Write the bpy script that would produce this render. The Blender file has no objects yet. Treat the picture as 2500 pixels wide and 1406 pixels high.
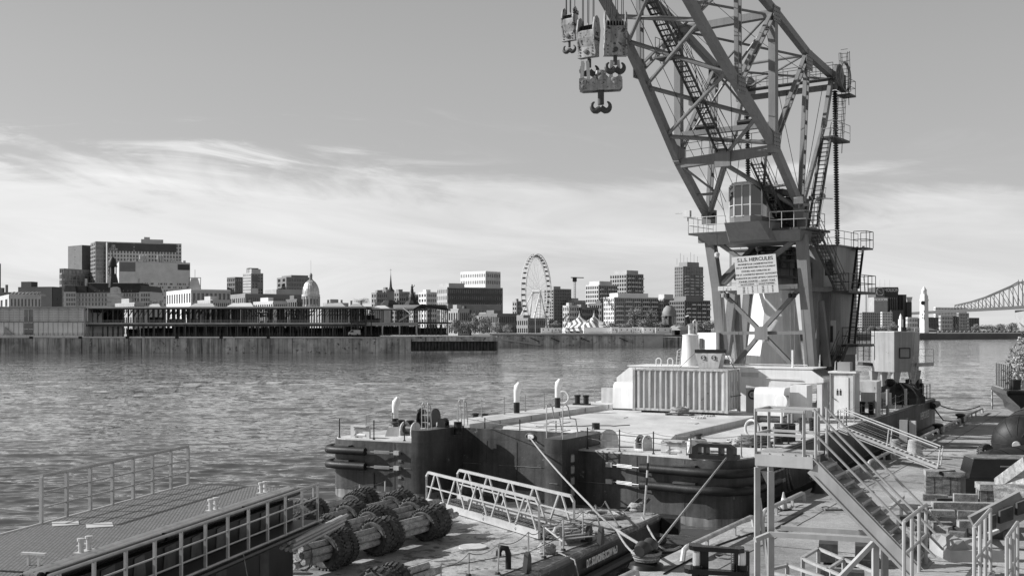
import bpy, math, random
from mathutils import Vector, Matrix
V3 = Vector
PI = math.pi
rnd = random.Random(7)
scene = bpy.context.scene
COL = scene.collection

# ------------------------------------------------------------------ camera
cam_d = bpy.data.cameras.new('camera')
cam = bpy.data.objects.new('camera', cam_d); COL.objects.link(cam)
cam.location = (0, 0, 8.2)
cam.rotation_euler = (math.radians(90), 0, 0)
cam_d.lens = 40; cam_d.sensor_width = 36; cam_d.shift_y = 0.04
cam_d.clip_start = 0.1; cam_d.clip_end = 12000
scene.camera = cam

# ------------------------------------------------------------------ light
SUN_EL = math.radians(31)
SUN = V3((-.994 * math.cos(SUN_EL), .10 * math.cos(SUN_EL), math.sin(SUN_EL))).normalized()
sd = bpy.data.lights.new('sun', 'SUN'); sd.energy = 5.0; sd.angle = math.radians(.5)
so = bpy.data.objects.new('sun', sd); COL.objects.link(so)
so.rotation_euler = SUN.to_track_quat('Z', 'Y').to_euler(); so.location = (-40, 10, 60)

vs = scene.view_settings
vs.view_transform = 'Standard'; vs.look = 'None'; vs.exposure = 0.42; vs.gamma = 1; vs.use_curve_mapping = False

def build_world():
    w = bpy.data.worlds.new('World'); scene.world = w; w.use_nodes = True
    nt = w.node_tree; N = nt.nodes; L = nt.links
    for n in list(N): N.remove(n)
    def nd(t, **k):
        n = N.new(t)
        for a, b in k.items(): setattr(n, a, b)
        return n
    def mth(op, a, b=None, c=None, clamp=False):
        n = nd('ShaderNodeMath', operation=op, use_clamp=clamp)
        for i, v in enumerate((a, b, c)):
            if v is None: continue
            if isinstance(v, (int, float)): n.inputs[i].default_value = v
            else: L.new(v, n.inputs[i])
        return n.outputs[0]
    def mrange(v, a, b, c, d, smooth=True):
        n = nd('ShaderNodeMapRange', interpolation_type='SMOOTHSTEP' if smooth else 'LINEAR')
        L.new(v, n.inputs[0])
        for i, q in enumerate((a, b, c, d)): n.inputs[i + 1].default_value = q
        return n.outputs[0]
    out = nd('ShaderNodeOutputWorld'); bg = nd('ShaderNodeBackground'); bg.inputs[1].default_value = 0.1
    L.new(bg.outputs[0], out.inputs[0])
    sky = nd('ShaderNodeTexSky', sky_type='NISHITA'); sky.sun_disc = False
    sky.sun_elevation = SUN_EL; sky.sun_rotation = math.radians(-84)
    sky.air_density = 1.0; sky.dust_density = .6; sky.ozone_density = 1.0
    bw = nd('ShaderNodeRGBToBW'); L.new(sky.outputs[0], bw.inputs[0])
    tc = nd('ShaderNodeTexCoord'); sep = nd('ShaderNodeSeparateXYZ'); L.new(tc.outputs['Generated'], sep.inputs[0])
    x, y, z = sep.outputs
    az = mth('ARCTAN2', x, y)
    el = mth('ARCSINE', z)
    # monochrome clear sky: luminance of the Nishita sky, compressed
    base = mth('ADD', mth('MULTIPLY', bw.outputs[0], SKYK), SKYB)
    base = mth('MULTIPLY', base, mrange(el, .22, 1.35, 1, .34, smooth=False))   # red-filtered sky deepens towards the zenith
    # cirrus: noise stretched along the wind, tilted a little
    t = mth('ADD', el, mth('MULTIPLY', az, .08))
    def noise(sx, sy, scale, det, rough, off=0, dist=0.0):
        c = nd('ShaderNodeCombineXYZ'); L.new(mth('MULTIPLY', az, sx), c.inputs[0]); L.new(mth('MULTIPLY', t, sy), c.inputs[1]); c.inputs[2].default_value = off
        n = nd('ShaderNodeTexNoise'); L.new(c.outputs[0], n.inputs['Vector']); n.inputs['Scale'].default_value = scale
        n.inputs['Detail'].default_value = det; n.inputs['Roughness'].default_value = rough; n.inputs['Distortion'].default_value = dist
        return n.outputs[0]
    big = noise(2.6, 9, 1.3, 5, .55, 7.7, .8)
    fine = noise(5, 26, 1.0, 8, .64, 2.9, 1.2)
    # height of the cloud bank's upper edge varies with azimuth
    edge = mth('ADD', el, mth('MULTIPLY', mth('SUBTRACT', big, .5), -.16))
    edge = mth('ADD', edge, mth('MULTIPLY', mth('SUBTRACT', fine, .5), -.09))
    bank = mrange(edge, .140, .098, 0, 1)
    wisp = mth('MULTIPLY', mrange(fine, .46, .66, 0, 1), mrange(edge, .175, .12, 0, .9))
    wisp = mth('MULTIPLY', wisp, mrange(az, .02, -.16, 0.12, 1))
    cov = mth('MAXIMUM', bank, wisp)
    tone = mth('ADD', mth('MULTIPLY', noise(3, 22, 1.0, 5, .6, 8.3, .7), 4.6), CLOUDB - 1.3)
    tone = mth('ADD', tone, mth('MULTIPLY', mrange(az, .1, -.4, 0, 1), .7))
    tone = mth('MINIMUM', tone, 8.2)
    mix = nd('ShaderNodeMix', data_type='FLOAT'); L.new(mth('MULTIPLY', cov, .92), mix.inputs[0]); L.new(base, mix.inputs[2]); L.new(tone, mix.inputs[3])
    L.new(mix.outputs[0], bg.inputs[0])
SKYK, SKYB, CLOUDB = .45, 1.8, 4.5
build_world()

# ------------------------------------------------------------------ photo geometry -> world metres
F = 2500 * 40 / 36.; EYE = 8.2; HOR = 803.
def W(px, py, Y): return V3(((px - 1250) * Y / F, Y, EYE - (py - HOR) * Y / F))
def G(px, py, z):
    Y = F * (EYE - z) / (py - HOR)
    return V3(((px - 1250) * Y / F, Y, z))

# ------------------------------------------------------------------ materials (all neutral greys)
MATS = {}
def mat(key, v, rough=.6, metal=0., var=.2, scale=1.2, streak=0., spots=0., spot_v=.04, bump=0., bscale=8., emit=0, coat=0, spec=.28, stretch=(1, 1, 1), detail=5, sscale=3.5, wet=0, grain=0.):
    if key in MATS: return MATS[key]
    m = bpy.data.materials.new(key); m.use_nodes = True
    nt = m.node_tree; N = nt.nodes; L = nt.links
    b = N['Principled BSDF']
    b.inputs['Roughness'].default_value = rough; b.inputs['Metallic'].default_value = metal
    b.inputs['Specular IOR Level'].default_value = spec
    geo = N.new('ShaderNodeNewGeometry')
    def noise(sc, vec, det=detail, r=.6):
        mp = N.new('ShaderNodeMapping'); L.new(geo.outputs['Position'], mp.inputs[0]); mp.inputs['Scale'].default_value = vec
        n = N.new('ShaderNodeTexNoise'); L.new(mp.outputs[0], n.inputs['Vector']); n.inputs['Scale'].default_value = sc
        n.inputs['Detail'].default_value = det; n.inputs['Roughness'].default_value = r
        return n.outputs[0]
    def rng(s, a, b_, c, d):
        n = N.new('ShaderNodeMapRange'); L.new(s, n.inputs[0])
        for i, q in enumerate((a, b_, c, d)): n.inputs[i + 1].default_value = q
        return n.outputs[0]
    def mul(a, c):
        n = N.new('ShaderNodeMath'); n.operation = 'MULTIPLY'
        for i, q in enumerate((a, c)):
            if isinstance(q, (int, float)): n.inputs[i].default_value = q
            else: L.new(q, n.inputs[i])
        return n.outputs[0]
    val = mul(rng(noise(scale, stretch), .3, .7, 1 - var, 1 + var), v)
    if streak: val = mul(val, rng(noise(1, (sscale, sscale, sscale * .05), 4, .7), .42, .66, 1.0, 1 - streak))
    if spots:
        n = N.new('ShaderNodeMix'); n.data_type = 'FLOAT'
        L.new(rng(noise(scale * 2.7, (1, 1, 1), 6, .72), .66 - spots, .70 - spots, 0, 1), n.inputs[0]); L.new(val, n.inputs[2]); n.inputs[3].default_value = spot_v
        val = n.outputs[0]
    if grain: val = mul(val, rng(noise(38, (1, 1, 1), 2, .5), .3, .7, 1 - grain, 1 + grain)); val = mul(val, rng(noise(5.5, (1, 1, 1), 4, .7), .3, .7, 1 - grain * .7, 1 + grain * .7))
    L.new(val, b.inputs['Base Color'])
    if wet:
        L.new(rng(noise(scale * .6, (1, 1, 1)), .4, .62, rough, rough - wet), b.inputs['Roughness'])
    if bump:
        bn = N.new('ShaderNodeBump'); bn.inputs['Strength'].default_value = min(1, bump); bn.inputs['Distance'].default_value = .02 * max(1, bump)
        L.new(noise(bscale, stretch, 6), bn.inputs['Height']); L.new(bn.outputs[0], b.inputs['Normal'])
    if emit:
        b.inputs['Emission Color'].default_value = (emit, emit, emit, 1); b.inputs['Emission Strength'].default_value = 1
    MATS[key] = m
    return m

white = mat('white_paint', .74, .42, var=.08, scale=.8, streak=.12, spots=.0)
white_worn = mat('white_worn_paint', .52, .5, var=.12, scale=1.5, streak=.3, spots=.03, spot_v=.12)
off_white = mat('off_white_paint', .5, .5, var=.08, streak=.15)
crane_grey = mat('crane_grey_paint', .165, .42, var=.12, scale=.6, streak=.18, bump=.1, bscale=3)
pile_steel = mat('rusty_pile_steel', .085, .7, var=.5, scale=.6, streak=.6)
house_lit_grey = mat('house_lit_grey_paint', .27, .5, var=.12, scale=.5, streak=.25, spots=.01, spot_v=.08)  # crane grey made lighter: the house's sunlit look is put into the colour
crane_pale = mat('pedestal_pale_paint', .74, .5, var=.08, scale=.5, streak=.16)
dark_steel = mat('dark_steel', .045, .5, metal=.0, var=.3)
black = mat('black_paint', .018, .38, var=.4, scale=2)
black_gloss = mat('black_gloss_paint', .015, .22, var=.4, scale=2)
rail_grey = mat('rail_grey_paint', .26, .45, var=.15)
galv = mat('galvanised_steel', .42, .45, metal=.25, var=.2, scale=2)
alu = mat('bare_aluminium', .62, .34, metal=.55, var=.14, scale=2.5, bump=.1)
hull_black = mat('hull_black_paint', .078, .42, var=.5, grain=.15, scale=.55, streak=.5, spots=.015, spot_v=.2, bump=2.6, bscale=.6, sscale=1.6)
hull_boot = mat('hull_boot_paint', .24, .6, var=.4, scale=1.1, streak=.5, spots=.05, spot_v=.07)
deck_mat = mat('deck_pale_paint', .52, .6, var=.26, grain=.12, scale=.45, spots=.035, spot_v=.33, bump=.4, bscale=5, stretch=(1, .5, 1))
deck_side = mat('deck_side_paint', .52, .55, var=.12, scale=1, streak=.2)
scow_deck = mat('scow_steel_deck', .32, .6, var=.42, scale=.8, spots=.12, spot_v=.11, bump=.7, bscale=6, grain=.25)
rubber = mat('black_rubber', .02, .5, var=.35, scale=3, bump=.4, bscale=20)
tyre_rub = mat('dusty_tyre_rubber', .07, .75, var=.55, scale=5, bump=.6, bscale=30)
timber = mat('weathered_timber', grain=.4, v= .17, rough=.8, var=.6, scale=2.2, stretch=(1, 1, 4), bump=.9, bscale=14, spots=.05, spot_v=.12)
timber_dark = mat('dark_timber', .06, .8, var=.5, scale=3, bump=.7, bscale=16)
timber_pale = mat('pale_timber', grain=.4, v= .27, rough=.8, var=.45, scale=3.2, bump=.6, bscale=18, spots=.04, spot_v=.16)
log_mat = mat('stripped_log', grain=.35, v= .36, rough=.75, var=.4, scale=4, bump=.9, bscale=12, spots=.07, spot_v=.12)
concrete = mat('quay_concrete', .36, .85, var=.22, scale=1.2, spots=.05, spot_v=.2, bump=.5, bscale=10, grain=.3)
rope_mat = mat('pale_rope', .31, .9, var=.35, scale=24, bump=1, bscale=60)
rope_dark = mat('dark_rope', .16, .9, var=.5, scale=18, bump=1, bscale=50)
glass = mat('dark_glass', .03, .08, var=.1, spec=.8)
chain_mat = mat('chain_steel', .22, .45, metal=.4, var=.4, scale=9)
ink = mat('black_lettering', .02, .6, var=.1)
chalk = mat('white_lettering', .7, .6, var=.15)

# ------------------------------------------------------------------ mesh helpers
WM = {}
class MB:
    def __init__(s, M=None):
        s.M = M or Matrix.Identity(4); s.v = []; s.f = []; s.flip = s.M.to_3x3().determinant() < 0
    def P(s, p): return s.M @ V3(p)
    def add(s, vs_, fs, flip=None):
        k = len(s.v); s.v += vs_
        fl = s.flip if flip is None else flip
        for f in fs: s.f.append(tuple(k + i for i in (reversed(f) if fl else f)))
        return s
    HF = ((0, 3, 2, 1), (4, 5, 6, 7), (0, 1, 5, 4), (1, 2, 6, 5), (2, 3, 7, 6), (3, 0, 4, 7))
    def hexa(s, p): return s.add([s.P(q) for q in p], s.HF)
    def box(s, x0, x1, y0, y1, z0, z1):
        return s.hexa([(x0, y0, z0), (x1, y0, z0), (x1, y1, z0), (x0, y1, z0), (x0, y0, z1), (x1, y0, z1), (x1, y1, z1), (x0, y1, z1)])
    def boxc(s, c, sx, sy, sz, rz=0, base=False):
        c = V3(c); R = Matrix.Rotation(rz, 3, 'Z'); z0, z1 = (0, sz) if base else (-sz / 2, sz / 2)
        return s.hexa([c + R @ V3((x * sx / 2, y * sy / 2, z)) for z in (z0, z1) for x, y in ((-1, -1), (1, -1), (1, 1), (-1, 1))])
    def beam(s, p, q, w, h=None, up=(0, 0, 1), w2=None, h2=None):
        h = h or w; w2 = w2 or w; h2 = h2 or h
        p, q = s.P(p), s.P(q); d = (q - p)
        if d.length < 1e-6: return s
        d.normalize(); u = (s.M.to_3x3() @ V3(up))
        sd_ = u.cross(d)
        if sd_.length < 1e-3: sd_ = V3((1, 0, 0)).cross(d) if abs(d.x) < .9 else V3((0, 1, 0)).cross(d)
        sd_.normalize(); uv = d.cross(sd_)
        pts = [c + sd_ * (x * a / 2) + uv * (y * b / 2) for c, a, b in ((p, w, h), (q, w2, h2)) for x, y in ((-1, -1), (1, -1), (1, 1), (-1, 1))]
        return s.add(pts, s.HF, False)
    def path(s, pts, r, n=6, closed=False, caps=True):
        P = [s.P(p) for p in pts]; m = len(P); rings = []
        rr = r if isinstance(r, (list, tuple)) else [r] * m
        ref = None
        for i in range(m):
            a = P[i - 1] if (i > 0 or closed) else P[0]; b = P[(i + 1) % m] if (i < m - 1 or closed) else P[-1]
            d = (b - a)
            d = d.normalized() if d.length > 1e-9 else V3((0, 0, 1))
            if ref is None:
                ref = V3((0, 0, 1)).cross(d)
                if ref.length < .05: ref = V3((1, 0, 0)).cross(d)
                if ref.length < .05: ref = V3((0, 1, 0)).cross(d)
            ref = (ref - d * ref.dot(d)).normalized(); o = d.cross(ref)
            rings.append([P[i] + (ref * math.cos(2 * PI * j / n) + o * math.sin(2 * PI * j / n)) * rr[i] for j in range(n)])
        v = [q for g in rings for q in g]; f = []
        for i in range(m if closed else m - 1):
            k = (i + 1) % m
            for j in range(n): f.append((i * n + j, i * n + (j + 1) % n, k * n + (j + 1) % n, k * n + j))
        if caps and not closed: f += [tuple(reversed(range(n))), tuple(range((m - 1) * n, m * n))]
        return s.add(v, f, False)
    def tube(s, p, q, r, n=6, r2=None): return s.path([p, q], [r, r if r2 is None else r2], n)
    def prism(s, poly, z0, z1):
        a = sum(poly[i - 1][0] * poly[i][1] - poly[i][0] * poly[i - 1][1] for i in range(len(poly)))
        if a < 0: poly = list(reversed(poly))
        n = len(poly)
        v = [s.P((x, y, z)) for z in (z0, z1) for x, y in poly]
        f = [tuple(reversed(range(n))), tuple(range(n, 2 * n))] + [(i, (i + 1) % n, n + (i + 1) % n, n + i) for i in range(n)]
        return s.add(v, f)
    def extr(s, poly, vec):
        P = [s.P(p) for p in poly]; vec = s.M.to_3x3() @ V3(vec); n = len(P)
        nr = V3((0, 0, 0))
        for i in range(n): nr += P[i - 1].cross(P[i])
        if nr.dot(vec) < 0: P.reverse()
        v = P + [p + vec for p in P]
        f = [tuple(reversed(range(n))), tuple(range(n, 2 * n))] + [(i, (i + 1) % n, n + (i + 1) % n, n + i) for i in range(n)]
        return s.add(v, f, False)
    def lathe(s, prof, c=(0, 0, 0), n=16, R=None, closed=False, arc=None):
        c = V3(c); R = R or Matrix.Identity(3); m = len(prof); v = []
        for r, z in prof:
            for j in range(n):
                a = 2 * PI * j / n
                v.append(s.P(c + R @ V3((r * math.cos(a), r * math.sin(a), z))))
        f = []
        for i in range(m if closed else m - 1):
            k = (i + 1) % m
            for j in range(n): f.append((i * n + j, i * n + (j + 1) % n, k * n + (j + 1) % n, k * n + j))
        if not closed:
            if prof[0][0] > 1e-4: f.append(tuple(reversed(range(n))))
            if prof[-1][0] > 1e-4: f.append(tuple(range((m - 1) * n, m * n)))
        return s.add(v, f)
    def quad(s, a, b, c, d): return s.add([s.P(p) for p in (a, b, c, d)], [(0, 1, 2, 3)], False)
    def build(s, name, m, parent=None, smooth=False, kind=None, label=None, cat=None, group=None):
        if not s.v: return None
        me = bpy.data.meshes.new(name)
        if parent is None:
            xs = [p.x for p in s.v]; ys = [p.y for p in s.v]; z = min(p.z for p in s.v)
            o0 = V3(((min(xs) + max(xs)) / 2, (min(ys) + max(ys)) / 2, z)); T = Matrix.Translation(-o0); Wm = Matrix.Translation(o0)
        else:
            Wm = WM[parent.name]; T = Wm.inverted()
        me.from_pydata([T @ p for p in s.v], [], s.f); me.materials.append(m)
        if smooth:
            me.polygons.foreach_set('use_smooth', [True] * len(me.polygons))
            if smooth != 'all':
                me.set_sharp_from_angle(angle=math.radians(38))
        o = bpy.data.objects.new(name, me); COL.objects.link(o)
        if parent is None: o.location = o0
        else: o.parent = parent
        WM[o.name] = Wm
        tag(o, label, cat, group, kind)
        return o
def tag(o, label=None, cat=None, group=None, kind=None):
    for k, v in (('label', label), ('category', cat), ('group', group), ('kind', kind)):
        if v: o[k] = v
    return o
def thing(name, label, cat, loc=(0, 0, 0), rz=0, group=None):
    o = bpy.data.objects.new(name, None); COL.objects.link(o); o.location = loc; o.rotation_euler = (0, 0, rz); o.empty_display_size = .3
    WM[o.name] = Matrix.Translation(V3(loc)) @ Matrix.Rotation(rz, 4, 'Z')
    return tag(o, label, cat, group)
def copy_tree(o, parent=None):
    c = o.copy(); COL.objects.link(c)
    if parent: c.parent = parent
    for ch in list(o.children): copy_tree(ch, c)
    return c
def dup(o, loc, rz=0, label=None):
    c = copy_tree(o); c.location = loc; c.rotation_euler = (0, 0, rz)
    if label: c['label'] = label
    return c
def part(name, m, parent, M=None): # context-less shortcut
    return MB(M)
def fr(o, x, y, z=None):
    x = V3(x).normalized(); y = V3(y).normalized(); z = V3(z).normalized() if z is not None else x.cross(y).normalized()
    m = Matrix.Identity(4)
    for i in range(3): m[i][0] = x[i]; m[i][1] = y[i]; m[i][2] = z[i]; m[i][3] = V3(o)[i]
    return m
def text(body, size, o, x, y, m, parent, name='lettering', ext=.006, bold=0, align='CENTER', sx=1):
    """flat lettering standing in the plane spanned by x (reading direction) and y (up) at o"""
    cu = bpy.data.curves.new('t', 'FONT'); cu.body = body; cu.size = size; cu.extrude = ext; cu.offset = bold; cu.align_x = align; cu.align_y = 'CENTER'
    ob = bpy.data.objects.new('t', cu); COL.objects.link(ob)
    me = bpy.data.meshes.new_from_object(ob.evaluated_get(bpy.context.evaluated_depsgraph_get()))
    bpy.data.objects.remove(ob); bpy.data.curves.remove(cu)
    M = fr(o, x, y); M = M @ Matrix.Diagonal((sx, 1, 1, 1))
    me.transform(WM[parent.name].inverted() @ M); me.materials.clear(); me.materials.append(m); me.name = name
    t = bpy.data.objects.new(name, me); COL.objects.link(t); t.parent = parent; WM[t.name] = WM[parent.name]
    return t
def sag(p, q, k, n=10):
    p, q = V3(p), V3(q)
    return [p.lerp(q, i / n) - V3((0, 0, k * 4 * (i / n) * (1 - i / n))) for i in range(n + 1)]
# ------------------------------------------------------------------ water
WAVE = (.12, .30, .55)      # slope strength of swell, chop and ripples
def water_mat():
    m = bpy.data.materials.new('river_water'); m.use_nodes = True
    nt = m.node_tree; N = nt.nodes; L = nt.links; b = N['Principled BSDF']
    b.inputs['Base Color'].default_value = (.075, .075, .075, 1); b.inputs['Roughness'].default_value = .06; b.inputs['IOR'].default_value = 1.33
    geo = N.new('ShaderNodeNewGeometry')
    def slope(sc, vec, det, r, k, dist=0.):
        mp = N.new('ShaderNodeMapping'); L.new(geo.outputs['Position'], mp.inputs[0]); mp.inputs['Scale'].default_value = vec; mp.inputs['Rotation'].default_value = (0, 0, .12)
        n = N.new('ShaderNodeTexNoise'); L.new(mp.outputs[0], n.inputs['Vector']); n.inputs['Scale'].default_value = sc
        n.inputs['Detail'].default_value = det; n.inputs['Roughness'].default_value = r; n.inputs['Distortion'].default_value = dist
        s_ = N.new('ShaderNodeVectorMath'); s_.operation = 'SUBTRACT'; L.new(n.outputs['Color'], s_.inputs[0]); s_.inputs[1].default_value = (.5, .5, .5)
        t = N.new('ShaderNodeVectorMath'); t.operation = 'MULTIPLY'; L.new(s_.outputs[0], t.inputs[0]); t.inputs[1].default_value = (k * .6, k, 0)
        return t.outputs[0]
    def add(a, c):
        t = N.new('ShaderNodeVectorMath'); t.operation = 'ADD'; L.new(a, t.inputs[0])
        if isinstance(c, tuple): t.inputs[1].default_value = c
        else: L.new(c, t.inputs[1])
        return t.outputs[0]
    v = add(add(slope(.09, (1, 2.0, 1), 2, .5, WAVE[0], .4), slope(.36, (1, 2.5, 1), 3, .5, WAVE[1], .5)), slope(1.5, (1, 2.2, 1), 2, .5, WAVE[2], .3))
    v = add(v, geo.outputs['Normal'])
    nn = N.new('ShaderNodeVectorMath'); nn.operation = 'NORMALIZE'; L.new(v, nn.inputs[0])
    L.new(nn.outputs[0], b.inputs['Normal'])
    return m
import numpy as np
def build_water():
    """river surface: wind waves as real relief near and middle distance, plain sheet beyond and around"""
    rows = [21.0]
    while rows[-1] < 1150: rows.append(rows[-1] + max(.055, rows[-1] ** 2 / 22800 * 1.05))
    Y = np.array(rows); nc = 760; T = np.linspace(-.60, .58, nc); X = Y[:, None] * T[None, :]; YY = np.repeat(Y[:, None], nc, 1)
    g = np.random.default_rng(5); Z = np.zeros_like(X)
    for lo, hi, n, slope in ((.5, 1.0, 24, .18), (1.0, 2.2, 24, .125), (2.2, 5, 18, .085), (6, 15, 8, .03)):
        lam = np.exp(g.uniform(math.log(lo), math.log(hi), n)); th = g.normal(0, .34, n) + .10; k = 2 * np.pi / lam; amp = slope * math.sqrt(2) / math.sqrt(n) / k
        fade = 1 / (1 + (np.gradient(Y) / (lam.mean() * .55)) ** 4)
        for i in range(n):
            ph = k[i] * (X * math.sin(th[i]) + YY * math.cos(th[i])) + g.uniform(0, 6.28)
            Z += fade[:, None] * amp[i] * (np.sin(ph) + .22 * np.sin(2 * ph + 1.2))
    gust = .72 + .45 * (np.sin(X * .021 + 1) * np.sin(YY * .047 + X * .008 + .5)) + .2 * np.sin(YY * .13 + X * .03)
    Z = Z * gust - .04; nr = len(Y)
    v = np.stack([X, YY, Z], -1).reshape(-1, 3)
    i = np.arange(nr - 1)[:, None] * nc + np.arange(nc - 1)[None, :]
    f = np.stack([i, i + 1, i + nc + 1, i + nc], -1).reshape(-1, 4)
    fv = np.array([(-1500, -60, -.45), (3200, -60, -.45), (3200, 4200, -.45), (-1500, 4200, -.45)]); f2 = np.array([[0, 1, 2, 3]]) + len(v)
    v = np.concatenate([v, fv]); f = np.concatenate([f, f2])
    me = bpy.data.meshes.new('water'); me.vertices.add(len(v)); me.vertices.foreach_set('co', v.astype(np.float32).ravel())
    me.loops.add(f.size); me.loops.foreach_set('vertex_index', f.astype(np.int32).ravel()); me.polygons.add(len(f)); me.polygons.foreach_set('loop_start', np.arange(0, f.size, 4, dtype=np.int32))
    me.polygons.foreach_set('use_smooth', [True] * len(f)); me.update(calc_edges=True); me.materials.append(water_mat())
    o = bpy.data.objects.new('water', me); COL.objects.link(o); o['kind'] = 'structure'
build_water()

# ------------------------------------------------------------------ near quay on the right
QV = V3((.4901, .8717, 0)); QN = V3((.8717, -.4901, 0)); Q0 = V3((3.47, 33.2, 0)); QZ = 1.1
QF = fr(Q0, QN, QV, (0, 0, 1))          # x = inland, y = along the quay away from the camera
asphalt = mat('quay_asphalt', .30, .85, var=.38, scale=.22, spots=.10, spot_v=.17, bump=.8, bscale=14, detail=8, grain=.28)
MB(QF).prism([(.55, -45), (60, -45), (60, 77.4), (.55, 77.4)], -1.5, QZ - .004).build('quay_ground', asphalt, kind='structure')
kerb = MB(QF)
for i in range(25):
    kerb.box(0, .545, -45 + i * 4.9 + .01, -45 + (i + 1) * 4.9 - .01, -1.6, QZ + rnd.uniform(-.008, .008))
kerb.box(.55, 60, 77.41, 78, -1.6, QZ + .01)
kerb.build('quay_edge', concrete, kind='structure')
# ------------------------------------------------------------------ the far shore
def fmat(v, rough=.7, key=None, **k): return mat(key or 'facade_%03d' % int(v * 1000), min(.85, v * 1.22), rough, var=k.pop('var', .12), scale=k.pop('scale', .15), **k)
far_glass = mat('far_glass', .035, .12, var=.5, scale=.12, spec=.9, detail=2)
far_glass_pale = mat('far_glass_pale', .16, .18, var=.5, scale=.10, spec=.9, detail=2)
roof_dark = mat('slate_roof', .035, .6, var=.3, scale=.3); roof_pale = mat('pale_roof', .5, .7, var=.2, scale=.2)
def facade(w, P, Q, z0, z1, rows, cols, sf, pf, dep=.45, skip=0):
    """wall lattice (spandrels and piers) standing proud of the glass core between P and Q"""
    P, Q = V3((P[0], P[1], 0)), V3((Q[0], Q[1], 0)); d = Q - P; Lh = d.length; d.normalize(); n = V3((d.y, -d.x, 0))
    fh = (z1 - z0) / rows; bw_ = Lh / cols; up = V3((0, 0, 1))
    for i in range(rows + 1):
        zc = z0 + i * fh; h = fh * sf
        a, b = max(z0, zc - h / 2), min(z1, zc + h / 2)
        c0, c1 = P + n * dep / 2 + up * (a + b) / 2, Q + n * dep / 2 + up * (a + b) / 2
        w.beam(c0, c1, dep, b - a)
    for j in range(cols + 1):
        c = P + d * (bw_ * j); a = bw_ * pf / 2
        l, r = max(0, bw_ * j - a), min(Lh, bw_ * j + a)
        c = P + d * ((l + r) / 2) + n * (dep + .03) / 2
        w.beam(c + up * z0, c + up * z1, r - l, dep + .03, up=n)
def building(name, label, l, c, r, ytop, Y, th=35, v=.35, rows=8, cl=6, cr=8, sf=.45, pf=.45, zb=4.5, gl=None, v2=None, roof=True, pent=None, cat='building', depth=22, dep=.45, zt=None, wall=True, group=None):
    """block with its near corner at px c; left face runs to px l, right face to px r"""
    th = math.radians(th); C = W(c, ytop, Y); z1 = zt or C.z; tl, tr = (l - 1250) / F, (r - 1250) / F
    wl = (C.x - tl * C.y) / (math.cos(th) + tl * math.sin(th)) if c > l else 0
    Ld = V3((-math.cos(th), math.sin(th), 0)); Rd = V3((math.sin(th), math.cos(th), 0))
    if r > c and math.sin(th) - tr * math.cos(th) > .02: wr = (tr * C.y - C.x) / (math.sin(th) - tr * math.cos(th))
    else: wr = depth
    wr = min(wr, 140)
    if c <= l: wl = depth
    a, b, d_, e = C + Ld * wl, V3(C), C + Rd * wr, C + Ld * wl + Rd * wr
    t = thing(name, label, cat, (C.x, C.y, zb), group=group)
    m = v if not isinstance(v, float) else fmat(v); 
    MB().prism([(p.x, p.y) for p in (a, b, d_, e)], zb, z1 - .3).build('windows', gl or far_glass, t)
    if wall:
        w = MB()
        if wl > 0 and c > l: facade(w, a, b, zb, z1, rows, cl, sf, pf, dep)
        w.build('wall', m, t)
        if r > c:
            w = MB(); facade(w, b, d_, zb, z1, rows, cr, sf, pf, dep); w.build('wall', fmat(v2) if isinstance(v2, float) else (v2 or m), t)  # right face has its own tone: light and shade put into the wall colour
    if roof:
        o = .5; P = [(p.x, p.y) for p in (a - Rd * o, b - Rd * o - Ld * o, d_ - Ld * o, e)]
        MB().prism(P, z1 + .01, z1 + .8).build('roof', m, t)
    if pent:
        for (f0, f1, g0, g1, h) in pent:
            q = [C + Ld * (wl * (1 - f0)) + Rd * (wr * g0), C + Ld * (wl * (1 - f1)) + Rd * (wr * g0), C + Ld * (wl * (1 - f1)) + Rd * (wr * g1), C + Ld * (wl * (1 - f0)) + Rd * (wr * g1)]
            MB().prism([(p.x, p.y) for p in q], z1 + .81, z1 + .81 + h).build('penthouse', m, t)
    return t, a, b, d_, e, z1
def fbox(x0, x1, y0, y1, Y, d=12, zb=None):
    """solid block facing the camera between two px columns; returns its 8 corners"""
    a, b = W(x0, y1, Y), W(x1, y1, Y); z1 = W(x0, y0, Y).z; z0 = a.z if zb is None else zb; u = V3((0, d, 0))
    return [V3((a.x, Y, z0)), V3((b.x, Y, z0)), V3((b.x, Y + d, z0)), V3((a.x, Y + d, z0)), V3((a.x, Y, z1)), V3((b.x, Y, z1)), V3((b.x, Y + d, z1)), V3((a.x, Y + d, z1))]

# ground behind the quays
town = mat('town_ground', .16, .9, var=.3, scale=.02)
MB().prism([(-420, 402), (-60, 402), (-60, 560), (20, 560), (20, 700), (700, 1120), (2600, 1500), (2600, 3600), (-1300, 3600), (-1300, 402)], -1, 4.6).build('town_ground', town, kind='structure')

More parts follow.
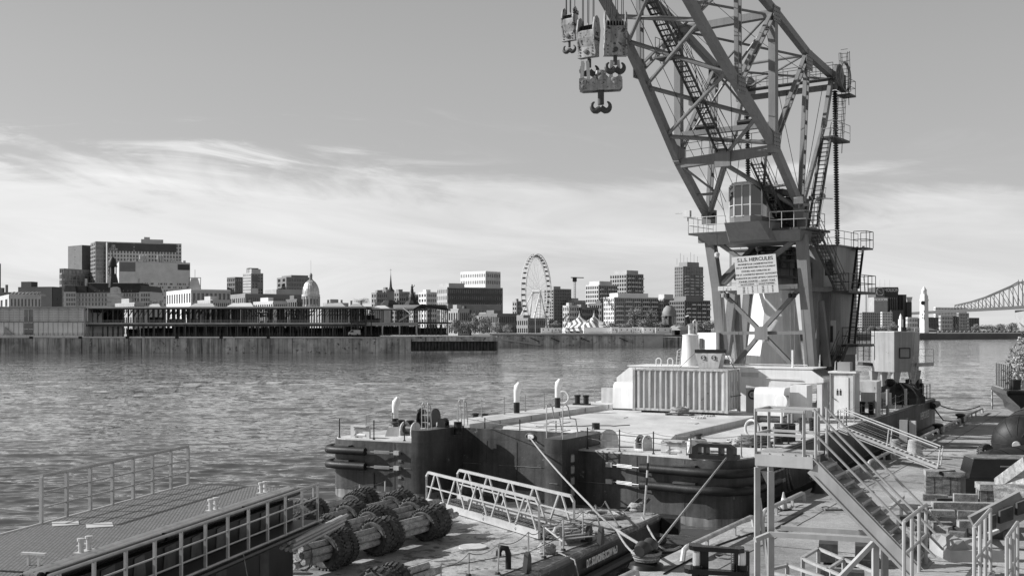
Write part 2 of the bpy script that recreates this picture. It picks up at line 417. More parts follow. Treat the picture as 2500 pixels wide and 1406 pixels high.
# ---- near pier with its stained wall
pier_c = mat('pier_concrete', .46, .8, var=.5, scale=.16, streak=.85, spots=.05, spot_v=.42, sscale=.9, bump=1, bscale=1)
pier_c2 = mat('pier_concrete_pale', .54, .8, var=.4, scale=.25, streak=.55, spots=.09, spot_v=.09, sscale=.8, bump=1, bscale=1)
cope = mat('coping_concrete', .5, .8, var=.15, scale=.3)
YQ = 396.
t = thing('pier', 'long stained concrete pier wall carrying the open steel sheds, left of the big wheel', 'pier', W(500, 862, YQ))
seg = [(-60, 800, 396, 384, pier_c), (800, 830, 384, 386, pier_c), (830, 1003, 386, 392, pier_c2)]
for x0, x1, Y0, Y1, m in seg:
    for k in range(max(1, (x1 - x0) // 86)):
        n = max(1, (x1 - x0) // 86); f0, f1 = k / n, (k + 1) / n
        p, q = x0 + (x1 - x0) * f0, x0 + (x1 - x0) * f1; Ya, Yb = Y0 + (Y1 - Y0) * f0, Y0 + (Y1 - Y0) * f1
        a, b = W(p, 822, Ya), W(q, 822, Yb); a.x += .12
        mm = m if (k * 7) % 3 else pier_c2
        if x0 < 0: mm = pier_c if k < 5 else pier_c2 if k % 2 else m
        w = MB().hexa([(a.x, a.y, -.5), (b.x, b.y, -.5), (b.x, 430, -.5), (a.x, 430, -.5), (a.x, a.y, 5.05), (b.x, b.y, 5.05), (b.x, 430, 5.05), (a.x, 430, 5.05)]).build('wall_panel', mm, t)
        MB().hexa([(a.x, a.y - .25, 5.052), (b.x + .1, b.y - .25, 5.052), (b.x + .1, 430, 5.052), (a.x, 430, 5.052), (a.x, a.y - .25, 5.5), (b.x + .1, b.y - .25, 5.5), (b.x + .1, 430, 5.5), (a.x, 430, 5.5)]).build('coping', cope, w)
for px in (152, 347, 568): MB().hexa(fbox(px, px + 5, 822, 862, 390 - (px / 100), .9, -.4)).build('fender_pile', cope, t)
for px in (76, 196, 311, 432, 540, 655):
    MB().boxc(W(px, 824, 391.5 - px * .014), 1.0, .8, .8).build('mooring_recess', black, t)
m = MB().hexa([(W(1003, 0, 392).x, 391.5, -.5), (W(1212, 0, 396).x, 395.5, -.5), (W(1212, 0, 396).x, 430, -.5), (W(1003, 0, 392).x, 430, -.5), (W(1003, 0, 392).x, 391.5, .55), (W(1214, 0, 396).x, 395.5, .55), (W(1214, 0, 396).x, 430, .55), (W(1003, 0, 392).x, 430, .55)]).build('ledge', pier_c2, t)
MB().hexa([(W(1003, 0, 392).x, 392.3, 3.9), (W(1213, 0, 396).x, 396.3, 3.9), (W(1213, 0, 396).x, 430, 3.9), (W(1003, 0, 392).x, 430, 3.9), (W(1003, 0, 392).x, 392.3, 5.5), (W(1213, 0, 396).x, 396.3, 5.5), (W(1213, 0, 396).x, 430, 5.5), (W(1003, 0, 392).x, 430, 5.5)]).build('coping', pier_c2, t)
for k in range(26):
    p = 1004 + k * 8; a, b = W(p, 0, 392.9 + k * .155), W(p + 8, 0, 393 + k * .155)
    MB().prism([(a.x, a.y + .5), (a.x + .3, a.y), (b.x - .35, b.y), (b.x, b.y + .5), (b.x, 430), (a.x, 430)], .551, 3.899).build('sheet_pile', pile_steel, t)
# ---- second quay
t = thing('pier', 'concrete quay wall in front of the big wheel and the striped tent', 'pier', W(1430, 847, 517))
for k in range(9):
    p, q = 1196 + k * 47, 1196 + (k + 1) * 47 - .3
    a, b = W(p, 0, 517), W(q, 0, 517)
    MB().hexa([(a.x, 517, -.5), (b.x, 517, -.5), (b.x, 560, -.5), (a.x, 560, -.5), (a.x, 517, 5.2), (b.x, 517, 5.2), (b.x, 560, 5.2), (a.x, 560, 5.2)]).build('wall_panel', pier_c2 if k not in (8,) else cope, t)
MB().hexa(fbox(1196, 1623, 814, 818, 516.6, 44)).build('coping', cope, t)
MB().hexa(fbox(1619.5, 1672, 823, 846, 519, 42, -.5)).build('wall_panel', pier_c, t)
for px in (1295, 1345, 1418, 1512): MB().beam(W(px, 824, 516.7), W(px + 22, 834, 516.7), .25, .35).build('fender_log', black, t)
MB().beam(W(1216, 827, 516.6), W(1320, 842, 516.6), .3, .6).build('ramp', cope, t)

# ---- the open sheds
shed_st = mat('shed_steel', .06, .5, var=.3, scale=.3); shed_pale = mat('shed_slab', .34, .6, var=.3, scale=.3); shed_roof = mat('shed_roof', .55, .6, var=.15, scale=.1)
def sh(px, Y): return (px - 1250) * Y / F
def zz(y, Y): return EYE - (y - HOR) * Y / F
sh_t = thing('open_shed', 'long two-storey open steel shed with a thin flat roof, right of the pale louvred building', 'shed', (sh(550, 402), 402, 5.5))
xa, xb = sh(203, 402), sh(892, 392)
def Ysh(x): return 402 + (x - xa) / (xb - xa) * -10
zr, zf = 15.5, 10.4
def slab(x0, x1, z0, z1, dy0, dy1, name, m, par=None): return MB().hexa([(x0, Ysh(x0) + dy0, z0), (x1, Ysh(x1) + dy0, z0), (x1, Ysh(x1) + dy1, z0), (x0, Ysh(x0) + dy1, z0), (x0, Ysh(x0) + dy0, z1), (x1, Ysh(x1) + dy0, z1), (x1, Ysh(x1) + dy1, z1), (x0, Ysh(x0) + dy1, z1)]).build(name, m, par or sh_t)
slab(xa, xb + 2, zr, zr + .45, -2.2, 26, 'roof', shed_roof)
slab(xa, xb + 2, zr - .5, zr - .01, -1, -.6, 'roof_beam', shed_st)
slab(xa, xb, zf - .5, zf, -1.2, 26, 'floor_slab', shed_pale); slab(xa, xb, zf - 1.3, zf - .51, -.6, -.2, 'floor_beam', shed_st)
NC = 27
for i in range(NC + 1):
    x = xa + (xb - xa) * i / NC; Y = Ysh(x)
    MB().box(x - .16, x + .16, Y - .8, Y - .5, 5.5, zf - .51).build('column', shed_st, sh_t)
    MB().box(x - .14, x + .14, Y - .8, Y - .5, zf + .01, zr - .51).build('column', shed_st, sh_t)
    if i % 2 == 0: MB().beam((x, Y - .6, zr - 1.8), (x + 1.2, Y - .6, zr - .6), .12).beam((x, Y - .6, zr - 1.8), (x - 1.2, Y - .6, zr - .6), .12).build('knee_brace', shed_st, sh_t, kind='stuff')
m = MB()
for j in range(4):
    for i in range(NC * 2 + 1):
        x = xa + (xb - xa) * i / (NC * 2); Y = Ysh(x) + 4 + 5.5 * j
        if rnd.random() < .8: m.box(x - .22, x + .22, Y, Y + .4, 5.5, zf - .51)
        if rnd.random() < .85: m.box(x - .2, x + .2, Y, Y + .4, zf + .01, zr)
        if rnd.random() < .6: m.beam((x, Y + .2, zr - 3), (x + 1.8, Y + .2, zr - .3), .18)
m.build('inner_columns', shed_st, sh_t, kind='stuff')
m = MB()
for i in range(46):
    x = xa + (xb - xa) * rnd.random(); w = 1.5 + 3.5 * rnd.random(); z = 5.5 if rnd.random() < .75 else zf
    m.box(x, x + w, Ysh(x) + 14 + 8 * rnd.random(), Ysh(x) + 22.5, z, z + (4.3 if z < 6 else 3) * (.5 + .5 * rnd.random()))
m.build('stored_goods', shed_st, sh_t, kind='stuff')
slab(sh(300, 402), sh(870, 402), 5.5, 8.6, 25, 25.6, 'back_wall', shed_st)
m = MB()
for z in (zf + .45, zf + .9): m.beam((xa, Ysh(xa) - 1.2, z), (xb, Ysh(xb) - 1.2, z), .05)
for i in range(190):
    x = xa + (xb - xa) * i / 190; m.box(x - .03, x + .03, Ysh(x) - 1.22, Ysh(x) - 1.17, zf, zf + .95)
m.build('balustrade', rail_grey, sh_t, kind='stuff')
for x0, x1, Yd in ((206, 226, 2), (228, 250, 2.5), (253, 275, 2.5), (278, 300, 2.5)):
    MB().hexa(fbox(x0, x1, 791, 818, 403 + Yd, .5, 5.5)).build('pale_panel', roof_pale, sh_t)
MB().hexa(fbox(218, 250, 763, 776, 406, .5, zf + .1)).build('pale_panel', shed_roof, sh_t)
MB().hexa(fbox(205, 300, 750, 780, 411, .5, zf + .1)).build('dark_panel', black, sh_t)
# the lower, right-hand shed with an end tower of stairs
s2 = thing('open_shed', 'lower open steel shed with an outside stair at the right end of the pier', 'shed', (sh(980, 395), 395, 5.5))
def b2(x0, x1, y0, y1, Y, d, name, m): return MB().hexa(fbox(x0, x1, y0, y1, Y, d)).build(name, m, s2)
b2(856, 893, 748, 751.5, 388, 16, 'roof', shed_roof); b2(893, 1035, 752.5, 755.5, 393, 26, 'roof', shed_roof); b2(856, 893, 784, 789, 389, 16, 'floor_slab', shed_st)
b2(893, 1020, 787, 790, 392, 26, 'floor_slab', cope); b2(893, 1020, 790, 795, 392.4, .4, 'floor_beam', cope)
MB().extr([W(1010, 753, 391), W(1030, 742, 391), W(1092, 752, 391), W(1092, 757, 391), W(1030, 749, 391), W(1010, 757, 391)], (0, 22, 0)).build('roof', black, s2)
b2(1020, 1094, 786, 790, 391, 22, 'floor_slab', shed_st)
b2(960, 1035, 744, 752, 414, 10, 'roof_block', shed_roof); b2(1030, 1088, 744, 753, 416, 12, 'roof_block', mat('facade_100', .1))
for k, px in enumerate((857, 872, 892, 905)): b2(px, px + 2.4, 752, 818, 388.5, .3, 'column', shed_st)
for px in (932, 974, 1015): b2(px, px + 3, 795, 818, 392, .4, 'column', cope)
for px in (1024, 1036, 1050, 1064, 1077, 1091): b2(px, px + 2.2, 753, 818, 391.5, .3, 'column', shed_st)
for px in (915, 935, 955, 975, 995): b2(px, px + 1.5, 757, 787, 395, .3, 'column', shed_st)
m = MB()
for y0, y1 in ((758, 785), (792, 817)):
    for a, b in ((1036, 1050), (1050, 1064), (1064, 1077), (1077, 1091)):
        if (a // 7) % 2 or y0 > 780: m.beam(W(a, y0, 391.6), W(b, y1, 391.6), .15).beam(W(b, y0, 391.7), W(a, y1, 391.7), .15)
m.beam(W(858, 784, 388.4), W(872, 754, 388.4), .16); m.build('bracing', shed_st, s2, kind='stuff')
m = MB()
for k in range(60):
    px = 893 + 200 * rnd.random(); Yk = 397 + 16 * rnd.random(); m.hexa(fbox(px, px + 1.8, 757, 787, Yk, .3)) if rnd.random() < .5 else m.hexa(fbox(px, px + 2.5, 792, 818, Yk, .3))
m.build('inner_columns', shed_st, s2, kind='stuff')
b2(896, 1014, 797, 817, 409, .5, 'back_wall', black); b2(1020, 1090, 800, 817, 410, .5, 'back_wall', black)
m = MB()
for k in range(60): m.hexa(fbox(893 + k * 3.35, 893.5 + k * 3.35, 781, 787, 391.2, .05))
for y in (781, 784): m.beam(W(893, y, 391.2), W(1094, y, 391.2), .06)
m.build('balustrade', rail_grey, s2, kind='stuff')
m = MB(); m.beam(W(974, 784, 391), W(1004, 766, 391), 1.0, .3).beam(W(1004, 766, 392), W(985, 752, 393), 1.0, .3); m.beam(W(974, 781, 390.4), W(1004, 763, 390.4), .12); m.build('outside_stair', shed_roof, s2, kind='stuff')
# white van at the shed's corner
v_ = thing('parked_van', 'white van parked at the right corner of the long open shed', 'van', W(862, 818, 387))
MB().extr([W(850, 817, 387), W(850, 812, 387), W(854, 809, 387), W(858, 805.5, 387), W(878, 805.5, 387), W(879, 817, 387)], (0, 2, 0)).build('body', roof_pale, v_)
MB().extr([W(853.5, 811, 386.95), W(858.5, 806.7, 386.95), W(863, 806.7, 386.95), W(863, 811, 386.95)], (0, .1, 0)).build('window', black, v_)
for px in (855, 873): MB().lathe([(.33, 0), (.33, .2), (0, .21)], W(px, 817, 387.1), 10, Matrix.Rotation(PI / 2, 3, 'X')).build('wheel', black, v_)
# pale louvred building on the left of the pier
lb_ = thing('louvred_building', 'pale two-storey pier building with louvred upper bays, at the left edge', 'building', W(100, 820, 398))
MB().hexa(fbox(-60, 204, 752, 819, 399, 28, 5.5)).build('wall', fmat(.58), lb_)
MB().hexa(fbox(-62, 206, 748.5, 751.9, 398, 31)).build('roof', fmat(.3), lb_)
MB().hexa(fbox(-60, 204, 784.5, 786.5, 398.6, .38)).build('string_course', fmat(.2), lb_)
for k in range(11):
    x0 = 11 - 3 * 24 + k * 24
    if 55 < x0 < 80 or x0 > 185: continue
    lv = MB().hexa(fbox(x0, x0 + 21, 756, 782, 398.9, .09)).build('louvre_panel', fmat(.42), lb_)
    for j in range(6): MB().hexa(fbox(x0, x0 + 21, 758 + j * 4.2, 759.3 + j * 4.2, 398.75, .14)).build('louvre_slat', fmat(.68), lv)
for px in range(-61, 204, 24): MB().hexa(fbox(px + 9.4, px + 11, 753, 784, 398.55, .44)).build('pilaster', fmat(.45), lb_)
for px in range(-61, 204, 12): MB().hexa(fbox(px + 10, px + 10.6, 787, 818, 398.85, .14)).build('joint_rib', fmat(.25), lb_)
MB().hexa(fbox(59, 80, 756, 771, 398.8, .19)).build('panel', fmat(.22), lb_)
for y0, y1 in ((772, 785), (789, 802), (804, 817)): MB().hexa(fbox(59, 80, y0, y1, 398.8, .19)).build('window', far_glass, lb_)
MB().extr([W(10, 816, 398.4), W(32, 816, 398.4), W(12, 798, 398.4)], (0, .5, 0)).build('awning', fmat(.25), lb_)
m = MB()
for k in range(120): m.hexa(fbox(-60 + k * 9.6, -59.5 + k * 9.6, 813, 819.5, 396.5 - k * .06, .08))
for y in (814, 817): m.beam(W(-60, y, 396.5), W(1095, y, 390.5), .07)
m.build('quay_railing', dark_steel, None, kind='stuff', label='low railing along the edge of the near pier below the sheds', cat='railing')

# ---- city buildings, left to right
B = building
B('hospital_tower', 'dark blank left tower of the hospital complex, with a small emblem on its left face', 167, 201, 222, 600, 1330, 40, .13, 12, 1, 1, .96, .9, gl=far_glass, v2=.075)
B('hospital_podium', 'glass-faced lower hospital block in front of the blank tower', 146, 157, 233, 657, 1290, 20, .17, 12, 2, 8, .16, .12, gl=far_glass_pale)
B('hospital_podium', 'tall glass hospital wing between the blank tower and the widest slab', 222, 234, 262, 591, 1300, 60, .22, 22, 3, 6, .3, .12, gl=far_glass_pale)
t, a, b, d_, e, z1 = B('hospital_block', 'widest hospital slab with a dark top band and an emblem, highest of the complex', 236, 262, 443, 592, 1280, 68, .3, 24, 3, 24, .35, .4, v2=.45, gl=far_glass, pent=[(0, 1, .45, .75, 4), (.1, .9, .52, .6, 9)])
n_h = V3((d_.y - b.y, b.x - d_.x, 0)).normalized()
q0, q1 = b + n_h * .6, d_ + n_h * .6
for f0, f1 in ((.01, .35), (.36, .93)):
    p, q = q0.lerp(q1, f0), q0.lerp(q1, f1)
    MB().beam((p.x, p.y, z1 - 4.8), (q.x, q.y, z1 - 4.8), .4, 9).build('top_band', fmat(.06), t)
p = q0.lerp(q1, .08) + n_h * .3; xr = (q1 - q0).normalized()
for k in (-1, 0, 1): MB().beam((p.x + xr.x * k * 1.4, p.y + xr.y * k * 1.4, z1 - 5 - abs(k) * -.6), (p.x + xr.x * k * 1.4, p.y + xr.y * k * 1.4, z1 - 2.4), .6, .2, up=n_h).build('emblem', roof_pale, t)
MB().beam((p.x - xr.x * 2.4, p.y - xr.y * 2.4, z1 - 5.4), (p.x + xr.x * 2.4, p.y + xr.y * 2.4, z1 - 5.4), .2, .6).build('emblem', roof_pale, t)
text('CHUM', 3.0, (p.x, p.y, z1 - 7.6), xr, (0, 0, 1), roof_pale, t, ext=.05, bold=.06)
t, a, b, d_, e, z1 = B('hospital_block', 'pale panelled hospital block with small dark square windows, in front of the widest slab', 276, 292, 464, 640, 1180, 68, .4, 14, 3, 40, .985, .93, v2=.5, gl=far_glass, dep=.5)
n_h = V3((d_.y - b.y, b.x - d_.x, 0)).normalized(); xr = (d_ - b).normalized(); Ld_ = (d_ - b).length
def onf(f, z, o=.62): p = b + xr * (Ld_ * f) + n_h * o; return V3((p.x, p.y, z))
MB().beam(onf(.0, z1 - 4.8), onf(.22, z1 - 4.8), .1, 9.6).build('dark_panel', fmat(.16), t); MB().beam(onf(.82, z1 - 4), onf(.995, z1 - 4), .1, 6).build('dark_panel', fmat(.06), t)
m = MB()
for j in range(8):
    for k in range(26):
        if (k * 7 + j * 5) % 10 < 6:
            f = .30 + k * .027; z = z1 - 22 - j * 3.6; m.beam(onf(f, z, .64), onf(f + (.030 if (k + j) % 5 == 0 else .014), z, .64), .12, 1.9)
m.build('window_grid', far_glass, t, kind='stuff')
for f in (.30, .345, .385, .55, .585, .62):
    MB().lathe([(1.3, 0), (1.3, 7.5 if f in (.345, .585, .55) else 5), (.7, 8)], onf(f, z1 + .8, -8), 10).build('chimney', galv, t, smooth=True)
m = MB()
for k in range(30): m.boxc(onf(.1 + .85 * rnd.random(), z1 + .8, -4 - 10 * rnd.random()), 1 + 1.5 * rnd.random(), 1.5, 1 + 2.5 * rnd.random(), base=True)
m.build('roof_plant', galv, t, kind='stuff')
# town hall
th_ = thing('town_hall', 'old stone town hall with black mansard roofs and a domed clock turret, below the hospital', 'town hall', W(268, 750, 900))
stone = fmat(.42, key='old_stone', scale=.4)
hw = MB().hexa(fbox(172, 362, 715, 752, 900, 26, 5)).build('wall', stone, th_)
MB().hexa(fbox(155, 185, 712, 752, 897, 30, 5)).build('wall', stone, th_); MB().hexa(fbox(340, 368, 712, 752, 897, 30, 5)).build('wall', stone, th_)
def mansard(x0, x1, y0, y1, Y, d, ins, name='roof', m=roof_dark, par=th_):
    c = fbox(x0, x1, y0, y1, Y, d); i = ins
    c[4] += V3((i, i, 0)); c[5] += V3((-i, i, 0)); c[6] += V3((-i, -i, 0)); c[7] += V3((i, -i, 0))
    return MB().hexa(c).build(name, m, par)
mansard(210, 347, 692, 715, 899.5, 26, 2.2); mansard(155, 186, 698, 712, 896.5, 30, 1.4); mansard(340, 369, 698, 712, 896.5, 30, 1.4); mansard(178, 212, 698, 714, 898, 27, 1.2)
MB().hexa(fbox(216, 346, 690.5, 692, 901, 20)).build('roof_crest', fmat(.3), th_)
c = W(275, 690, 905)
MB().lathe([(5.4, -4), (4.6, 0), (3.4, 5), (3.2, 7)], c, 8).build('turret_base', roof_dark, th_)
for k in range(8): MB().tube(c + V3((2.8 * math.cos(k * PI / 4), 2.8 * math.sin(k * PI / 4), 7)), c + V3((2.8 * math.cos(k * PI / 4), 2.8 * math.sin(k * PI / 4), 12.5)), .42, 6).build('turret_column', roof_dark, th_)
MB().lathe([(3.6, 12.5), (3.7, 13.3), (3.3, 13.4), (3.2, 15.5), (2.6, 18), (1.2, 19.6), (.6, 20.4), (.35, 22), (.1, 27)], c, 16).build('dome', roof_dark, th_, smooth=True)
MB().lathe([(1.2, 7), (1.2, 12.5)], c, 8).build('turret_core', roof_dark, th_)
MB().extr([W(269, 716, 898), W(269, 703, 898), W(276, 700.5, 898), W(284, 700, 898), W(291, 703, 898), W(296, 716, 898)], (0, 3, 0)).build('clock_gable', stone, th_)
MB().lathe([(1.5, 0), (1.5, .3), (0, .31)], W(282.5, 709, 897.9), 18, Matrix.Rotation(PI / 2, 3, 'X')).build('clock_face', roof_pale, th_)
for x in (209, 338): MB().hexa(fbox(x - 2, x + 2, 680, 702, 905, 2)).build('chimney', fmat(.4), th_)
m = MB(); 
for x0, x1, nn in ((160, 184, 4), (190, 262, 9), (300, 340, 6), (343, 366, 4)):
    for y in (717, 728, 739):
        for k in range(nn):
            x = x0 + (x1 - x0) * (k + .3) / nn; m.hexa(fbox(x, x + 3, y, y + 7, 896.6 if x < 186 or x > 340 else 899.6, .3))
m.build('window_grid', far_glass, th_, kind='stuff')
for x in (231, 242, 252, 300, 311, 320): MB().hexa(fbox(x, x + 2, 709, 713, 900, 2)).build('dormer', fmat(.5), th_)
for y in (714.5, 725.5, 736.5): MB().hexa(fbox(171, 363, y, y + 1, 899.2, .7)).build('string_course', fmat(.3), th_)
MB().hexa([W(272, 745, 896)] + [W(303, 745, 896), W(303, 745, 899), W(272, 745, 899), W(272, 729, 896), W(303, 729, 896), W(303, 729, 899), W(272, 729, 899)]).build('portico', stone, th_)
MB().extr([W(270, 729, 895.5), W(287, 723, 895.5), W(305, 729, 895.5)], (0, 3, 0)).build('portico_gable', stone, th_)
# more blocks
B('office_slab', 'dark blank-walled slab at far left beside the blank hospital tower', 45, 128, 150, 702, 1050, 15, .07, 2, 1, 1, .95, .95, pent=[(.05, .35, .1, .8, 5)])
B('narrow_tower', 'narrow grey tower partly hidden by the left edge of the glass hospital wing', 146, 152, 158, 668, 1250, 50, .20, 10, 2, 2, .3, .3)
B('glasshouse_building', 'light building with a curved glasshouse roof at the left edge, above the louvred building', -20, 24, 100, 722, 620, 60, .42, 3, 4, 9, .45, .5)
g = thing('glasshouse_roof', 'curved ribbed rooftop glasshouse near the left edge', 'glasshouse', W(60, 722, 626))
for k in range(8): MB().path([W(26 + k * 9, 722, 626), W(27 + k * 9, 717, 626), W(30 + k * 9, 714.5, 626), W(36 + k * 9, 713, 632)], .3, 5).build('rib', roof_pale, g)
MB().extr([W(24, 722, 627), W(27, 716, 627), W(36, 714, 627), W(96, 717, 627), W(98, 722, 627)], (0, 8, 0)).build('glazing', far_glass_pale, g)
B('old_house', 'dark gabled old building at the far left edge with chimneys', -30, 40, 52, 716, 760, 12, .09, 2, 4, 2, .6, .6, pent=[(.3, .5, .1, .5, 3), (.6, .66, .1, .3, 5)])
B('edge_tower', 'thin dark tower cut off by the left edge of the picture', -40, -8, 1, 645, 1100, 10, .08, 12, 2, 2, .5, .5)
B('condo_block', 'light stone condo block with tall windows below the pyramid-roofed turret', 408, 468, 562, 709, 700, 58, .55, 3, 10, 9, .35, .45, v2=.36)
t = thing('pyramid_turret', 'truncated pyramid roof with a flag mast on the light condo block', 'roof turret', W(473, 709, 712))
MB().hexa([W(458, 709, 706), W(492, 709, 706), W(492, 709, 716), W(458, 709, 716), W(467, 679, 708), W(483, 679, 708), W(483, 679, 712), W(467, 679, 712)]).build('pyramid', fmat(.33), t)
m = MB(); m.path([W(461, 709, 705), W(462, 678, 705), W(490, 678, 705), W(489, 709, 705)], .25, 4); m.build('frame', dark_steel, t); MB().tube(W(476, 679, 710), W(476, 658, 710), .18, 5).build('mast', galv, t)
B('office_block', 'low banded glass office block left of the chequered tower', 555, 575, 595, 678, 1200, 45, .14, 12, 4, 4, .4, .12, gl=far_glass_pale)
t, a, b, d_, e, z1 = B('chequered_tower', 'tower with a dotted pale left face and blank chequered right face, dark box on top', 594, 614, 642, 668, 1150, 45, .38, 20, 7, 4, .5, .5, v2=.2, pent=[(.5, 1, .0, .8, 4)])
n_h = V3((d_.y - b.y, b.x - d_.x, 0)).normalized(); 
for k, vv in enumerate((.12, .2, .45, .3, .06, .4)):
    f = k / 6; p, q = b.lerp(d_, .02 + .45 * (k % 2)) + n_h * .8, b.lerp(d_, .55 + .43 * (k % 2)) + n_h * .8; zc = z1 - 5 - k * 6.5
    MB().beam((p.x, p.y, zc), (q.x, q.y, zc), .3, 6.4).build('facade_panel', fmat(vv), t)
MB().boxc((b.x - 1, b.y + 9, z1 + .9), 10, 8, 5, .5, base=True).build('sign_box', fmat(.05), t)
B('hotel_slab', 'wide grey slab with a lower left wing, left of the silver dome', 677, 700, 755, 678, 1150, 60, .17, 12, 2, 14, .35, .45, v2=.2, pent=[(0, 1, .2, .95, 2)])
B('flat_block', 'blank light low block in front of the wide grey slab', 648, 676, 742, 708, 1000, 55, .3, 2, 1, 1, .95, .95)
B('long_block', 'long low dark-windowed residential block between the condo block and the silver dome', 563, 600, 740, 719, 900, 60, .2, 3, 8, 28, .5, .5, v2=.15)
# silver dome
dm = thing('domed_market', 'silver-domed market hall with a columned drum and a thin spire', 'domed building', W(759, 745, 860))
c = W(759, 745, 862); R = 6.3
MB().lathe([(R, -2), (R, 6.5), (R + .5, 6.6), (R + .5, 8), (R, 8.1)], c, 32).build('drum', fmat(.45), dm, smooth=True)
for k in range(16):
    a_ = k * PI / 8; MB().tube(c + V3(((R + .4) * math.cos(a_), (R + .4) * math.sin(a_), -2)), c + V3(((R + .4) * math.cos(a_), (R + .4) * math.sin(a_), 6.5)), .35, 6).build('column', roof_pale, dm)
    a_ += PI / 16; p = c + V3(((R + .05) * math.cos(a_), (R + .05) * math.sin(a_), .5)); MB().boxc(p, .3, 1.0, 4.2, a_, base=True).build('window', far_glass, dm)
domem = mat('tinned_dome', .55, .35, metal=.5, var=.2, scale=.5)
MB().lathe([(R, 8.1), (R * .99, 10), (R * .92, 12.5), (R * .78, 15), (R * .56, 17.2), (R * .28, 18.8), (.9, 19.2)], c, 32).build('dome', domem, dm, smooth=True)
for k in range(24):
    a_ = k * PI / 12; MB().path([c + V3(((r_ + .06) * math.cos(a_), (r_ + .06) * math.sin(a_), z_)) for r_, z_ in ((R, 8.1), (R * .99, 10), (R * .92, 12.5), (R * .78, 15), (R * .56, 17.2), (R * .28, 18.8))], .09, 4).build('rib', domem, dm)
MB().lathe([(1.6, 18.6), (1.6, 19.4), (1.1, 19.5), (1.1, 22.4), (1.4, 22.5), (.7, 23.8), (.1, 24.6)], c, 10).build('lantern', fmat(.2), dm); MB().tube(c + V3((0, 0, 24)), c + V3((0, 0, 34)), .12, 5).build('spire', galv, dm)
# old town roofs between
for l, c_, r_, yt, Y, v_, lab in (
    (1004 - 520, 520, 560, 735, 640, .35, 'low pale old-town house in front of the light condo block'),
    (283, 330, 352, 742, 560, .3, 'flat pale warehouse roof at the foot of the town hall'),
    (620, 668, 700, 738, 640, .42, 'cluttered pale low building left of the silver dome'),
    (700, 726, 738, 733, 660, .12, 'dark brick low building just left of the silver dome'),
    (790, 800, 850, 742, 700, .3, 'low building with pale roof right of the silver dome'),
    (908, 920, 950, 716, 1000, .2, 'small apartment block left of the church steeple'),
    (930, 944, 958, 709, 1020, .16, 'dark grey block behind the church steeple'),
    (958, 975, 1000, 714, 1010, .2, 'mid grey block between the church steeple and the statue'),
    (1000, 1010, 1024, 721, 980, .3, 'pale grey block right behind the statue'),
    (1023, 1042, 1070, 715, 960, .5, 'stepped white office block right of the statue'),
    (1055, 1070, 1110, 717, 985, .45, 'white banded office block left of the long dark block'),
    (1096, 1120, 1145, 757, 620, .28, 'brick house behind trees at the right end of the shed'),
    (1122, 1136, 1150, 760, 625, .07, 'dark brick house among trees behind the shed end'),
    (1150, 1190, 1252, 773, 760, .22, 'low pale-roofed building among trees left of the wheel'),
    (1252, 1262, 1275, 737, 1050, .26, 'small block of flats left of the wheel rim'),
    (1240, 1290, 1330, 779, 800, .2, 'low white building behind the foot of the wheel'),
    (1370, 1400, 1440, 735, 1050, .3, 'grey block behind the tower crane'),
    (1375, 1390, 1412, 748, 900, .45, 'pale cubic house left of the tent'),
    (1396, 1420, 1460, 752, 905, .2, 'brown stepped house behind the tent'),
    (1440, 1470, 1510, 742, 930, .12, 'dark brick block behind the tent peaks'),
    (1170, 1215, 1260, 768, 740, .14, 'dark low shed behind the bushes left of the wheel')):
    B('city_block', lab, l, c_, r_, yt, Y, 55, v_, max(2, int((805 - yt) * Y / F / 3.6)), max(2, int((c_ - l) / 5)), max(3, int((r_ - c_) / 4.5)), .42, .4, pent=[(.2, .6, .2, .6, 2.2)])
for k, (x0, x1, y0, y1, Y, v_, lab) in enumerate(((350, 395, 741, 752, 560, .4, 'long gabled pale roof right of the town hall foot'), (455, 527, 740, 752, 560, .36, 'broad gabled roof below the pyramid turret'), (548, 622, 739, 752, 560, .5, 'brightest gabled roof between the condo block and the long block'), (785, 845, 739, 750, 575, .34, 'hipped pale roof right behind the silver dome'), (845, 890, 741, 751, 570, .3, 'grey gabled roof left of the bare tree'), (905, 952, 745, 753, 560, .45, 'pale gabled roof below the church steeple'))):
    t = thing('gabled_house', lab, 'house', W((x0 + x1) / 2, y1, Y)); a, b = W(x0, y1, Y), W(x1, y1, Y); h = W(x0, y0, Y).z
    MB().hexa(fbox(x0 + 3, x1 - 3, y1, y1 + 12, Y, 9, 4.5)).build('wall', fmat(v_ * .7), t)
    MB().add([V3((a.x, Y - 1, a.z)), V3((b.x, Y - 1, a.z)), V3((b.x, Y + 10, a.z)), V3((a.x, Y + 10, a.z)), V3((a.x + 3, Y + 5, h)), V3((b.x - 3, Y + 5, h))], [(0, 1, 5, 4), (2, 3, 4, 5), (1, 2, 5), (3, 0, 4), (0, 3, 2, 1)], False).build('roof', fmat(v_), t)
    for f in (.2, .75): q = a.lerp(b, f); MB().boxc((q.x, Y + 5.5, a.z + 1), .9, .9, h - a.z + .6, base=True).build('chimney', fmat(.2), t)
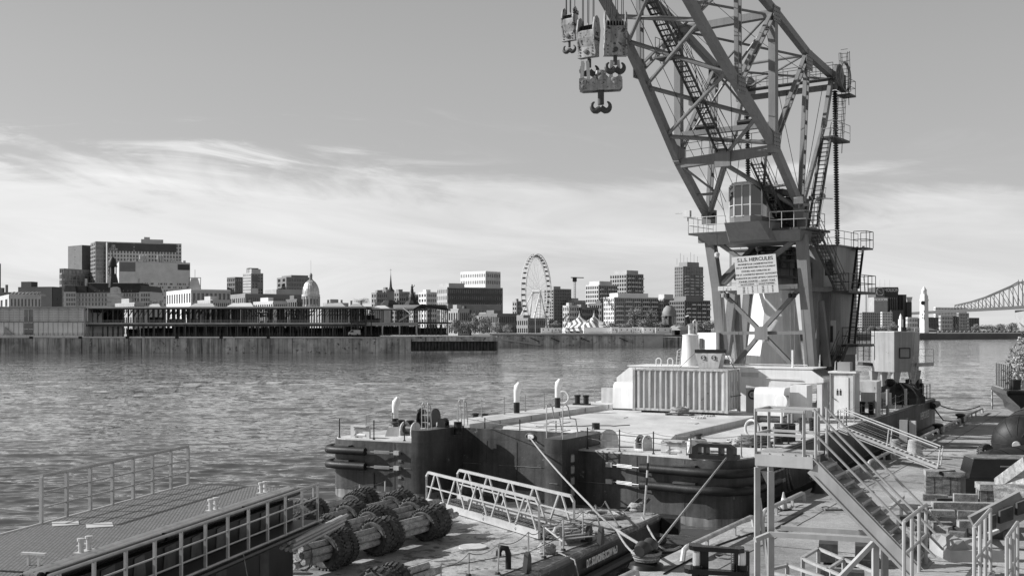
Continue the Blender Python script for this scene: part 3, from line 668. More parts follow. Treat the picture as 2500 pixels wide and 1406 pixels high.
# steeple and statue
t = thing('church_steeple', 'dark pointed church steeple left of the statue', 'steeple', W(954, 745, 800)); c = W(954, 745, 802)
MB().boxc(c + V3((0, 0, -3)), 4.6, 4.6, 13, base=True).build('tower', fmat(.18), t)
MB().lathe([(3.1, 10), (1.4, 11.5), (.9, 13), (.12, 22), (.05, 26)], c, 8).build('spire', roof_dark, t); MB().beam(c + V3((-.7, 0, 24.8)), c + V3((.7, 0, 24.8)), .15).build('cross', dark_steel, t)
MB().lathe([(6.5, -1), (6.2, 1), (3.3, 3.5), (2.4, 3.6)], c + V3((-1, 0, 0)), 8).build('roof', roof_dark, t)
t = thing('chapel_statue', 'dark statue of a robed figure with raised arm on a domed chapel roof', 'statue', W(1006, 745, 700)); c = W(1006, 745, 702)
MB().lathe([(5, -2), (4.6, 1), (2.6, 3), (2.3, 5), (1.2, 7), (1.0, 7.6)], c, 10).build('cupola', roof_dark, t)
MB().lathe([(1.0, 7.6), (.95, 9), (.7, 10.6), (.8, 11.4), (.3, 11.9), (.42, 12.3), (.3, 12.8), (0, 12.9)], c, 10).build('figure', dark_steel, t, smooth=True)
MB().path([c + V3((.5, 0, 11.2)), c + V3((1.3, -.2, 11.7)), c + V3((1.6, -.2, 12.5))], .2, 6).build('arm', dark_steel, t)
for k in (-1, 1): MB().lathe([(.6, 3), (.5, 5.2), (0, 5.8)], c + V3((3.2 * k, -1, 0)), 6).build('pinnacle', roof_dark, t)
B('long_brick_block', 'long dark six-storey block with rows of pale windows, in front of the white gridded tower', 1068, 1093, 1227, 703, 900, 66, .30, 7, 5, 28, .42, .5, v2=.07, gl=far_glass_pale, pent=[(0, 1, .02, .3, 3)])
B('white_grid_tower', 'bright white tower with a grid of square windows', 1125, 1186, 1221, 664, 1000, 38, .85, 9, 14, 8, .5, .48, v2=.42)
B('brick_base', 'brown brick lower storeys under the long dark block', 1085, 1095, 1224, 745, 880, 66, .2, 2, 2, 18, .7, .7, v2=.17)
B('apartment_tower', 'grey apartment tower just right of the wheel', 1330, 1352, 1394, 707, 1050, 58, .24, 14, 5, 10, .38, .35, v2=.17, pent=[(.1, .6, .2, .6, 2.5)])
# terraces condos
def balconies(t, P, Q, z0, z1, rows, cols, m, o=1.4):
    P, Q = V3((P.x, P.y, 0)), V3((Q.x, Q.y, 0)); d = (Q - P).normalized(); n = V3((d.y, -d.x, 0)); w = MB(); fh = (z1 - z0) / rows
    for i in range(1, rows):
        for j in range(cols):
            if (i * 3 + j * 5) % 7 == 0: continue
            a = P.lerp(Q, (j + .12) / cols) + n * .5; b = P.lerp(Q, (j + .88) / cols) + n * .5
            w.beam(a + n * o / 2 + V3((0, 0, z0 + i * fh)), b + n * o / 2 + V3((0, 0, z0 + i * fh)), o, .22)
            w.beam(a + n * o + V3((0, 0, z0 + i * fh + .5)), b + n * o + V3((0, 0, z0 + i * fh + .5)), .06, .9)
    w.build('balconies', m, t, kind='stuff')
for args in (('condo_terrace', 'stepped pale condo left of the flat-roofed condo tower', 1431, 1462, 1506, 697, 960, 50, .45, 11, 6, 8, .33, .3), ('condo_tower', 'flat-roofed condo tower with stacked corner balconies, left of the tallest condo', 1490, 1530, 1570, 670, 980, 48, .33, 14, 7, 8, .33, .3),
             ('condo_terrace', 'long seven-storey condo behind the bare trees and the tent', 1475, 1500, 1606, 727, 880, 62, .6, 8, 6, 22, .33, .35), ('condo_terrace', 'light stepped condo to the right of the bare trees', 1603, 1620, 1652, 730, 900, 55, .42, 8, 4, 7, .33, .3),
             ('condo_terrace', 'dark condo wing between the small domed pavilion and the crane', 1636, 1672, 1733, 735, 870, 52, .16, 8, 8, 12, .33, .3)):
    t, a, b, d_, e, z1 = B(*args, v2=max(.1, args[8] * .45), pent=[(.1, .9, .1, .8, 3)])  # right faces darkened in colour to read as turned from the sun
    balconies(t, b, d_, 4.5, z1, args[9], 5, fmat(.5)); 
t, a, b, d_, e, z1 = B('condo_tower', 'tallest glass condo tower with rooftop antennas, left of the crane leg', 1648, 1668, 1716, 652, 1050, 56, .20, 20, 4, 12, .25, .15, v2=.2, gl=far_glass_pale, pent=[(0, 1, .2, .8, 4)])
balconies(t, b, d_, 8, z1 - 6, 18, 4, fmat(.4), 2.0)
for k in range(7): MB().tube((a.x + 3 + 3.2 * k, a.y + 8, z1 + 3), (a.x + 3 + 3.2 * k, a.y + 8, z1 + 9 + (k * 5) % 7), .12, 4).build('antenna', dark_steel, t)
# small domed pavilion
t = thing('domed_pavilion', 'small pavilion with a tall ribbed dome on columns, among the trees', 'pavilion', W(1634, 792, 640)); c = W(1634, 792, 642)
for k in range(10): a_ = k * PI / 5; MB().tube(c + V3((3.8 * math.cos(a_), 3.8 * math.sin(a_), 0)), c + V3((3.8 * math.cos(a_), 3.8 * math.sin(a_), 4.6)), .28, 6).build('column', fmat(.4), t)
MB().lathe([(4.4, 4.6), (4.4, 5.2), (4.0, 5.3), (3.9, 7), (3.2, 9), (1.9, 10.3), (1.9, 10.6), (0, 10.7)], c, 20).build('dome', fmat(.2), t, smooth=True); MB().lathe([(2.4, -.5), (2.4, 4.5)], c, 12).build('core', fmat(.1), t)
# tower cranes
for px, y0, y1, Y, lab in ((1403, 675, 742, 1100, 'thin lattice tower crane standing right of the wheel'), (2114, 715, 757, 1700, 'distant thin tower crane left of the brewery'), ):
    t = thing('tower_crane', lab, 'tower crane', W(px, y1, Y)); m = MB(); a, b = W(px, y1 + 8, Y), W(px, y0, Y); h = b.z - a.z; w_ = .9
    for sx in (-1, 1):
        for sy in (-1, 1): m.tube(a + V3((sx * w_, sy * w_, 0)), b + V3((sx * w_, sy * w_, 0)), .22, 4)
    n = int(h / 2.2)
    for i in range(n): z = h * i / n; m.tube(a + V3((-w_, -w_, z)), a + V3((w_, -w_, z + h / n)), .14, 4); m.tube(a + V3((w_, -w_, z)), a + V3((-w_, -w_, z + h / n)), .14, 4)
    m.build('mast', galv, t)
    if px < 2000: MB().boxc(b + V3((0, 0, -3)), 4, 3, 4).build('cab', dark_steel, t); MB().beam(b + V3((-4, 0, -1)), b + V3((9, 6, -1)), 1, 1).build('jib', galv, t)
    else: MB().beam(b + V3((0, 0, 0)), b + V3((-4, 0, 24)), .8, .8).build('jib', galv, t)

# ---- the wheel
fw = thing('observation_wheel', 'white observation wheel with dark cabins, seen almost edge on', 'big wheel', W(1310, 805, 900))
c = W(1310, 712, 900); Rw = 29.5; phi = math.radians(68.5); hx = V3((math.cos(phi), math.sin(phi), 0)); hn = V3((math.sin(phi), -math.cos(phi), 0)); uz = V3((0, 0, 1))
wheel_w = mat('wheel_white_steel', .72, .5, var=.05)
def wp(a, r, o): return c + hx * (r * math.cos(a)) + uz * (r * math.sin(a)) + hn * o
for o in (-1.8, 1.8):
    MB().path([wp(2 * PI * k / 84, Rw, o) for k in range(84)], .32, 6, closed=True).build('rim', wheel_w, fw, smooth=True)
    MB().path([wp(2 * PI * k / 84, Rw - 1.9, o) for k in range(84)], .18, 5, closed=True).build('rim', wheel_w, fw, smooth=True)
for k in range(42):
    a_ = 2 * PI * k / 42
    MB().path([wp(a_, Rw, -1.8), wp(a_, Rw, 1.8)], .13, 4).build('cross_tie', wheel_w, fw)
for k in range(42):
    a_ = 2 * PI * (k + .5) / 42; p = wp(a_, Rw - .2, 0) - uz * 1.1
    g = MB().boxc(p, 2.0, 2.2, 1.25, phi).build('gondola', black_gloss, fw); MB().boxc(p + uz * .72, 2.1, 2.3, .2, phi).build('gondola_roof', wheel_w, g)
for k in range(21):
    a_ = 2 * PI * k / 21
    for o in (-1.8, 1.8): MB().path([wp(a_, 1.3, o * 1.6), wp(a_, Rw - 1.9, o)], .09, 4).build('spoke', wheel_w, fw)
MB().tube(c - hn * 3.6, c + hn * 3.6, 1.3, 16).build('hub', wheel_w, fw, smooth=True)
for (px, Y, o) in ((1254, 885, -3.2), (1290, 915, -3.2), (1296, 880, 3.2), (1338, 920, 3.2), (1316, 900, 3.2)):
    a_ = W(px, 803, Y); a_.z = 7.0; MB().tube(a_, c + hn * o, .75, 8, .5).build('support_leg', wheel_w, fw, smooth=True)
m = MB()
for k in range(9):
    z = 8 + k * 2.4; m.path([W(1298 + k, 800, 890) * 1 + V3((0, 0, z - 8)), W(1334 - k, 800, 905) + V3((0, 0, z - 6))], .1, 4); m.path([W(1334 - k, 800, 905) + V3((0, 0, z - 8)), W(1298 + k, 800, 890) + V3((0, 0, z - 6))], .1, 4)
m.build('stair_tower', wheel_w, fw, kind='stuff')
MB().hexa(fbox(1240, 1300, 799, 803, 870, 20)).build('boarding_deck', fmat(.5), fw)

# ---- striped big top
tent = thing('striped_tent', 'big top tent with swirling dark and white stripes and two peaks', 'tent', W(1432, 812, 560))
tm = bpy.data.materials.new('striped_canvas'); tm.use_nodes = True; nt = tm.node_tree; bb = nt.nodes['Principled BSDF']; bb.inputs['Roughness'].default_value = .7
ge = nt.nodes.new('ShaderNodeNewGeometry'); mp = nt.nodes.new('ShaderNodeMapping'); mp.inputs['Rotation'].default_value = (0, .9, .3); wv = nt.nodes.new('ShaderNodeTexWave'); wv.inputs['Scale'].default_value = .16; wv.inputs['Distortion'].default_value = 5; wv.inputs['Detail'].default_value = 1; wv.inputs['Detail Scale'].default_value = .45
cr = nt.nodes.new('ShaderNodeValToRGB'); cr.color_ramp.interpolation = 'CONSTANT'; cr.color_ramp.elements[0].color = (.8, .8, .8, 1); cr.color_ramp.elements[1].color = (.14, .14, .14, 1); cr.color_ramp.elements[1].position = .52
nt.links.new(ge.outputs['Position'], mp.inputs[0]); nt.links.new(mp.outputs[0], wv.inputs[0]); nt.links.new(wv.outputs[1], cr.inputs[0]); nt.links.new(cr.outputs[0], bb.inputs[0])
c = W(1432, 806, 572); Lx = 57 * 572 / F; Lz = lambda y: zz(y, 572)
pk = [(W(1415, 0, 572).x, 572, zz(768, 572)), (W(1451, 0, 572).x, 574, zz(767, 572)), (W(1444, 0, 562).x, 560, zz(779, 562))]
NXT, NYT = 44, 20; v = []; z_e = zz(800, 572)
for j in range(NYT + 1):
    for i in range(NXT + 1):
        x = c.x - Lx + 2 * Lx * i / NXT; y = 554 + 38 * j / NYT
        ex = min(1, (1 - abs(2 * i / NXT - 1)) * 2.2) * min(1, (1 - abs(2 * j / NYT - 1)) * 2.2)
        h = 0
        for (qx, qy, qz) in pk: r_ = math.hypot((x - qx) / 1.25, (y - qy)); h = max(h, (qz - z_e) * math.exp(-r_ / (4.4 if qz > pk[2][2] + .5 else 3.2)) * 1.0)
        base = 2.6 * (1 - ((x - c.x) / Lx) ** 2) * min(1, (1 - abs(2 * j / NYT - 1)) * 1.5)
        v.append(V3((x, y, z_e - 1.6 + 1.6 * min(1, ex * 3) + max(base, h) * min(1, ex * 2))))
m = MB(); m.add(v, [(j * (NXT + 1) + i, j * (NXT + 1) + i + 1, (j + 1) * (NXT + 1) + i + 1, (j + 1) * (NXT + 1) + i) for j in range(NYT) for i in range(NXT)], False); m.build('canopy', tm, tent, smooth=True)
MB().hexa(fbox(1380, 1484, 800, 813, 556, 34, 5.2)).build('side_wall', tm, tent)
for q in pk[:2]:
    MB().tube((q[0], q[1], q[2] - 1), (q[0], q[1], q[2] + 2.0), .15, 5).build('mast', galv, tent); MB().lathe([(.9, -1.6), (.25, 0), (.35, .3), (0, .9)], q, 10).build('peak_cap', roof_pale, tent)
for k, (x0, x1, y0, lab) in enumerate(((1321, 1352, 801, 'white site trailer at the foot of the wheel'), (1352, 1371, 801, 'shorter white site trailer next to the tent on its left'), (1425, 1492, 800, 'grey-white long marquee wall in front of the tent'), (1492, 1510, 799, 'pale trailer right of the long marquee wall'), (1512, 1545, 800, 'white trailer with two small windows right of the tent'), (1546, 1568, 799, 'slightly taller white trailer in the trailer row'), (1570, 1600, 800, 'white trailer with square windows in the middle of the row'), (1602, 1640, 800, 'white trailer under the domed pavilion'))):
    t = thing('site_trailer', lab, 'trailer', W((x0 + x1) / 2, 813, 540), group='white trailers along the quay'); Yk = 540 + (k % 3)
    MB().hexa(fbox(x0, x1, y0, 812.5, Yk, 3, 5.3)).build('body', fmat(.62), t); MB().hexa(fbox(x0 - .5, x1 + .5, y0 - 1, y0 - .1, Yk - .2, 3.4)).build('roof', fmat(.45), t)
    if k not in (2,):
        for x in (x0 + 4, x0 + (x1 - x0) * .55): MB().hexa(fbox(x, x + 2.4, 803.5, 806.5, Yk - .06, .1)).build('window', far_glass, t)
        MB().hexa(fbox(x1 - 5, x1 - 2.5, 804, 812, Yk - .06, .1)).build('door', fmat(.2), t)
for px, w_, yt, lab in ((1645, 16, 794, 'small peaked white tent right of the trailers'), (1672, 26, 796, 'low rounded white tent right of the peaked one')):
    t = thing('white_tent', lab, 'tent', W(px, 812, 550)); a, b = W(px - w_, 806, 550), W(px + w_, 806, 550); h = zz(yt, 550)
    if w_ < 20: MB().add([V3((a.x, 548, a.z)), V3((b.x, 548, a.z)), V3((b.x, 555, a.z)), V3((a.x, 555, a.z)), V3(((a.x + b.x) / 2, 551, h)), ], [(0, 1, 4), (1, 2, 4), (2, 3, 4), (3, 0, 4), (0, 3, 2, 1)], False).build('canopy', roof_pale, t)
    else: MB().extr([W(px + w_ * math.cos(q), 806 - (806 - yt) * math.sin(q), 550) for q in [PI * k / 8 for k in range(9)]], (0, 8, 0)).build('canopy', roof_pale, t)
    MB().hexa(fbox(px - w_ + 1, px + w_ - 1, 806.2, 812, 551, 4, 5.3)).build('side_wall', roof_pale, t)
m = MB()
for k in range(150): m.hexa(fbox(1216 + k * 3, 1216.4 + k * 3, 810.5, 814, 517, .06))
m.beam(W(1216, 811, 517), W(1666, 811, 517), .06); m.build('quay_railing', dark_steel, None, kind='stuff', label='thin railing along the far quay in front of the trailers', cat='railing')
for px, y0, lab in ((1307, 762, 'tall thin lamp mast in front of the wheel'), (1385, 748, 'thin lamp mast left of the tent'), (1217, 776, 'thin lamp mast left of the wheel leg')):
    t = thing('lamp_mast', lab, 'lamp post', W(px, 812, 540)); MB().tube(W(px, 814, 540), W(px, y0, 540), .12, 5).build('mast', galv, t); MB().boxc(W(px, y0, 540), .8, .3, .3).build('lamp_head', galv, t)

# ---- right bank
B('apartment_block', 'grid-fronted apartment block left of the brewery', 2085, 2105, 2153, 763, 1560, 62, .3, 7, 4, 10, .3, .3)
B('apartment_block', 'brighter grid-fronted apartment block at the foot of the brewery', 2150, 2154, 2178, 763, 1500, 60, .6, 7, 2, 6, .3, .3)
br = thing('brewery', 'dark brewery tower with a clock emblem and its name in large letters', 'brewery', W(2165, 800, 1800)); YB = 1800
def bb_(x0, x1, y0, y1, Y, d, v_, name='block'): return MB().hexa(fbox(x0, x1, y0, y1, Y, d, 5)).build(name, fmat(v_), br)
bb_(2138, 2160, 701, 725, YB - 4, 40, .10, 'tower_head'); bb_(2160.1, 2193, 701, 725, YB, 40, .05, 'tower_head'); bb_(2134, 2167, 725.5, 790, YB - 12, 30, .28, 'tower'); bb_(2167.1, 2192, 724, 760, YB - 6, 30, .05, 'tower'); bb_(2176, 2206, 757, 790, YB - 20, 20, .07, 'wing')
bb_(2195, 2203, 719, 790, YB + 8, 20, .05, 'silo'); bb_(2204, 2213, 719, 790, YB + 4, 20, .07, 'silo'); bb_(2213.5, 2226, 737, 800, YB, 20, .045, 'silo')
MB().hexa([W(2215, 737, YB + 5), W(2225, 737, YB + 5), W(2225, 737, YB + 15), W(2215, 737, YB + 15), W(2213, 725, YB + 5), W(2228, 725, YB + 5), W(2228, 725, YB + 15), W(2213, 725, YB + 15)]).build('hopper', fmat(.4), br)
for k in range(5): bb_(2169 + k * 5, 2170 + k * 5, 727, 758, YB - 8, 2, .12, 'rib')
text('MOLSON', 7.0, W(2176.5, 708.5, YB - .6), (1, 0, 0), (0, 0, 1), roof_pale, br, ext=.1, bold=.22, sx=.80)
text('MOLSON', 4.6, W(2150, 732, YB - 12.8), (1, 0, 0), (0, 0, 1), mat('sign_white', .9), br, ext=.3, bold=.25, sx=1.12)
cc_ = W(2148.5, 712, YB - 4.8)
MB().path([cc_ + V3((5.0 * (abs(math.cos(q)) ** .6) * (1 if math.cos(q) > 0 else -1), 0, 5.6 * (abs(math.sin(q)) ** .6) * (1 if math.sin(q) > 0 else -1))) for q in [2 * PI * k / 24 for k in range(24)]], .35, 5, closed=True).build('clock_emblem', roof_pale, br)
for e_ in ((-3, 2.6), (2.6, -1.8)): MB().beam(cc_, cc_ + V3((e_[0], 0, e_[1])), .3, .5).build('clock_hand', roof_pale, br)
for px in (2148, 2160, 2172): MB().tube(W(px, 701, YB + 10), W(px, 683, YB + 10), .25, 4).build('antenna', galv, br)
ct = thing('clock_tower', 'slender white clock tower with an open belfry, by the right-hand quay', 'clock tower', W(2256, 815, 960)); YT = 960; u_ = YT / F
c = W(2256, 812, YT); c.z = 5; wt = white
def ctb(w0, w1, y0, y1, name='shaft', m=wt):
    z0, z1_ = zz(y0, YT) , zz(y1, YT); v_ = [V3((c.x + x * a, YT + y * a, z)) for z, a in ((z0, w0 * u_), (z1_, w1 * u_)) for x, y in ((-1, -1), (1, -1), (1, 1), (-1, 1))]; Rm = Matrix.Rotation(.5, 3, 'Z'); cc0 = V3((c.x, YT, 0))
    v_ = [cc0 + Rm @ (p - cc0) for p in v_]
    return MB().add(v_, MB.HF, False).build(name, m, ct)
ctb(7.8, 6.8, 816, 735); ctb(7.4, 7.4, 734.9, 730, 'cornice'); ctb(6.6, 6.6, 729.9, 722); ctb(5.6, 5.2, 721.9, 718, 'cornice')
for sx in (-1, 1):
    for sy in (-1, 1): MB().boxc((c.x + sx * 3.4 * u_, YT + sy * 3.4 * u_, zz(718, YT)), .9, .9, 9 * u_, .5, base=True).build('belfry_column', wt, ct)
ctb(4.6, 4.6, 709, 706.5, 'cornice'); ctb(3.4, 2.0, 706.4, 702, 'belfry_roof'); ctb(1.8, .3, 701.9, 699, 'belfry_roof')
MB().lathe([(1.75, 0), (1.75, .25), (0, .26)], W(2253.5, 739.5, YT - 3.2), 18, V3((-.45, -.89, 0)).to_track_quat('Z', 'Y').to_matrix()).build('clock_face', black, ct)
for y, px in ((760, 2256), (768, 2252), (776, 2252), (776, 2256)): MB().boxc(W(px, y, YT - 3.1), .5, .5, 1.5, .5).build('window', far_glass, ct)
t = thing('clock_tower_annex', 'short white companion tower in front of the brewery silos', 'tower', W(2199, 805, 970)); c2_ = W(2199, 805, 970); c2_.z = 5
MB().boxc(c2_, 2.9, 2.9, 11.5, .5, base=True).build('shaft', wt, t); MB().boxc(c2_ + V3((0, 0, 11.51)), 1.8, 1.8, 2.2, .5, base=True).build('belfry', wt, t); MB().lathe([(1.2, 13.72), (0, 16.5)], c2_, 8).build('spire', wt, t)
t = thing('white_shed', 'low white peaked hall behind the clock tower base', 'shed', W(2265, 806, 990)); MB().extr([W(2205, 806, 990), W(2205, 801, 990), W(2268, 800, 990), W(2292, 807, 990)], (0, 12, 0)).build('hall', roof_pale, t)
for l, c_, r_, yt, Y, th2, v_, lab in ((2212, 2216, 2240, 776, 1250, 60, .6, 'small white block left of the clock tower'), (2230, 2234, 2262, 778, 1300, 60, .2, 'dark windowed block behind the clock tower'), (2262, 2266, 2298, 776, 1350, 60, .12, 'brick block directly right of the clock tower'), (2292, 2297, 2325, 772, 1330, 60, .45, 'mill building with a bright grid front right of the clock tower'), (2322, 2326, 2340, 774, 1400, 60, .07, 'dark mill block behind the bridge deck'), (2280, 2284, 2360, 751, 2200, 62, .75, 'long white office slab seen through the bridge trusses'), (2336, 2341, 2365, 765, 1700, 60, .3, 'grey block under the bridge deck'), (2362, 2366, 2390, 777, 1600, 60, .07, 'dark block right of the grey one under the bridge')):
    B('bank_block', lab, l, c_, r_, yt, Y, th2, v_, max(2, int((808 - yt) * Y / F / 4.2)), 2, max(3, int((r_ - c_) / 3.6)), .38, .36)
# right-hand far quay
t = thing('pier', 'low dark quay with a row of fender openings on the right bank', 'pier', W(2380, 823, 1080))
MB().hexa([W(2120, 823, 900) * 1 + V3((0, 0, -1)), W(2290, 828, 905) + V3((0, 0, -1)), W(2290, 828, 940) + V3((0, 0, -1)), W(2120, 823, 940) + V3((0, 0, -1)), V3((W(2120, 0, 900).x, 900, 5.0)), V3((W(2288, 0, 905).x, 905, 5.0)), V3((W(2288, 0, 940).x, 1000, 5.0)), V3((W(2120, 0, 940).x, 1000, 5.0))]).build('quay_head', fmat(.08), t)
MB().hexa(fbox(2285, 2530, 813, 824, 1080, 30, -.5)).build('quay_wall', fmat(.10, key='old_quay', var=.5, scale=.08), t); MB().hexa(fbox(2285, 2530, 811.5, 813.4, 1079, 32)).build('coping', fmat(.3), t)
for k in range(20): MB().hexa(fbox(2289 + k * 10.6, 2293 + k * 10.6, 816, 820.5, 1079.6, .8)).build('fender_opening', black, t)
m = MB()
for k in range(60): px = 2288 + k * 3.6; m.hexa(fbox(px, px + .5, 800 - (k * 7) % 4 * 3, 812, 1085, .4)) ; m.hexa(fbox(px, px + 2, 807, 812, 1088, 3)) if k % 3 else None
m.build('lamp_posts', fmat(.12), None, kind='stuff', label='row of small posts and stored goods on the right-bank quay', cat='quay clutter')
# bridge
bg_ = thing('cantilever_bridge', 'long steel cantilever truss bridge rising to its pier at the right edge', 'bridge', W(2490, 805, 1700))
YBr = lambda px: 2150 - (px - 2230) * 1.55
def bz(px, y): return W(px, y, YBr(px))
bst = fmat(.07, key='bridge_steel')
dk = lambda px: 765 - (px - 2228) * .056
for o in (0, 14):
    off = V3((2, o, 0)); 
    MB().beam(bz(2228, 765) + off, bz(2545, 747.2) + off, 2.5, 5.0).build('deck_girder', bst, bg_)
    top = [(2336, 745), (2375, 736), (2410, 725), (2445, 710), (2475, 697), (2493, 687), (2515, 697), (2545, 712)]
    bot = [(2300, 755), (2545, 744)]
    for (a, ya), (b, yb) in zip(top, top[1:]): MB().beam(bz(a, ya) + off, bz(b, yb) + off, 1.3, 1.6).build('top_chord', bst, bg_)
    def ty(px):
        for (a, ya), (b, yb) in zip(top, top[1:]):
            if px <= b: return ya + (yb - ya) * (px - a) / (b - a)
        return 712
    nodes = [2336, 2352, 2368, 2386, 2404, 2424, 2446, 2470, 2493, 2518, 2543]
    for k, px in enumerate(nodes):
        MB().beam(bz(px, dk(px) - 1) + off, bz(px, ty(px)) + off, .9).build('vertical', bst, bg_)
        if k < len(nodes) - 1:
            q = nodes[k + 1]
            MB().beam(bz(q, dk(q) - 2) + off, bz(px, ty(px)) + off, .7).build('diagonal', bst, bg_)
            mm_ = (px + q) / 2; MB().beam(bz(mm_, dk(mm_) - 2) + off, bz(mm_, (ty(px) + dk(px)) / 2) + off, .5).build('hanger', bst, bg_)
    MB().tube(bz(2493, 687) + off, bz(2493, 681) + off, .8, 5, .2).build('finial', bst, bg_)
MB().hexa([bz(2487, 815), bz(2512, 815), bz(2512, 815) + V3((0, 16, 0)), bz(2487, 815) + V3((0, 16, 0)), bz(2489, 757), bz(2510, 756), bz(2510, 756) + V3((0, 16, 0)), bz(2489, 757) + V3((0, 16, 0))]).build('stone_pier', fmat(.26), bg_)

# ------------------------------------------------------------------ trees
leafm = mat('pale_spring_foliage', .30, .8, var=.5, scale=.8); leafm2 = mat('mid_foliage', .10, .8, var=.5, scale=.8); bark = mat('bark', .08, .9, var=.3)
def crown_mesh(seed, n, size, bare=0.):
    q = random.Random(seed); v = []; f = []; cl = []
    for k in range(13):
        a = q.random() * 2 * PI; r = q.random() ** .5 * .78; cl.append((r * math.cos(a), r * math.sin(a) * .9, -.75 + 1.45 * q.random() * (1 - .35 * r), .30 + .2 * q.random()))
    for k in range(n):
        cx, cy, cz, cr_ = cl[k % 13]; d = V3((q.gauss(0, 1), q.gauss(0, 1), q.gauss(0, 1))).normalized() * cr_ * (q.random() ** .35)
        p = V3((cx, cy, cz)) + d; a = V3((q.gauss(0, 1), q.gauss(0, 1), q.gauss(0, 1))).normalized() * size * (.6 + .8 * q.random()); b = a.cross(V3((q.gauss(0, 1), q.gauss(0, 1), q.gauss(0, 1)))).normalized() * size * (.5 + .6 * q.random())
        i = len(v); v += [p - a, p - b, p + a, p + b]; f.append((i, i + 1, i + 2, i + 3))
    me = bpy.data.meshes.new('crown'); me.from_pydata(v, [], f); return me
CR = [crown_mesh(s_, 1500, .075) for s_ in (1, 2, 3)]; CRB = [crown_mesh(s_, 750, .045) for s_ in (4, 5)]; CRN = crown_mesh(9, 6500, .030)
def tree(label, px, yb, yt, w, Y, kind=0, name='tree', m=None, group=None):
    """px centre, base and top rows, half width in px"""
    b = W(px, yb, Y); h = (yb - yt) * Y / F; rw = w * Y / F
    t = thing(name, label, 'tree', b, group=group)
    me = (CR + CRB + [CRN])[kind]; 
    if not me.materials: me.materials.append(m or leafm)
    o = bpy.data.objects.new('crown', me); COL.objects.link(o); o.parent = t; th_c = h * (.92 if name == 'bush' else .74)
    o.scale = (rw, rw * .9, th_c * .62); o.location = (0, 0, h - th_c * .52); WM[o.name] = WM[t.name]
    q = random.Random(int(px)); tr = MB(); tr.path([b, b + V3((0, 0, h * .3)), b + V3((rw * .1, 0, h * .62))], [h * .035, h * .028, h * .012], 6)
    for k in range(6 if kind < 3 else 14):
        a = q.random() * 2 * PI; z = h * (.25 + .35 * q.random()); tr.path([b + V3((0, 0, z)), b + V3((rw * .45 * math.cos(a), rw * .45 * math.sin(a), z + h * .18)), b + V3((rw * .8 * math.cos(a), rw * .8 * math.sin(a), z + h * (.25 + .15 * q.random())))], [h * .016, h * .010, h * .004], 4)
    tr.build('trunk', bark, t)
    return t
TR = [(1110, 812, 777, 16, 470, 0, 'bush', 'rounded pale bush right at the end of the shed'), (1135, 812, 780, 15, 480, 1, 'bush', 'pale bush second from the shed end'), (1160, 810, 772, 15, 500, 2, 'bush', 'slightly taller pale bush left of the dark pines'), (1186, 806, 768, 16, 560, 1, 'tree', 'darker tree left of the wheel, above the bushes'), (1178, 812, 788, 18, 480, 0, 'bush', 'low pale bush below the dark tree left of the wheel'), (1215, 812, 786, 16, 530, 2, 'bush', 'pale bush just left of the slanting wheel leg'), (1238, 812, 790, 14, 545, 0, 'bush', 'small pale bush at the foot of the slanting wheel leg'), (1152, 785, 762, 12, 620, 1, 'tree', 'small dark tree behind the brick houses'),
      (1358, 806, 783, 14, 620, 2, 'tree', 'tree between the wheel and the tent'), (1490, 812, 786, 14, 600, 0, 'bush', 'pale bush at the right end of the tent'), (1516, 812, 786, 13, 600, 1, 'bush', 'pale bush behind the second trailer'), (1548, 800, 742, 22, 640, 3, 'tree', 'tall bare tree in front of the long condo, left one'), (1588, 802, 748, 20, 640, 4, 'tree', 'bare tree left of the domed pavilion'), (1540, 810, 778, 16, 610, 2, 'bush', 'bush at the foot of the tall bare tree'), (1572, 812, 776, 18, 600, 0, 'tree', 'round pale tree between the two bare trees'), (1606, 812, 782, 16, 600, 1, 'tree', 'round tree left of the domed pavilion base'), (1664, 812, 786, 16, 600, 2, 'bush', 'dark bush right of the domed pavilion'), (1700, 815, 785, 20, 570, 0, 'tree', 'pale tree left of the crane leg, nearest to it'), (1735, 815, 778, 20, 560, 1, 'tree', 'pale tree seen between the crane legs, left'), (1765, 815, 782, 20, 560, 2, 'tree', 'pale tree seen between the crane legs, right'),
      (2125, 814, 794, 14, 950, 0, 'bush', 'round bush left of the grey cabin roof'), (2150, 814, 792, 14, 950, 1, 'bush', 'round bush above the grey cabin roof'), (2182, 814, 786, 15, 950, 2, 'tree', 'tallest round tree at the foot of the brewery'), (2215, 814, 796, 10, 955, 0, 'bush', 'small bush left of the clock tower base'),
      (880, 748, 726, 24, 800, 3, 'tree', 'bare spreading tree behind the shed roof, left of the steeple'), (375, 748, 729, 14, 700, 4, 'tree', 'pale bare tree in front of the town hall, right side'), (2410, 812, 790, 16, 1500, 1, 'tree', 'low tree on the right bank under the bridge'), (2440, 812, 789, 16, 1500, 0, 'tree', 'another low tree on the right bank, closer to the bridge pier'), (2385, 812, 791, 15, 1500, 2, 'tree', 'low tree on the right bank right of the dark block'), (2470, 812, 786, 16, 1400, 0, 'tree', 'tree at the base of the stone bridge pier')]
for px, yb, yt, w, Y, k, nm, lab in TR: tree(lab, px, yb, yt, w, Y, k, nm)
tree('big pale willow leaning in at the right edge above the water', 2548, 1000, 752, 105, 120, 5, 'willow')
MB().prism([(sh(2492, 118), 116), (sh(2500, 118) + 80, 110), (sh(2500, 118) + 80, 150), (sh(2495, 130), 135)], -1, .3).build('river_bank', fmat(.12), kind='structure')
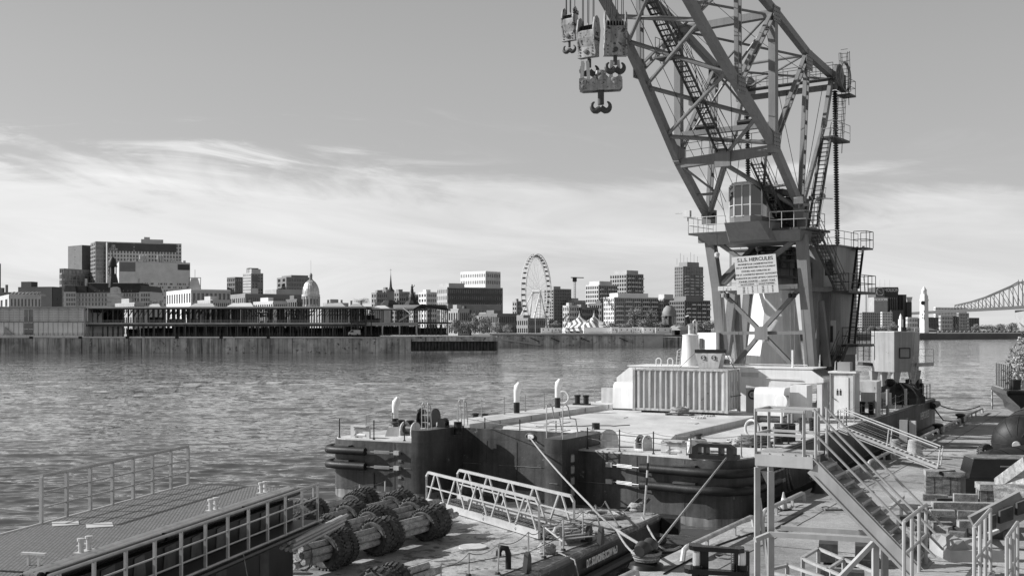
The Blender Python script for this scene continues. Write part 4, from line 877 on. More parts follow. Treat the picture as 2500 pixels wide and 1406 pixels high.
# ------------------------------------------------------------------ crane barge; frame BF: x = to port, y = towards the bow, z = up
_s, _c = math.sin(math.radians(29)), math.cos(math.radians(29))
BF = fr((10, 47.5, 0), (-_c, _s, 0), (_s, _c, 0), (0, 0, 1))
BFi = BF.inverted()
def onb(px, py, z=2.8): return BFi @ G(px, py, z)
barge = thing('crane_barge', 'long black-hulled work barge with a pale deck that carries the big lattice crane', 'barge', BF @ V3((10, 24, 0)))
hull_poly = [(0, 48), (0, 1.6), (.08, .5), (.35, -.35), (.8, -.9), (1.6, -1.15), (3.2, -.85), (7.9, -.25), (7.9, -1.5), (8.0, -1.65), (8.2, -1.7), (8.65, -1.7), (8.9, -1.6), (9.0, -1.4), (9.1, 2.4),
             (15.6, 2.4), (15.6, -.45), (15.66, -.75), (15.85, -.95), (16.15, -1.02), (16.4, -1.04), (20.2, -1.3), (20.75, -1.2), (21.05, -.9), (21.15, -.3), (21.15, 47.2), (20, 49), (1.2, 49)]
MB(BF).prism(hull_poly, .33, 2.74).build('hull', hull_black, barge, smooth=True)
MB(BF).prism([(x * .999 + .01, y * .999 + .01) for x, y in hull_poly], -1.2, .33).build('boot_stripe', hull_boot, barge, smooth=True)
def inset(poly, d, c=(10.5, 23)):
    return [(x + (d if x < c[0] else -d), y + (d if y < c[1] else -d)) for x, y in poly]
deck_poly = [(0, 48), (0, 1.6), (.08, .5), (.35, -.35), (.8, -.9), (1.6, -1.15), (3.2, -.85), (7.85, -.25), (7.85, 2.45), (15.7, 2.45), (16.4, -1.0), (20.2, -1.27), (20.75, -1.17), (21.05, -.87), (21.12, -.27), (21.12, 47.2), (20, 49), (1.2, 49)]
MB(BF).prism(inset(deck_poly, .05), 2.70, 2.80).build('deck', deck_mat, barge)
# raised middle deck with a ramped after edge, and the higher port walkway
m = MB(BF)
m.extr([(5.5, 4.4, 2.79), (5.5, 5.6, 3.1), (5.5, 33, 3.1), (5.5, 33, 2.79)], (10, 0, 0)); m.build('middle_deck', deck_mat, barge)
MB(BF).box(5.47, 5.499, 5.7, 33, 2.8, 3.095).build('deck_coaming', deck_side, barge)
m = MB(BF); m.extr([(15.5, 2.9, 2.79), (15.5, 2.9, 3.4), (17.5, 2.9, 3.4), (17.5, 2.9, 2.79)], (0, 22.5, 0)); m.build('port_walkway', deck_mat, barge)
# knees beside the push notch, and the notch bulwark
MB(BF).prism([(15.6, 2.55), (15.6, -.45), (15.66, -.75), (15.85, -.95), (16.15, -1.02), (16.38, -1.03), (16.42, 2.55)], 2.745, 3.35).build('push_knee', hull_black, barge, smooth=True)
MB(BF).prism([(7.9, 2.0), (7.9, -1.5), (8.0, -1.65), (8.2, -1.7), (8.65, -1.7), (8.9, -1.6), (9.0, -1.4), (9.1, 2.35)], 2.745, 3.35).build('push_knee', hull_black, barge, smooth=True)
for a0, a1 in ((9.1, 11.55), (11.95, 15.6)):
    MB(BF).box(a0, a1, 2.40, 2.52, 2.745, 3.25).build('notch_bulwark', hull_black, barge)
MB(BF).box(11.55, 11.95, 2.40, 2.52, 2.745, 2.86).box(11.55, 11.95, 2.40, 2.52, 3.1, 3.25).build('notch_bulwark', hull_black, barge)
m = MB(BF); m.path([(11.75 + .24 * math.cos(t), 2.37, 2.98 + .15 * math.sin(t)) for t in [2 * PI * k / 12 for k in range(12)]], .035, 6, closed=True); m.build('fairlead', chain_mat, barge, smooth=True)
for z in (2.45, 1.95, 1.45, .95):      # hand holes in the inner face of the starboard knee
    f_ = MB(BF); f_.path([(7.885, -.85 + y, z + zz) for y, zz in ((-.17, -.13), (-.17, .13), (-.12, .18), (.12, .18), (.17, .13), (.17, -.13), (.12, -.18), (-.12, -.18))], .022, 5, closed=True)
    f = f_.build('hand_hole', chain_mat, barge); MB(BF).box(7.87, 7.893, -1.0, -.7, z - .15, z + .15).build('recess', off_white, f)
# welded plate seams
for pts in ([(16.4, -1.06, 1.5), (20.2, -1.32, 1.5)], [(3.2, -.87, 1.38), (7.88, -.27, 1.38)], [(9.12, 2.385, 1.5), (15.58, 2.385, 1.5)], [(7.9 + .3, -1.715, 1.4), (8.6, -1.715, 1.4)]):
    MB(BF).path(pts, .012, 4).build('weld_seam', hull_boot, barge)
for a, b in ((17.3, -1.11), (19, -1.22), (4.9, -.65), (6.6, -.43), (2.6, -.98), (12.5, 2.38), (14.2, 2.38)):
    MB(BF).path([(a, b, .35), (a, b, 2.7)], .009, 4).build('weld_seam', hull_black, barge)
MB(BF).path([(-.02, 1.7, 2.66), (-.02, 25, 2.66), (-.02, 48, 2.66)], .05, 6).build('rubbing_bar', black, barge)
MB(BF).box(-.14, -.001, 2, 47.5, .55, .75).build('belting', black, barge)
# black tube fenders with turnbuckles round both after corners
def fender(pts, z, tb0, tb1):
    f = MB(BF); P = []
    for x, y in pts: P.append((x, y, z))
    f.path(P, .19, 12); o = f.build('tube_fender', rubber, barge, smooth=True)
    t = MB(BF); t.path([(tb0[0], tb0[1], z), (tb1[0], tb1[1], z)], .025, 5)
    d = V3((tb1[0] - tb0[0], tb1[1] - tb0[1], 0)); c0 = V3((tb0[0], tb0[1], z))
    for sgn in (-.055, .055): t.path([c0 + d * .25 + V3((0, 0, sgn)), c0 + d * .75 + V3((0, 0, sgn))], .022, 5)
    t.boxc(c0 + d * 1.0, .3, .16, .2); t.build('turnbuckle', galv, o)
for z in (2.25, 1.52):
    fender([(21.45, 1.6), (21.45, -.2), (21.35, -1.05), (21.0, -1.5), (20.5, -1.62), (19.6, -1.56), (18.75, -1.5)], z, (18.7, -1.47), (17.1, -1.2))
    fender([(4.55, -1.05), (3.4, -1.15), (2.3, -1.34), (1.4, -1.44), (.6, -1.25), (.05, -.7), (-.25, .2), (-.32, 1.4), (-.3, 3.0)], z, (4.6, -1.03), (6.2, -.62))
    MB(BF).box(2.0, 3.0, -1.35, -1.0, z + .2, z + .27).build('fender_bracket', hull_black, barge)
    MB(BF).box(19.7, 20.6, -1.6, -1.25, z + .2, z + .26).build('fender_bracket', hull_black, barge)
# lettering on the starboard side
text('VM/S HERCULES', .42, BF @ V3((-.006, 4.3, 1.95)), BF.to_3x3() @ V3((0, 1, 0)), (0, 0, 1), chalk, barge, align='CENTER', sx=.8, bold=.006)
text('QUEBEC', .24, BF @ V3((-.006, 5.0, 1.33)), BF.to_3x3() @ V3((0, 1, 0)), (0, 0, 1), chalk, barge, sx=.8)
text('HERCULES', .75, BF @ V3((-.006, 43.2, 1.75)), BF.to_3x3() @ V3((0, 1, 0)), (0, 0, 1), chalk, barge, sx=1.1)
# bow fender and dark gear
MB(BF).path([(1.6, 49.1, 2.3), (.4, 49.0, 2.3), (-.15, 48.2, 2.3), (-.2, 45.5, 2.3)], .25, 10).build('bow_fender', rubber, barge, smooth=True)

# stanchions with chains: each stanchion is a part of the barge
def stanchions(pts, h=.95, r=.03, m=rail_grey, chain=True, dark=None, parent=barge, rings=True):
    prev = None
    for i, p in enumerate(pts):
        p = V3(p); q = p + V3((0, 0, h))
        s_ = MB(); s_.tube(p, q, r, 6); s_.tube(p, p + V3((0, 0, .05)), r * 2.2, 6)
        s_.build('stanchion', dark if dark and i % 3 else m, parent)
        if chain and prev is not None:
            for k, hh in ((.10, .93), (.06, .5)):
                MB().path(sag(prev + V3((0, 0, h * hh)), p + V3((0, 0, h * hh)), k, 6), .011, 4).build('rail_chain', chain_mat, parent)
        prev = p
B3 = BF.to_3x3()
def bp(a, b, z=2.8): return BF @ V3((a, b, z))
stanchions([bp(20.7, -1.0), bp(18.6, -1.0), bp(16.9, -.85)], chain=False, m=black)
stanchions([bp(20.7 - .25 * 0, b) for b in (1.2, 3.6, 6)], .95, m=rail_grey, dark=black)
stanchions([bp(17.2, b, 3.4) for b in (4.5, 7, 9.5, 12, 14.4, 16.8, 19.2, 21.6, 24)], .95)
stanchions([bp(a, b) for a, b in ((7.6, .1), (5.9, -.2), (4.2, -.45), (2.4, -.75))], .98, m=black, dark=dark_steel)
stanchions([bp(a, b) for a, b in ((2.4, -.75), (.5, .2), (.25, 2.2))], .98)
stanchions([bp(.25, b) for b in (4.2, 6.6, 9, 11.4)], .98, dark=dark_steel)
stanchions([bp(.25, b) for b in (14.5, 16.5, 18.5, 20.5, 22.5, 24.5, 26.5, 28.5, 30.5, 33, 35.5, 38)], .98, dark=black)
stanchions([bp(.3, b) for b in (40, 41.5, 43, 44.5, 46, 47.5)], 1.1, m=black, dark=black)
stanchions([bp(a, 2.9, 2.8) for a in (14.6, 12.6, 10.6)], .95, m=black)

def bitts(name, label, c, w=.55, r=.17, h=.62, ang=0, m=black, group=None):
    t = thing(name, label, 'bollard', c, group=group)
    d = B3 @ V3((math.cos(ang), math.sin(ang), 0)); c = V3(c)
    MB().beam(c - d * (w * .95) + V3((0, 0, .05)), c + d * (w * .95) + V3((0, 0, .05)), .5, .1).build('base', m, t)
    for s_ in (-.5, .5):
        q = c + d * (w * s_ * 1.1)
        MB().lathe([(r, .1), (r, h * .8), (r * 1.25, h * .86), (r * 1.25, h), (0, h + .02)], q, 14).build('post', m, t, smooth=True)
bitts('mooring_bitts', 'black twin bollards at the port corner, left of the white cowl vent', bp(19.6, 3.2))
bitts('mooring_bitts', 'black twin bollards behind the port push knee and its ladder hoops', bp(18.6, 9.2))
bitts('mooring_bitts', 'black twin bollards on the port walkway beyond the last white cowl vent', bp(16.8, 18.8, 3.4))
bitts('mooring_bitts', 'black twin bollards at the starboard deck edge just behind the stair landing', bp(1.0, 6.4), h=.8, w=.5)
bitts('mooring_bitts', 'black twin bollards at the starboard deck edge right of the stair handrails', bp(.9, 12.6), h=.8, w=.5)
bitts('mooring_bitts', 'black twin bollards on the starboard edge near the pile of white rope', bp(1.0, 27.5), h=.8, w=.5)

def cowl(label, c, h=1.75):
    t = thing('cowl_vent', label, 'ventilator', c, group='white cowl vents along the port side of the barge')
    MB().lathe([(.17, 0), (.17, .62)], c, 14).build('base', black, t, smooth=True)
    c = V3(c); d = V3((.93, -.37, 0))
    MB().path([c + V3((0, 0, .62)), c + V3((0, 0, 1.12)), c + V3((0, 0, 1.25)) + d * .02, c + V3((0, 0, 1.5)) + d * .09, c + V3((0, 0, h)) + d * .17], [.17, .17, .20, .24, .10], 14).build('cowl', white, t, smooth=True)
cowl('white cowl vent on a black pipe nearest the port corner, with black bollards beside it', bp(*onb(965, 1049)[:2]))
cowl('white cowl vent on a black pipe at the middle of the port walkway', bp(17.0, 10.6, 3.4))
cowl('white cowl vent farthest along the port walkway, with a life ring beside it', bp(16.9, 15.6, 3.4))

def winch(label, c, r=.36, w=.5, dirn=(1, 0), m=white_worn, h=.62):
    """drum winch: two rounded cheeks with a drum between"""
    t = thing('rope_winch', label, 'winch', c); c = V3(c)
    ax = B3 @ V3((dirn[0], dirn[1], 0)).normalized(); fw = V3((0, 0, 1)).cross(ax)
    for s_ in (-.5, .5):
        o = c + ax * (w * s_)
        P = [o + fw * (r * 1.0) , o + fw * (r * 1.05) + V3((0, 0, h * .5))] + [o + fw * (r * math.cos(a)) + V3((0, 0, h * .62 + r * math.sin(a))) for a in [PI * k / 8 for k in range(9)]] + [o - fw * (r * 1.0)]
        MB().extr(P, ax * .05).build('cheek', m, t)
    MB().tube(c - ax * w * .48 + V3((0, 0, h * .62)), c + ax * w * .5 + V3((0, 0, h * .62)), r * .6, 14).build('drum', dark_steel, t, smooth=True)
    MB().beam(c - ax * w * .6 + V3((0, 0, .04)), c + ax * w * .62 + V3((0, 0, .04)), r * 2.2, .08).build('base', m, t)
winch('white winch with round end plate near the port corner, right of the cowl vent', bp(17.8, 1.0), .38, .7, (1, .1))
winch('small open winch on top of the port push knee', bp(16.0, 1.2, 3.36), .22, .35, (0, 1), black, .35)
winch('white rope winch with two round plates beside the coiled black rope', bp(7.1, 1.4), .4, .6, (.5, 1))
winch('white winch showing its open drum between the coiled rope and the roller fairlead', bp(5.2, .9), .3, .45, (1, .4))
winch('large black cargo winch with a square guard at the port corner', bp(20.1, 6.2), .5, .9, (1, 0), black, .9)
def roller_box(label, c, w=.75):
    t = thing('roller_fairlead', label, 'fairlead', c); c = V3(c); a = B3 @ V3((1, 0, 0))
    for s_ in (-.5, .5): MB().beam(c + a * w * s_, c + a * w * s_ + V3((0, 0, .55)), .12, .4, up=a).build('side_plate', off_white, t)
    for z in (.14, .42): MB().tube(c - a * w * .45 + V3((0, 0, z)), c + a * w * .45 + V3((0, 0, z)), .09, 10).build('roller', white_worn, t, smooth=True)
    MB().beam(c - a * w * .6 + V3((0, 0, .58)), c + a * w * .6 + V3((0, 0, .58)), .4, .06).build('top_plate', off_white, t)
roller_box('pale roller fairlead box at the edge of the deck left of the black mooring chock', bp(3.4, -.1))
roller_box('pale roller fairlead box near the port corner of the deck', bp(19.7, -.6))
def pedestal(label, c, s=.34, h=.55):
    t = thing('capstan', label, 'capstan', c); c = V3(c)
    v = [c + V3((x * a, y * a, z)) for z, a in ((0, s * 1.5), (h, s)) for x, y in ((-1, -1), (1, -1), (1, 1), (-1, 1))]
    b = MB(); b.add(v, MB.HF, False); b.build('base', off_white, t)
    MB().lathe([(.2, h), (.16, h + .06), (.15, h + .14), (.24, h + .2), (.2, h + .24), (0, h + .25)], c, 14).build('drum', dark_steel, t, smooth=True)
pedestal('dark capstan on a pale tapered stand between the roller box and the black chock', bp(2.9, 1.5))
pedestal('dark capstan on a pale stand at the port corner, in front of the black winch', bp(18.9, 1.2), .3, .45)
# black chock casting at the starboard quarter
t = thing('mooring_chock', 'heavy black chock with three openings on the starboard corner, a pale line through it', 'chock', bp(1.3, -.75))
m = MB(BF)
m.box(.35, 2.35, -1.12, -.45, 2.8, 2.98); m.build('base', black, t)
m = MB(BF)
for x0, x1 in ((.45, .75), (.98, 1.1), (1.62, 1.74), (1.98, 2.25)): m.box(x0, x1, -1.02, -.55, 2.98, 3.28)
m.extr([(.5, -1.02, 3.28), (2.2, -1.02, 3.28), (2.0, -1.02, 3.42), (.7, -1.02, 3.42)], (0, .47, 0)); m.build('frame', black, t)

# ladder hoops on the knees
def hoops(label, pts, h=1.05, drop=1.4):
    t = thing('boarding_rail', label, 'handrail', pts[0])
    for (x, y, z) in pts:
        P = [(x, y, z), (x, y, z + h * .85), (x + .05, y + .08, z + h), (x, y + .3, z + h * 1.05), (x, y + .55, z + h * .95), (x, y + .75, z + h * .6), (x, y + 1.3, z + h * .55), (x, y + 1.5, z + .25), (x, y + 1.5, z - .5)]
        MB().path([BF @ V3(p) for p in P], .028, 6).build('hoop', galv, t, smooth=True)
    (x0, y0, z0), (x1, y1, z1) = pts
    for zz in (.35, .7):
        MB().path([BF @ V3((x0, y0, z0 + zz)), BF @ V3((x1, y1, z1 + zz))], .022, 6).build('cross_bar', galv, t)
        for x in (x0, x1): MB().path([BF @ V3((x, y0, z0 + zz)), BF @ V3((x, y0 + .75, z0 + zz))], .022, 6).build('side_bar', galv, t)
hoops('bent tubular boarding rails on top of the starboard push knee', [(8.05, -1.5, 3.35), (8.85, -1.5, 3.35)], 1.45)
t = thing('boarding_rail', 'pair of tall hoop rails on top of the port push knee', 'handrail', bp(15.9, 1.5, 3.35))
for x, y in ((16.2, -.4), (15.8, 2.3)):
    for dx in (0, .35): MB().path([BF @ V3((x - dx, y, 3.35)), BF @ V3((x - dx, y, 4.5)), BF @ V3((x - dx * .8, y + .1, 4.62)), BF @ V3((x - dx, y + .22, 4.5)), BF @ V3((x - dx, y + .35, 3.35))], .028, 6).build('hoop', galv, t, smooth=True)
    for zz in (.35, .7, 1.0): MB().path([BF @ V3((x, y, 3.35 + zz)), BF @ V3((x - .35, y, 3.35 + zz))], .018, 5).build('rung', galv, t)

# manhole covers on the deck
for k, (px, py, z) in enumerate(((1705, 1021, 3.1), (1728, 1016, 3.1), (1795, 1077, 2.8), (1955, 1031, 2.8), (1921, 1023, 2.8))):
    t = thing('manhole_cover', ['round bolted deck cover left of a twin in front of the container', 'round bolted deck cover right of a twin in front of the container', 'round bolted deck cover between the black chock and the life ring', 'round bolted deck cover in front of the toilet cabin', 'round bolted deck cover just below the searchlight'][k], 'hatch cover', G(px, py, z))
    c = G(px, py, z)
    MB().lathe([(.42, 0), (.42, .03), (.36, .05), (0, .05)], c, 20).build('lid', deck_side, t)
    m = MB()
    for j in range(14): m.lathe([(.025, .03), (.025, .075), (0, .08)], c + V3((.38 * math.cos(j * PI / 7), .38 * math.sin(j * PI / 7), 0)), 5)
    m.build('bolts', dark_steel, t, kind='stuff')

# life ring, searchlight
def life_ring(label, c, nrm, r=.33):
    nrm = V3(nrm).normalized(); u = V3((0, 0, 1)); w_ = u.cross(nrm)
    MB().path([V3(c) + (w_ * math.cos(a) + u * math.sin(a)) * r for a in [2 * PI * k / 20 for k in range(20)]], .065, 8, closed=True).build('life_ring', white_worn, None, smooth=True, label=label, cat='life ring')
life_ring('white life ring hung at the starboard rail between the chock and the stair landing', G(1836, 1078, 2.8) + V3((0, 0, .62)), (-.8, -.6, 0), .42)
life_ring('white life ring on the port rail beside the farthest cowl vent', bp(16.9, 16.4, 4.0), (-.5, -.85, 0), .36)
c = G(1908, 1052, 2.8)
t = thing('searchlight', 'round white searchlight on a post among the starboard bollards', 'searchlight', c)
MB().tube(c, c + V3((0, 0, 1.25)), .07, 8).build('post', white_worn, t)
R_ = V3((-.72, -.66, .08)).to_track_quat('Z', 'Y').to_matrix()
MB().lathe([(.10, -.45), (.30, -.35), (.37, -.1), (.38, .05), (.35, .06)], c + V3((0, 0, 1.55)), 20, R_).build('housing', white, t, smooth=True)
MB().lathe([(.345, .065), (0, .07)], c + V3((0, 0, 1.55)), 20, R_).build('lens', off_white, t)
MB().boxc(G(1908, 1080, 2.8) + V3((.3, .6, 0)), .9, .5, .85, .5, base=True).build('equipment_box', black, None, label='black equipment box on the deck under the round searchlight', cat='box')
# short pale pipe posts near the searchlight
for k, (px, py) in enumerate(((1925, 1070), (1934, 1068))):
    MB().tube(G(px, py, 2.8), G(px, py, 2.8) + V3((0, 0, 1.2)), .07, 8).build('vent_pipe', rail_grey, None, smooth=True, label=['grey vent pipe behind the searchlight post, left of a close pair', 'grey vent pipe behind the searchlight post, right of a close pair'][k], cat='pipe', group='vent pipes behind the searchlight')

def coil(name, label, cat, c, r, h, n, m, rr=.045, flat=1, seed=1):
    q = random.Random(seed); P = []
    for i in range(n * 10):
        a = i * 2 * PI / 10; rad = r * (.55 + .45 * q.random()) ; zz = rr + h * (.5 + .5 * math.sin(i * .37 + q.random())) * (1.15 - rad / r * .75)
        P.append(V3(c) + V3((rad * math.cos(a) * (1 + .2 * q.random()), flat * rad * math.sin(a), zz)))
    return MB().path(P, rr, 5).build(name, m, None, smooth='all', label=label, cat=cat)
def pallet(label, c, w=1.2, d=1.0, rz=0.5, group=None):
    t = thing('pallet', label, 'pallet', c, rz); F_ = MB(Matrix.Translation(V3(c)) @ Matrix.Rotation(rz, 4, 'Z'))
    for i in range(5):
        y = -d / 2 + (i + .5) * d / 5; MB(F_.M).box(-w / 2, w / 2, y - d * .07, y + d * .07, .09, .115).build('slat', timber, t)
    for x in (-w / 2 + .05, 0, w / 2 - .05): MB(F_.M).box(x - .04, x + .04, -d / 2, d / 2, 0, .09).build('bearer', timber, t)
c = G(1660, 1013, 3.1); pallet('wooden pallet under the white rope in front of the container', c, 1.5, 1.0, -.5)
coil('rope_pile', 'heap of white mooring rope on a pallet in front of the container', 'rope', c + V3((0, 0, .12)), .55, .45, 16, rope_mat, .045, .8, 3)
c = G(1440, 1078, 2.8); pallet('wooden pallet under the dark coiled rope near the starboard knee', c, 1.5, 1.2, -.4)
coil('rope_coil', 'coil of dark thick rope on a pallet next to the round-plated winch', 'rope', c + V3((0, 0, .12)), .62, .4, 16, rope_dark, .06, .9, 5)
c = G(1838, 1090, 2.8); pallet('wooden pallet under the dark coiled rope beside the life ring', c, 1.6, 1.1, -.4)
coil('rope_coil', 'coil of dark thick rope on a pallet behind the life ring', 'rope', c + V3((0, 0, .12)), .66, .5, 16, rope_dark, .06, .8, 6)
coil('rope_pile', 'tangled heap of pale rope at the starboard edge beyond the toilet cabin', 'rope', G(2150, 995, 2.8), .6, .7, 16, rope_mat, .045, 1, 8)

# chain stretched across the stern deck from knee to chock
MB().path(sag(bp(8.0, .2, 3.6), bp(1.3, 1.4, 3.25), .06, 14), .022, 5).build('chain', chain_mat, None, label='chain stretched across the after deck from the starboard knee to the corner post', cat='chain')
MB().path(sag(bp(16, 2.6, 3.75), bp(8.8, .3, 3.6), .1, 14), .016, 5).build('chain', chain_mat, None, label='chain stretched above the push notch between the two knees', cat='chain')

# ------------------------------------------------------------------ container, deckhouse and deck boxes
cn = thing('shipping_container', 'pale corrugated twenty-foot container standing across the middle of the deck', 'container', bp(10.1, 19.6, 3.1))
x0, x1, y0, y1, z0, z1 = 7.1, 13.15, 18.4, 20.84, 3.22, 5.81
cont = mat('container_paint', .46, .5, var=.08, scale=1, streak=.5, spots=.03, spot_v=.12, sscale=5, grain=.08)
prof = []; k = x0 + .55; 
step = (x1 - x0 - .72) / 15
pts = [(x0 + .2, y0 + .02)]
for i in range(15):
    a = x0 + .42 + i * step
    pts += [(a, y0 + .12), (a + step * .42, y0 + .12), (a + step * .58, y0 + .03), (a + step * .82, y0 + .03)]
pts += [(x1 - .15, y0 + .12), (x1 - .15, y0 + .16), (x0 + .2, y0 + .16)]
MB(BF).prism([(a, b) for a, b in pts], z0 + .16, z1 - .1).build('corrugated_wall', cont, cn)
MB(BF).box(x0 + .1, x1 - .1, y0 + .17, y1, z0 + .15, z1 - .05).build('body', cont, cn)
for x in (x0, x1 - .16):
    for y in (y0, y1 - .16): MB(BF).box(x, x + .16, y, y + .16, z0 + .12, z1 - .13).build('corner_post', cont, cn)
for z in (z0, z1 - .12):
    for x in (x0 - .01, x1 - .17):
        for y in (y0 - .01, y1 - .15): MB(BF).box(x, x + .18, y, y + .16, z, z + .12).build('corner_casting', galv, cn)
MB(BF).box(x0 + .17, x1 - .17, y0 - .0, y0 + .12, z0 + .02, z0 + .16).build('bottom_rail', cont, cn)
MB(BF).box(x0 + .17, x1 - .17, y0 - .0, y0 + .1, z1 - .12, z1 - .03).build('top_rail', cont, cn)
for y in (y0 + .18, (y0 + y1) / 2 + .01):
    d = MB(BF).box(x0 - .02, x0 + .095, y, y + (y1 - y0) / 2 - .2, z0 + .2, z1 - .16).build('door', cont, cn)
    for q in (.25, .8):
        MB(BF).tube((x0 - .06, y + q, z0 + .15), (x0 - .06, y + q, z1 - .12), .022, 6).build('lock_rod', galv, d)
        MB(BF).box(x0 - .1, x0 - .03, y + q - .03, y + q + .25, z0 + .95, z0 + 1.0).build('handle', dark_steel, d)
    MB(BF).box(x0 - .027, x0 - .021, y + .3, y + .7, z1 - 1.3, z1 - .75).build('placard', rail_grey, d)
for x in (8.3, 12.2): MB(BF).box(x, x + .5, y0 + .3, y1 - .3, 3.1, 3.22).build('dunnage', timber_dark, cn)

# deckhouse: long low white house behind the container
dh = thing('deckhouse', 'long low white deckhouse behind the container, in front of the crane tower', 'deckhouse', bp(9.5, 25.5, 3.1))
MB(BF).extr([(16.2, 22.9, 3.1), (16.2, 22.9, 5.0), (15.2, 22.9, 5.75), (3.4, 22.9, 5.75), (2.6, 22.9, 5.2), (2.6, 22.9, 4.95), (4.6, 22.9, 4.8), (4.6, 22.9, 2.8), (16.2, 22.9, 2.8)], (0, 3.2, 0)).build('wall', white, dh)
MB(BF).box(3.2, 15.4, 22.85, 26.2, 5.752, 5.81).build('roof', white, dh)
for k in range(6): MB(BF).box(2.7 + k * .1, 2.75 + k * .1, 22.87, 26, 5.35 + k * .06, 5.4 + k * .06).build('louvre', dark_steel, dh)
for y in (22.95, 24.4): MB(BF).box(2.7, 3.0, y, y + .35, 2.8, 4.94).build('post', white, dh)
MB(BF).box(6.6, 7.7, 22.88, 22.92, 5.2, 5.5).build('panel', off_white, dh)
MB(BF).path([(8.6, 22.85, 5.84), (8.6, 22.85, 5.2), (4, 22.8, 5.15)], .03, 6).build('pipe', white, dh)
for z in (6.0, 6.0):
    pass
MB(BF).path([(9.0, 23, 5.83), (9.0, 23, 6.0), (3.6, 23, 6.0), (3.6, 23, 5.83)], .025, 5).build('roof_rail', white, dh)
MB(BF).tube((4.6, 23.4, 5.83), (4.6, 23.4, 6.9), .07, 8).build('mast', white, dh)
MB(BF).path([(9.2, 23.5, 5.8), (9.2, 23.5, 6.2), (9.05, 23.5, 6.4), (8.7, 23.5, 6.4), (8.5, 23.5, 6.2), (8.5, 23.5, 6.05)], .13, 10).build('gooseneck_vent', white, dh, smooth=True)
for x in (12.6, 13.4): MB(BF).path([(x, 22.9, 5.8), (x, 22.9, 6.2), (x - .1, 22.9, 6.3), (x - .25, 22.9, 6.3), (x - .35, 22.9, 6.2), (x - .35, 22.9, 5.8)], .04, 6).build('pipe_loop', white, dh, smooth=True)
# rounded ventilation hoods
def hood(label, cx, cy, w=1.55, d=1.5, h=1.75, z=3.1):
    t = thing('hood_vent', label, 'ventilation hood', bp(cx, cy, z))
    P = [(cx - w / 2, cy - d / 2, z + .1), (cx - w / 2, cy - d / 2, z + h - .4)] + [(cx - w / 2, cy - d / 2 + .4 - .4 * math.cos(a), z + h - .4 + .4 * math.sin(a)) for a in (.4, .8, 1.2, 1.57)] + [(cx - w / 2, cy + d / 2, z + h), (cx - w / 2, cy + d / 2, z + .1)]
    MB(BF).extr(P, (w, 0, 0)).build('hood', white, t, smooth=True)
    MB(BF).box(cx - w / 2 - .02, cx + w / 2 + .02, cy - d / 2 - .02, cy + d / 2, z, z + .1).build('base', dark_steel, t)
    MB(BF).box(cx - w / 2 - .015, cx - w / 2 - .005, cy - .25, cy + .35, z + .55, z + 1.25).build('notice', rail_grey, t)
hood('white rounded hood vent at the left end of the container', 14.25, 20.4)
hood('white rounded hood vent right of the winch frame, standing alone in front of the deckhouse', 4.6, 18.9, 1.75, 1.3, 1.7)
MB(BF).boxc((3.3, 20.4, 2.8), 1.0, 1.3, 2.1, base=True).build('door_locker', white, None, label='white steel locker with a rounded door behind the standalone hood vent', cat='locker')
MB(BF).boxc((16.2, 21.9, 3.4), .9, .9, .95, base=True).build('deck_locker', white_worn, None, label='small pale locker on the port walkway left of the rounded hood', cat='locker')
# winch frame right of the container
wf = thing('hoist_frame', 'white winch frame with round cut-outs between the container and the standalone hood', 'winch frame', bp(5.9, 21.2, 3.1))
MB(BF).extr([(7.0, 21.6, 3.1), (7.0, 21.6, 4.75), (5.2, 21.6, 4.45), (4.6, 21.6, 4.0), (4.5, 21.6, 3.1)], (0, .15, 0)).build('side_plate', off_white, wf)
for x, z, r in ((6.55, 4.2, .3), (6.2, 4.2, .3), (4.95, 3.75, .2)):
    MB(BF).lathe([(r, 0), (r, .05), (0, .05)], (x, 21.56, z), 16, Matrix.Rotation(PI / 2, 3, 'X')).build('cut_out', dark_steel, wf)
MB(BF).lathe([(.17, 0), (.17, .12), (.1, .12), (.1, 0)], (6.55, 21.5, 4.2), 14, Matrix.Rotation(PI / 2, 3, 'X')).build('hub', galv, wf)
for x in (6.0, 5.6, 5.2): MB(BF).box(x, x + .06, 21.45, 21.6, 3.1, 3.9).build('rib', off_white, wf)
# funnel, hooded intake, small wheelhouse
fu = thing('funnel', 'tapered white funnel with a black angled exhaust pipe, on the deckhouse', 'funnel', W(1686, 898, 74))
c = W(1686, 900, 74); c.z = 5.7
MB().lathe([(.64, 0), (.57, 1.2), (.52, 2.05), (.56, 2.12), (.0, 2.2)], c, 24).build('casing', white, fu, smooth=True)
for k in range(6): MB().beam(c + V3((-.12, -.56 + .02 * k, .3 + k * .27)), c + V3((.12, -.56 + .02 * k, .38 + k * .27)), .05, .06).build('louvre', white, fu)
MB().path([c + V3((.0, .1, 2.1)), c + V3((0, .1, 2.7)), c + V3((-.1, .0, 2.95)), c + V3((-.25, -.1, 3.35))], [.14, .14, .12, .12], 10).build('exhaust_pipe', white_worn, fu, smooth=True)
MB().path([c + V3((-.12, .0, 2.88)), c + V3((-.27, -.1, 3.3))], [.16, .15], 10).build('exhaust_tip', black, fu, smooth=True)
MB().path([c + V3((.15, .1, 2.1)), c + V3((.2, .1, 3.0)), c + V3((.32, .1, 3.1)), c + V3((.4, .1, 2.9)), c + V3((.4, .1, 2.1))], .05, 8).build('gooseneck', white, fu, smooth=True)
ld = MB(); 
for s_ in (-.95, -.72): ld.path([c + V3((s_, 0, 0)), c + V3((s_ + .1, 0, 1.1)), c + V3((s_ + .3, 0, 1.2))], .02, 5)
for k in range(5): ld.path([c + V3((-.95 + .02 * k, 0, .1 + .22 * k)), c + V3((-.72 + .02 * k, 0, .1 + .22 * k))], .015, 4)
ld.build('ladder', white, fu)
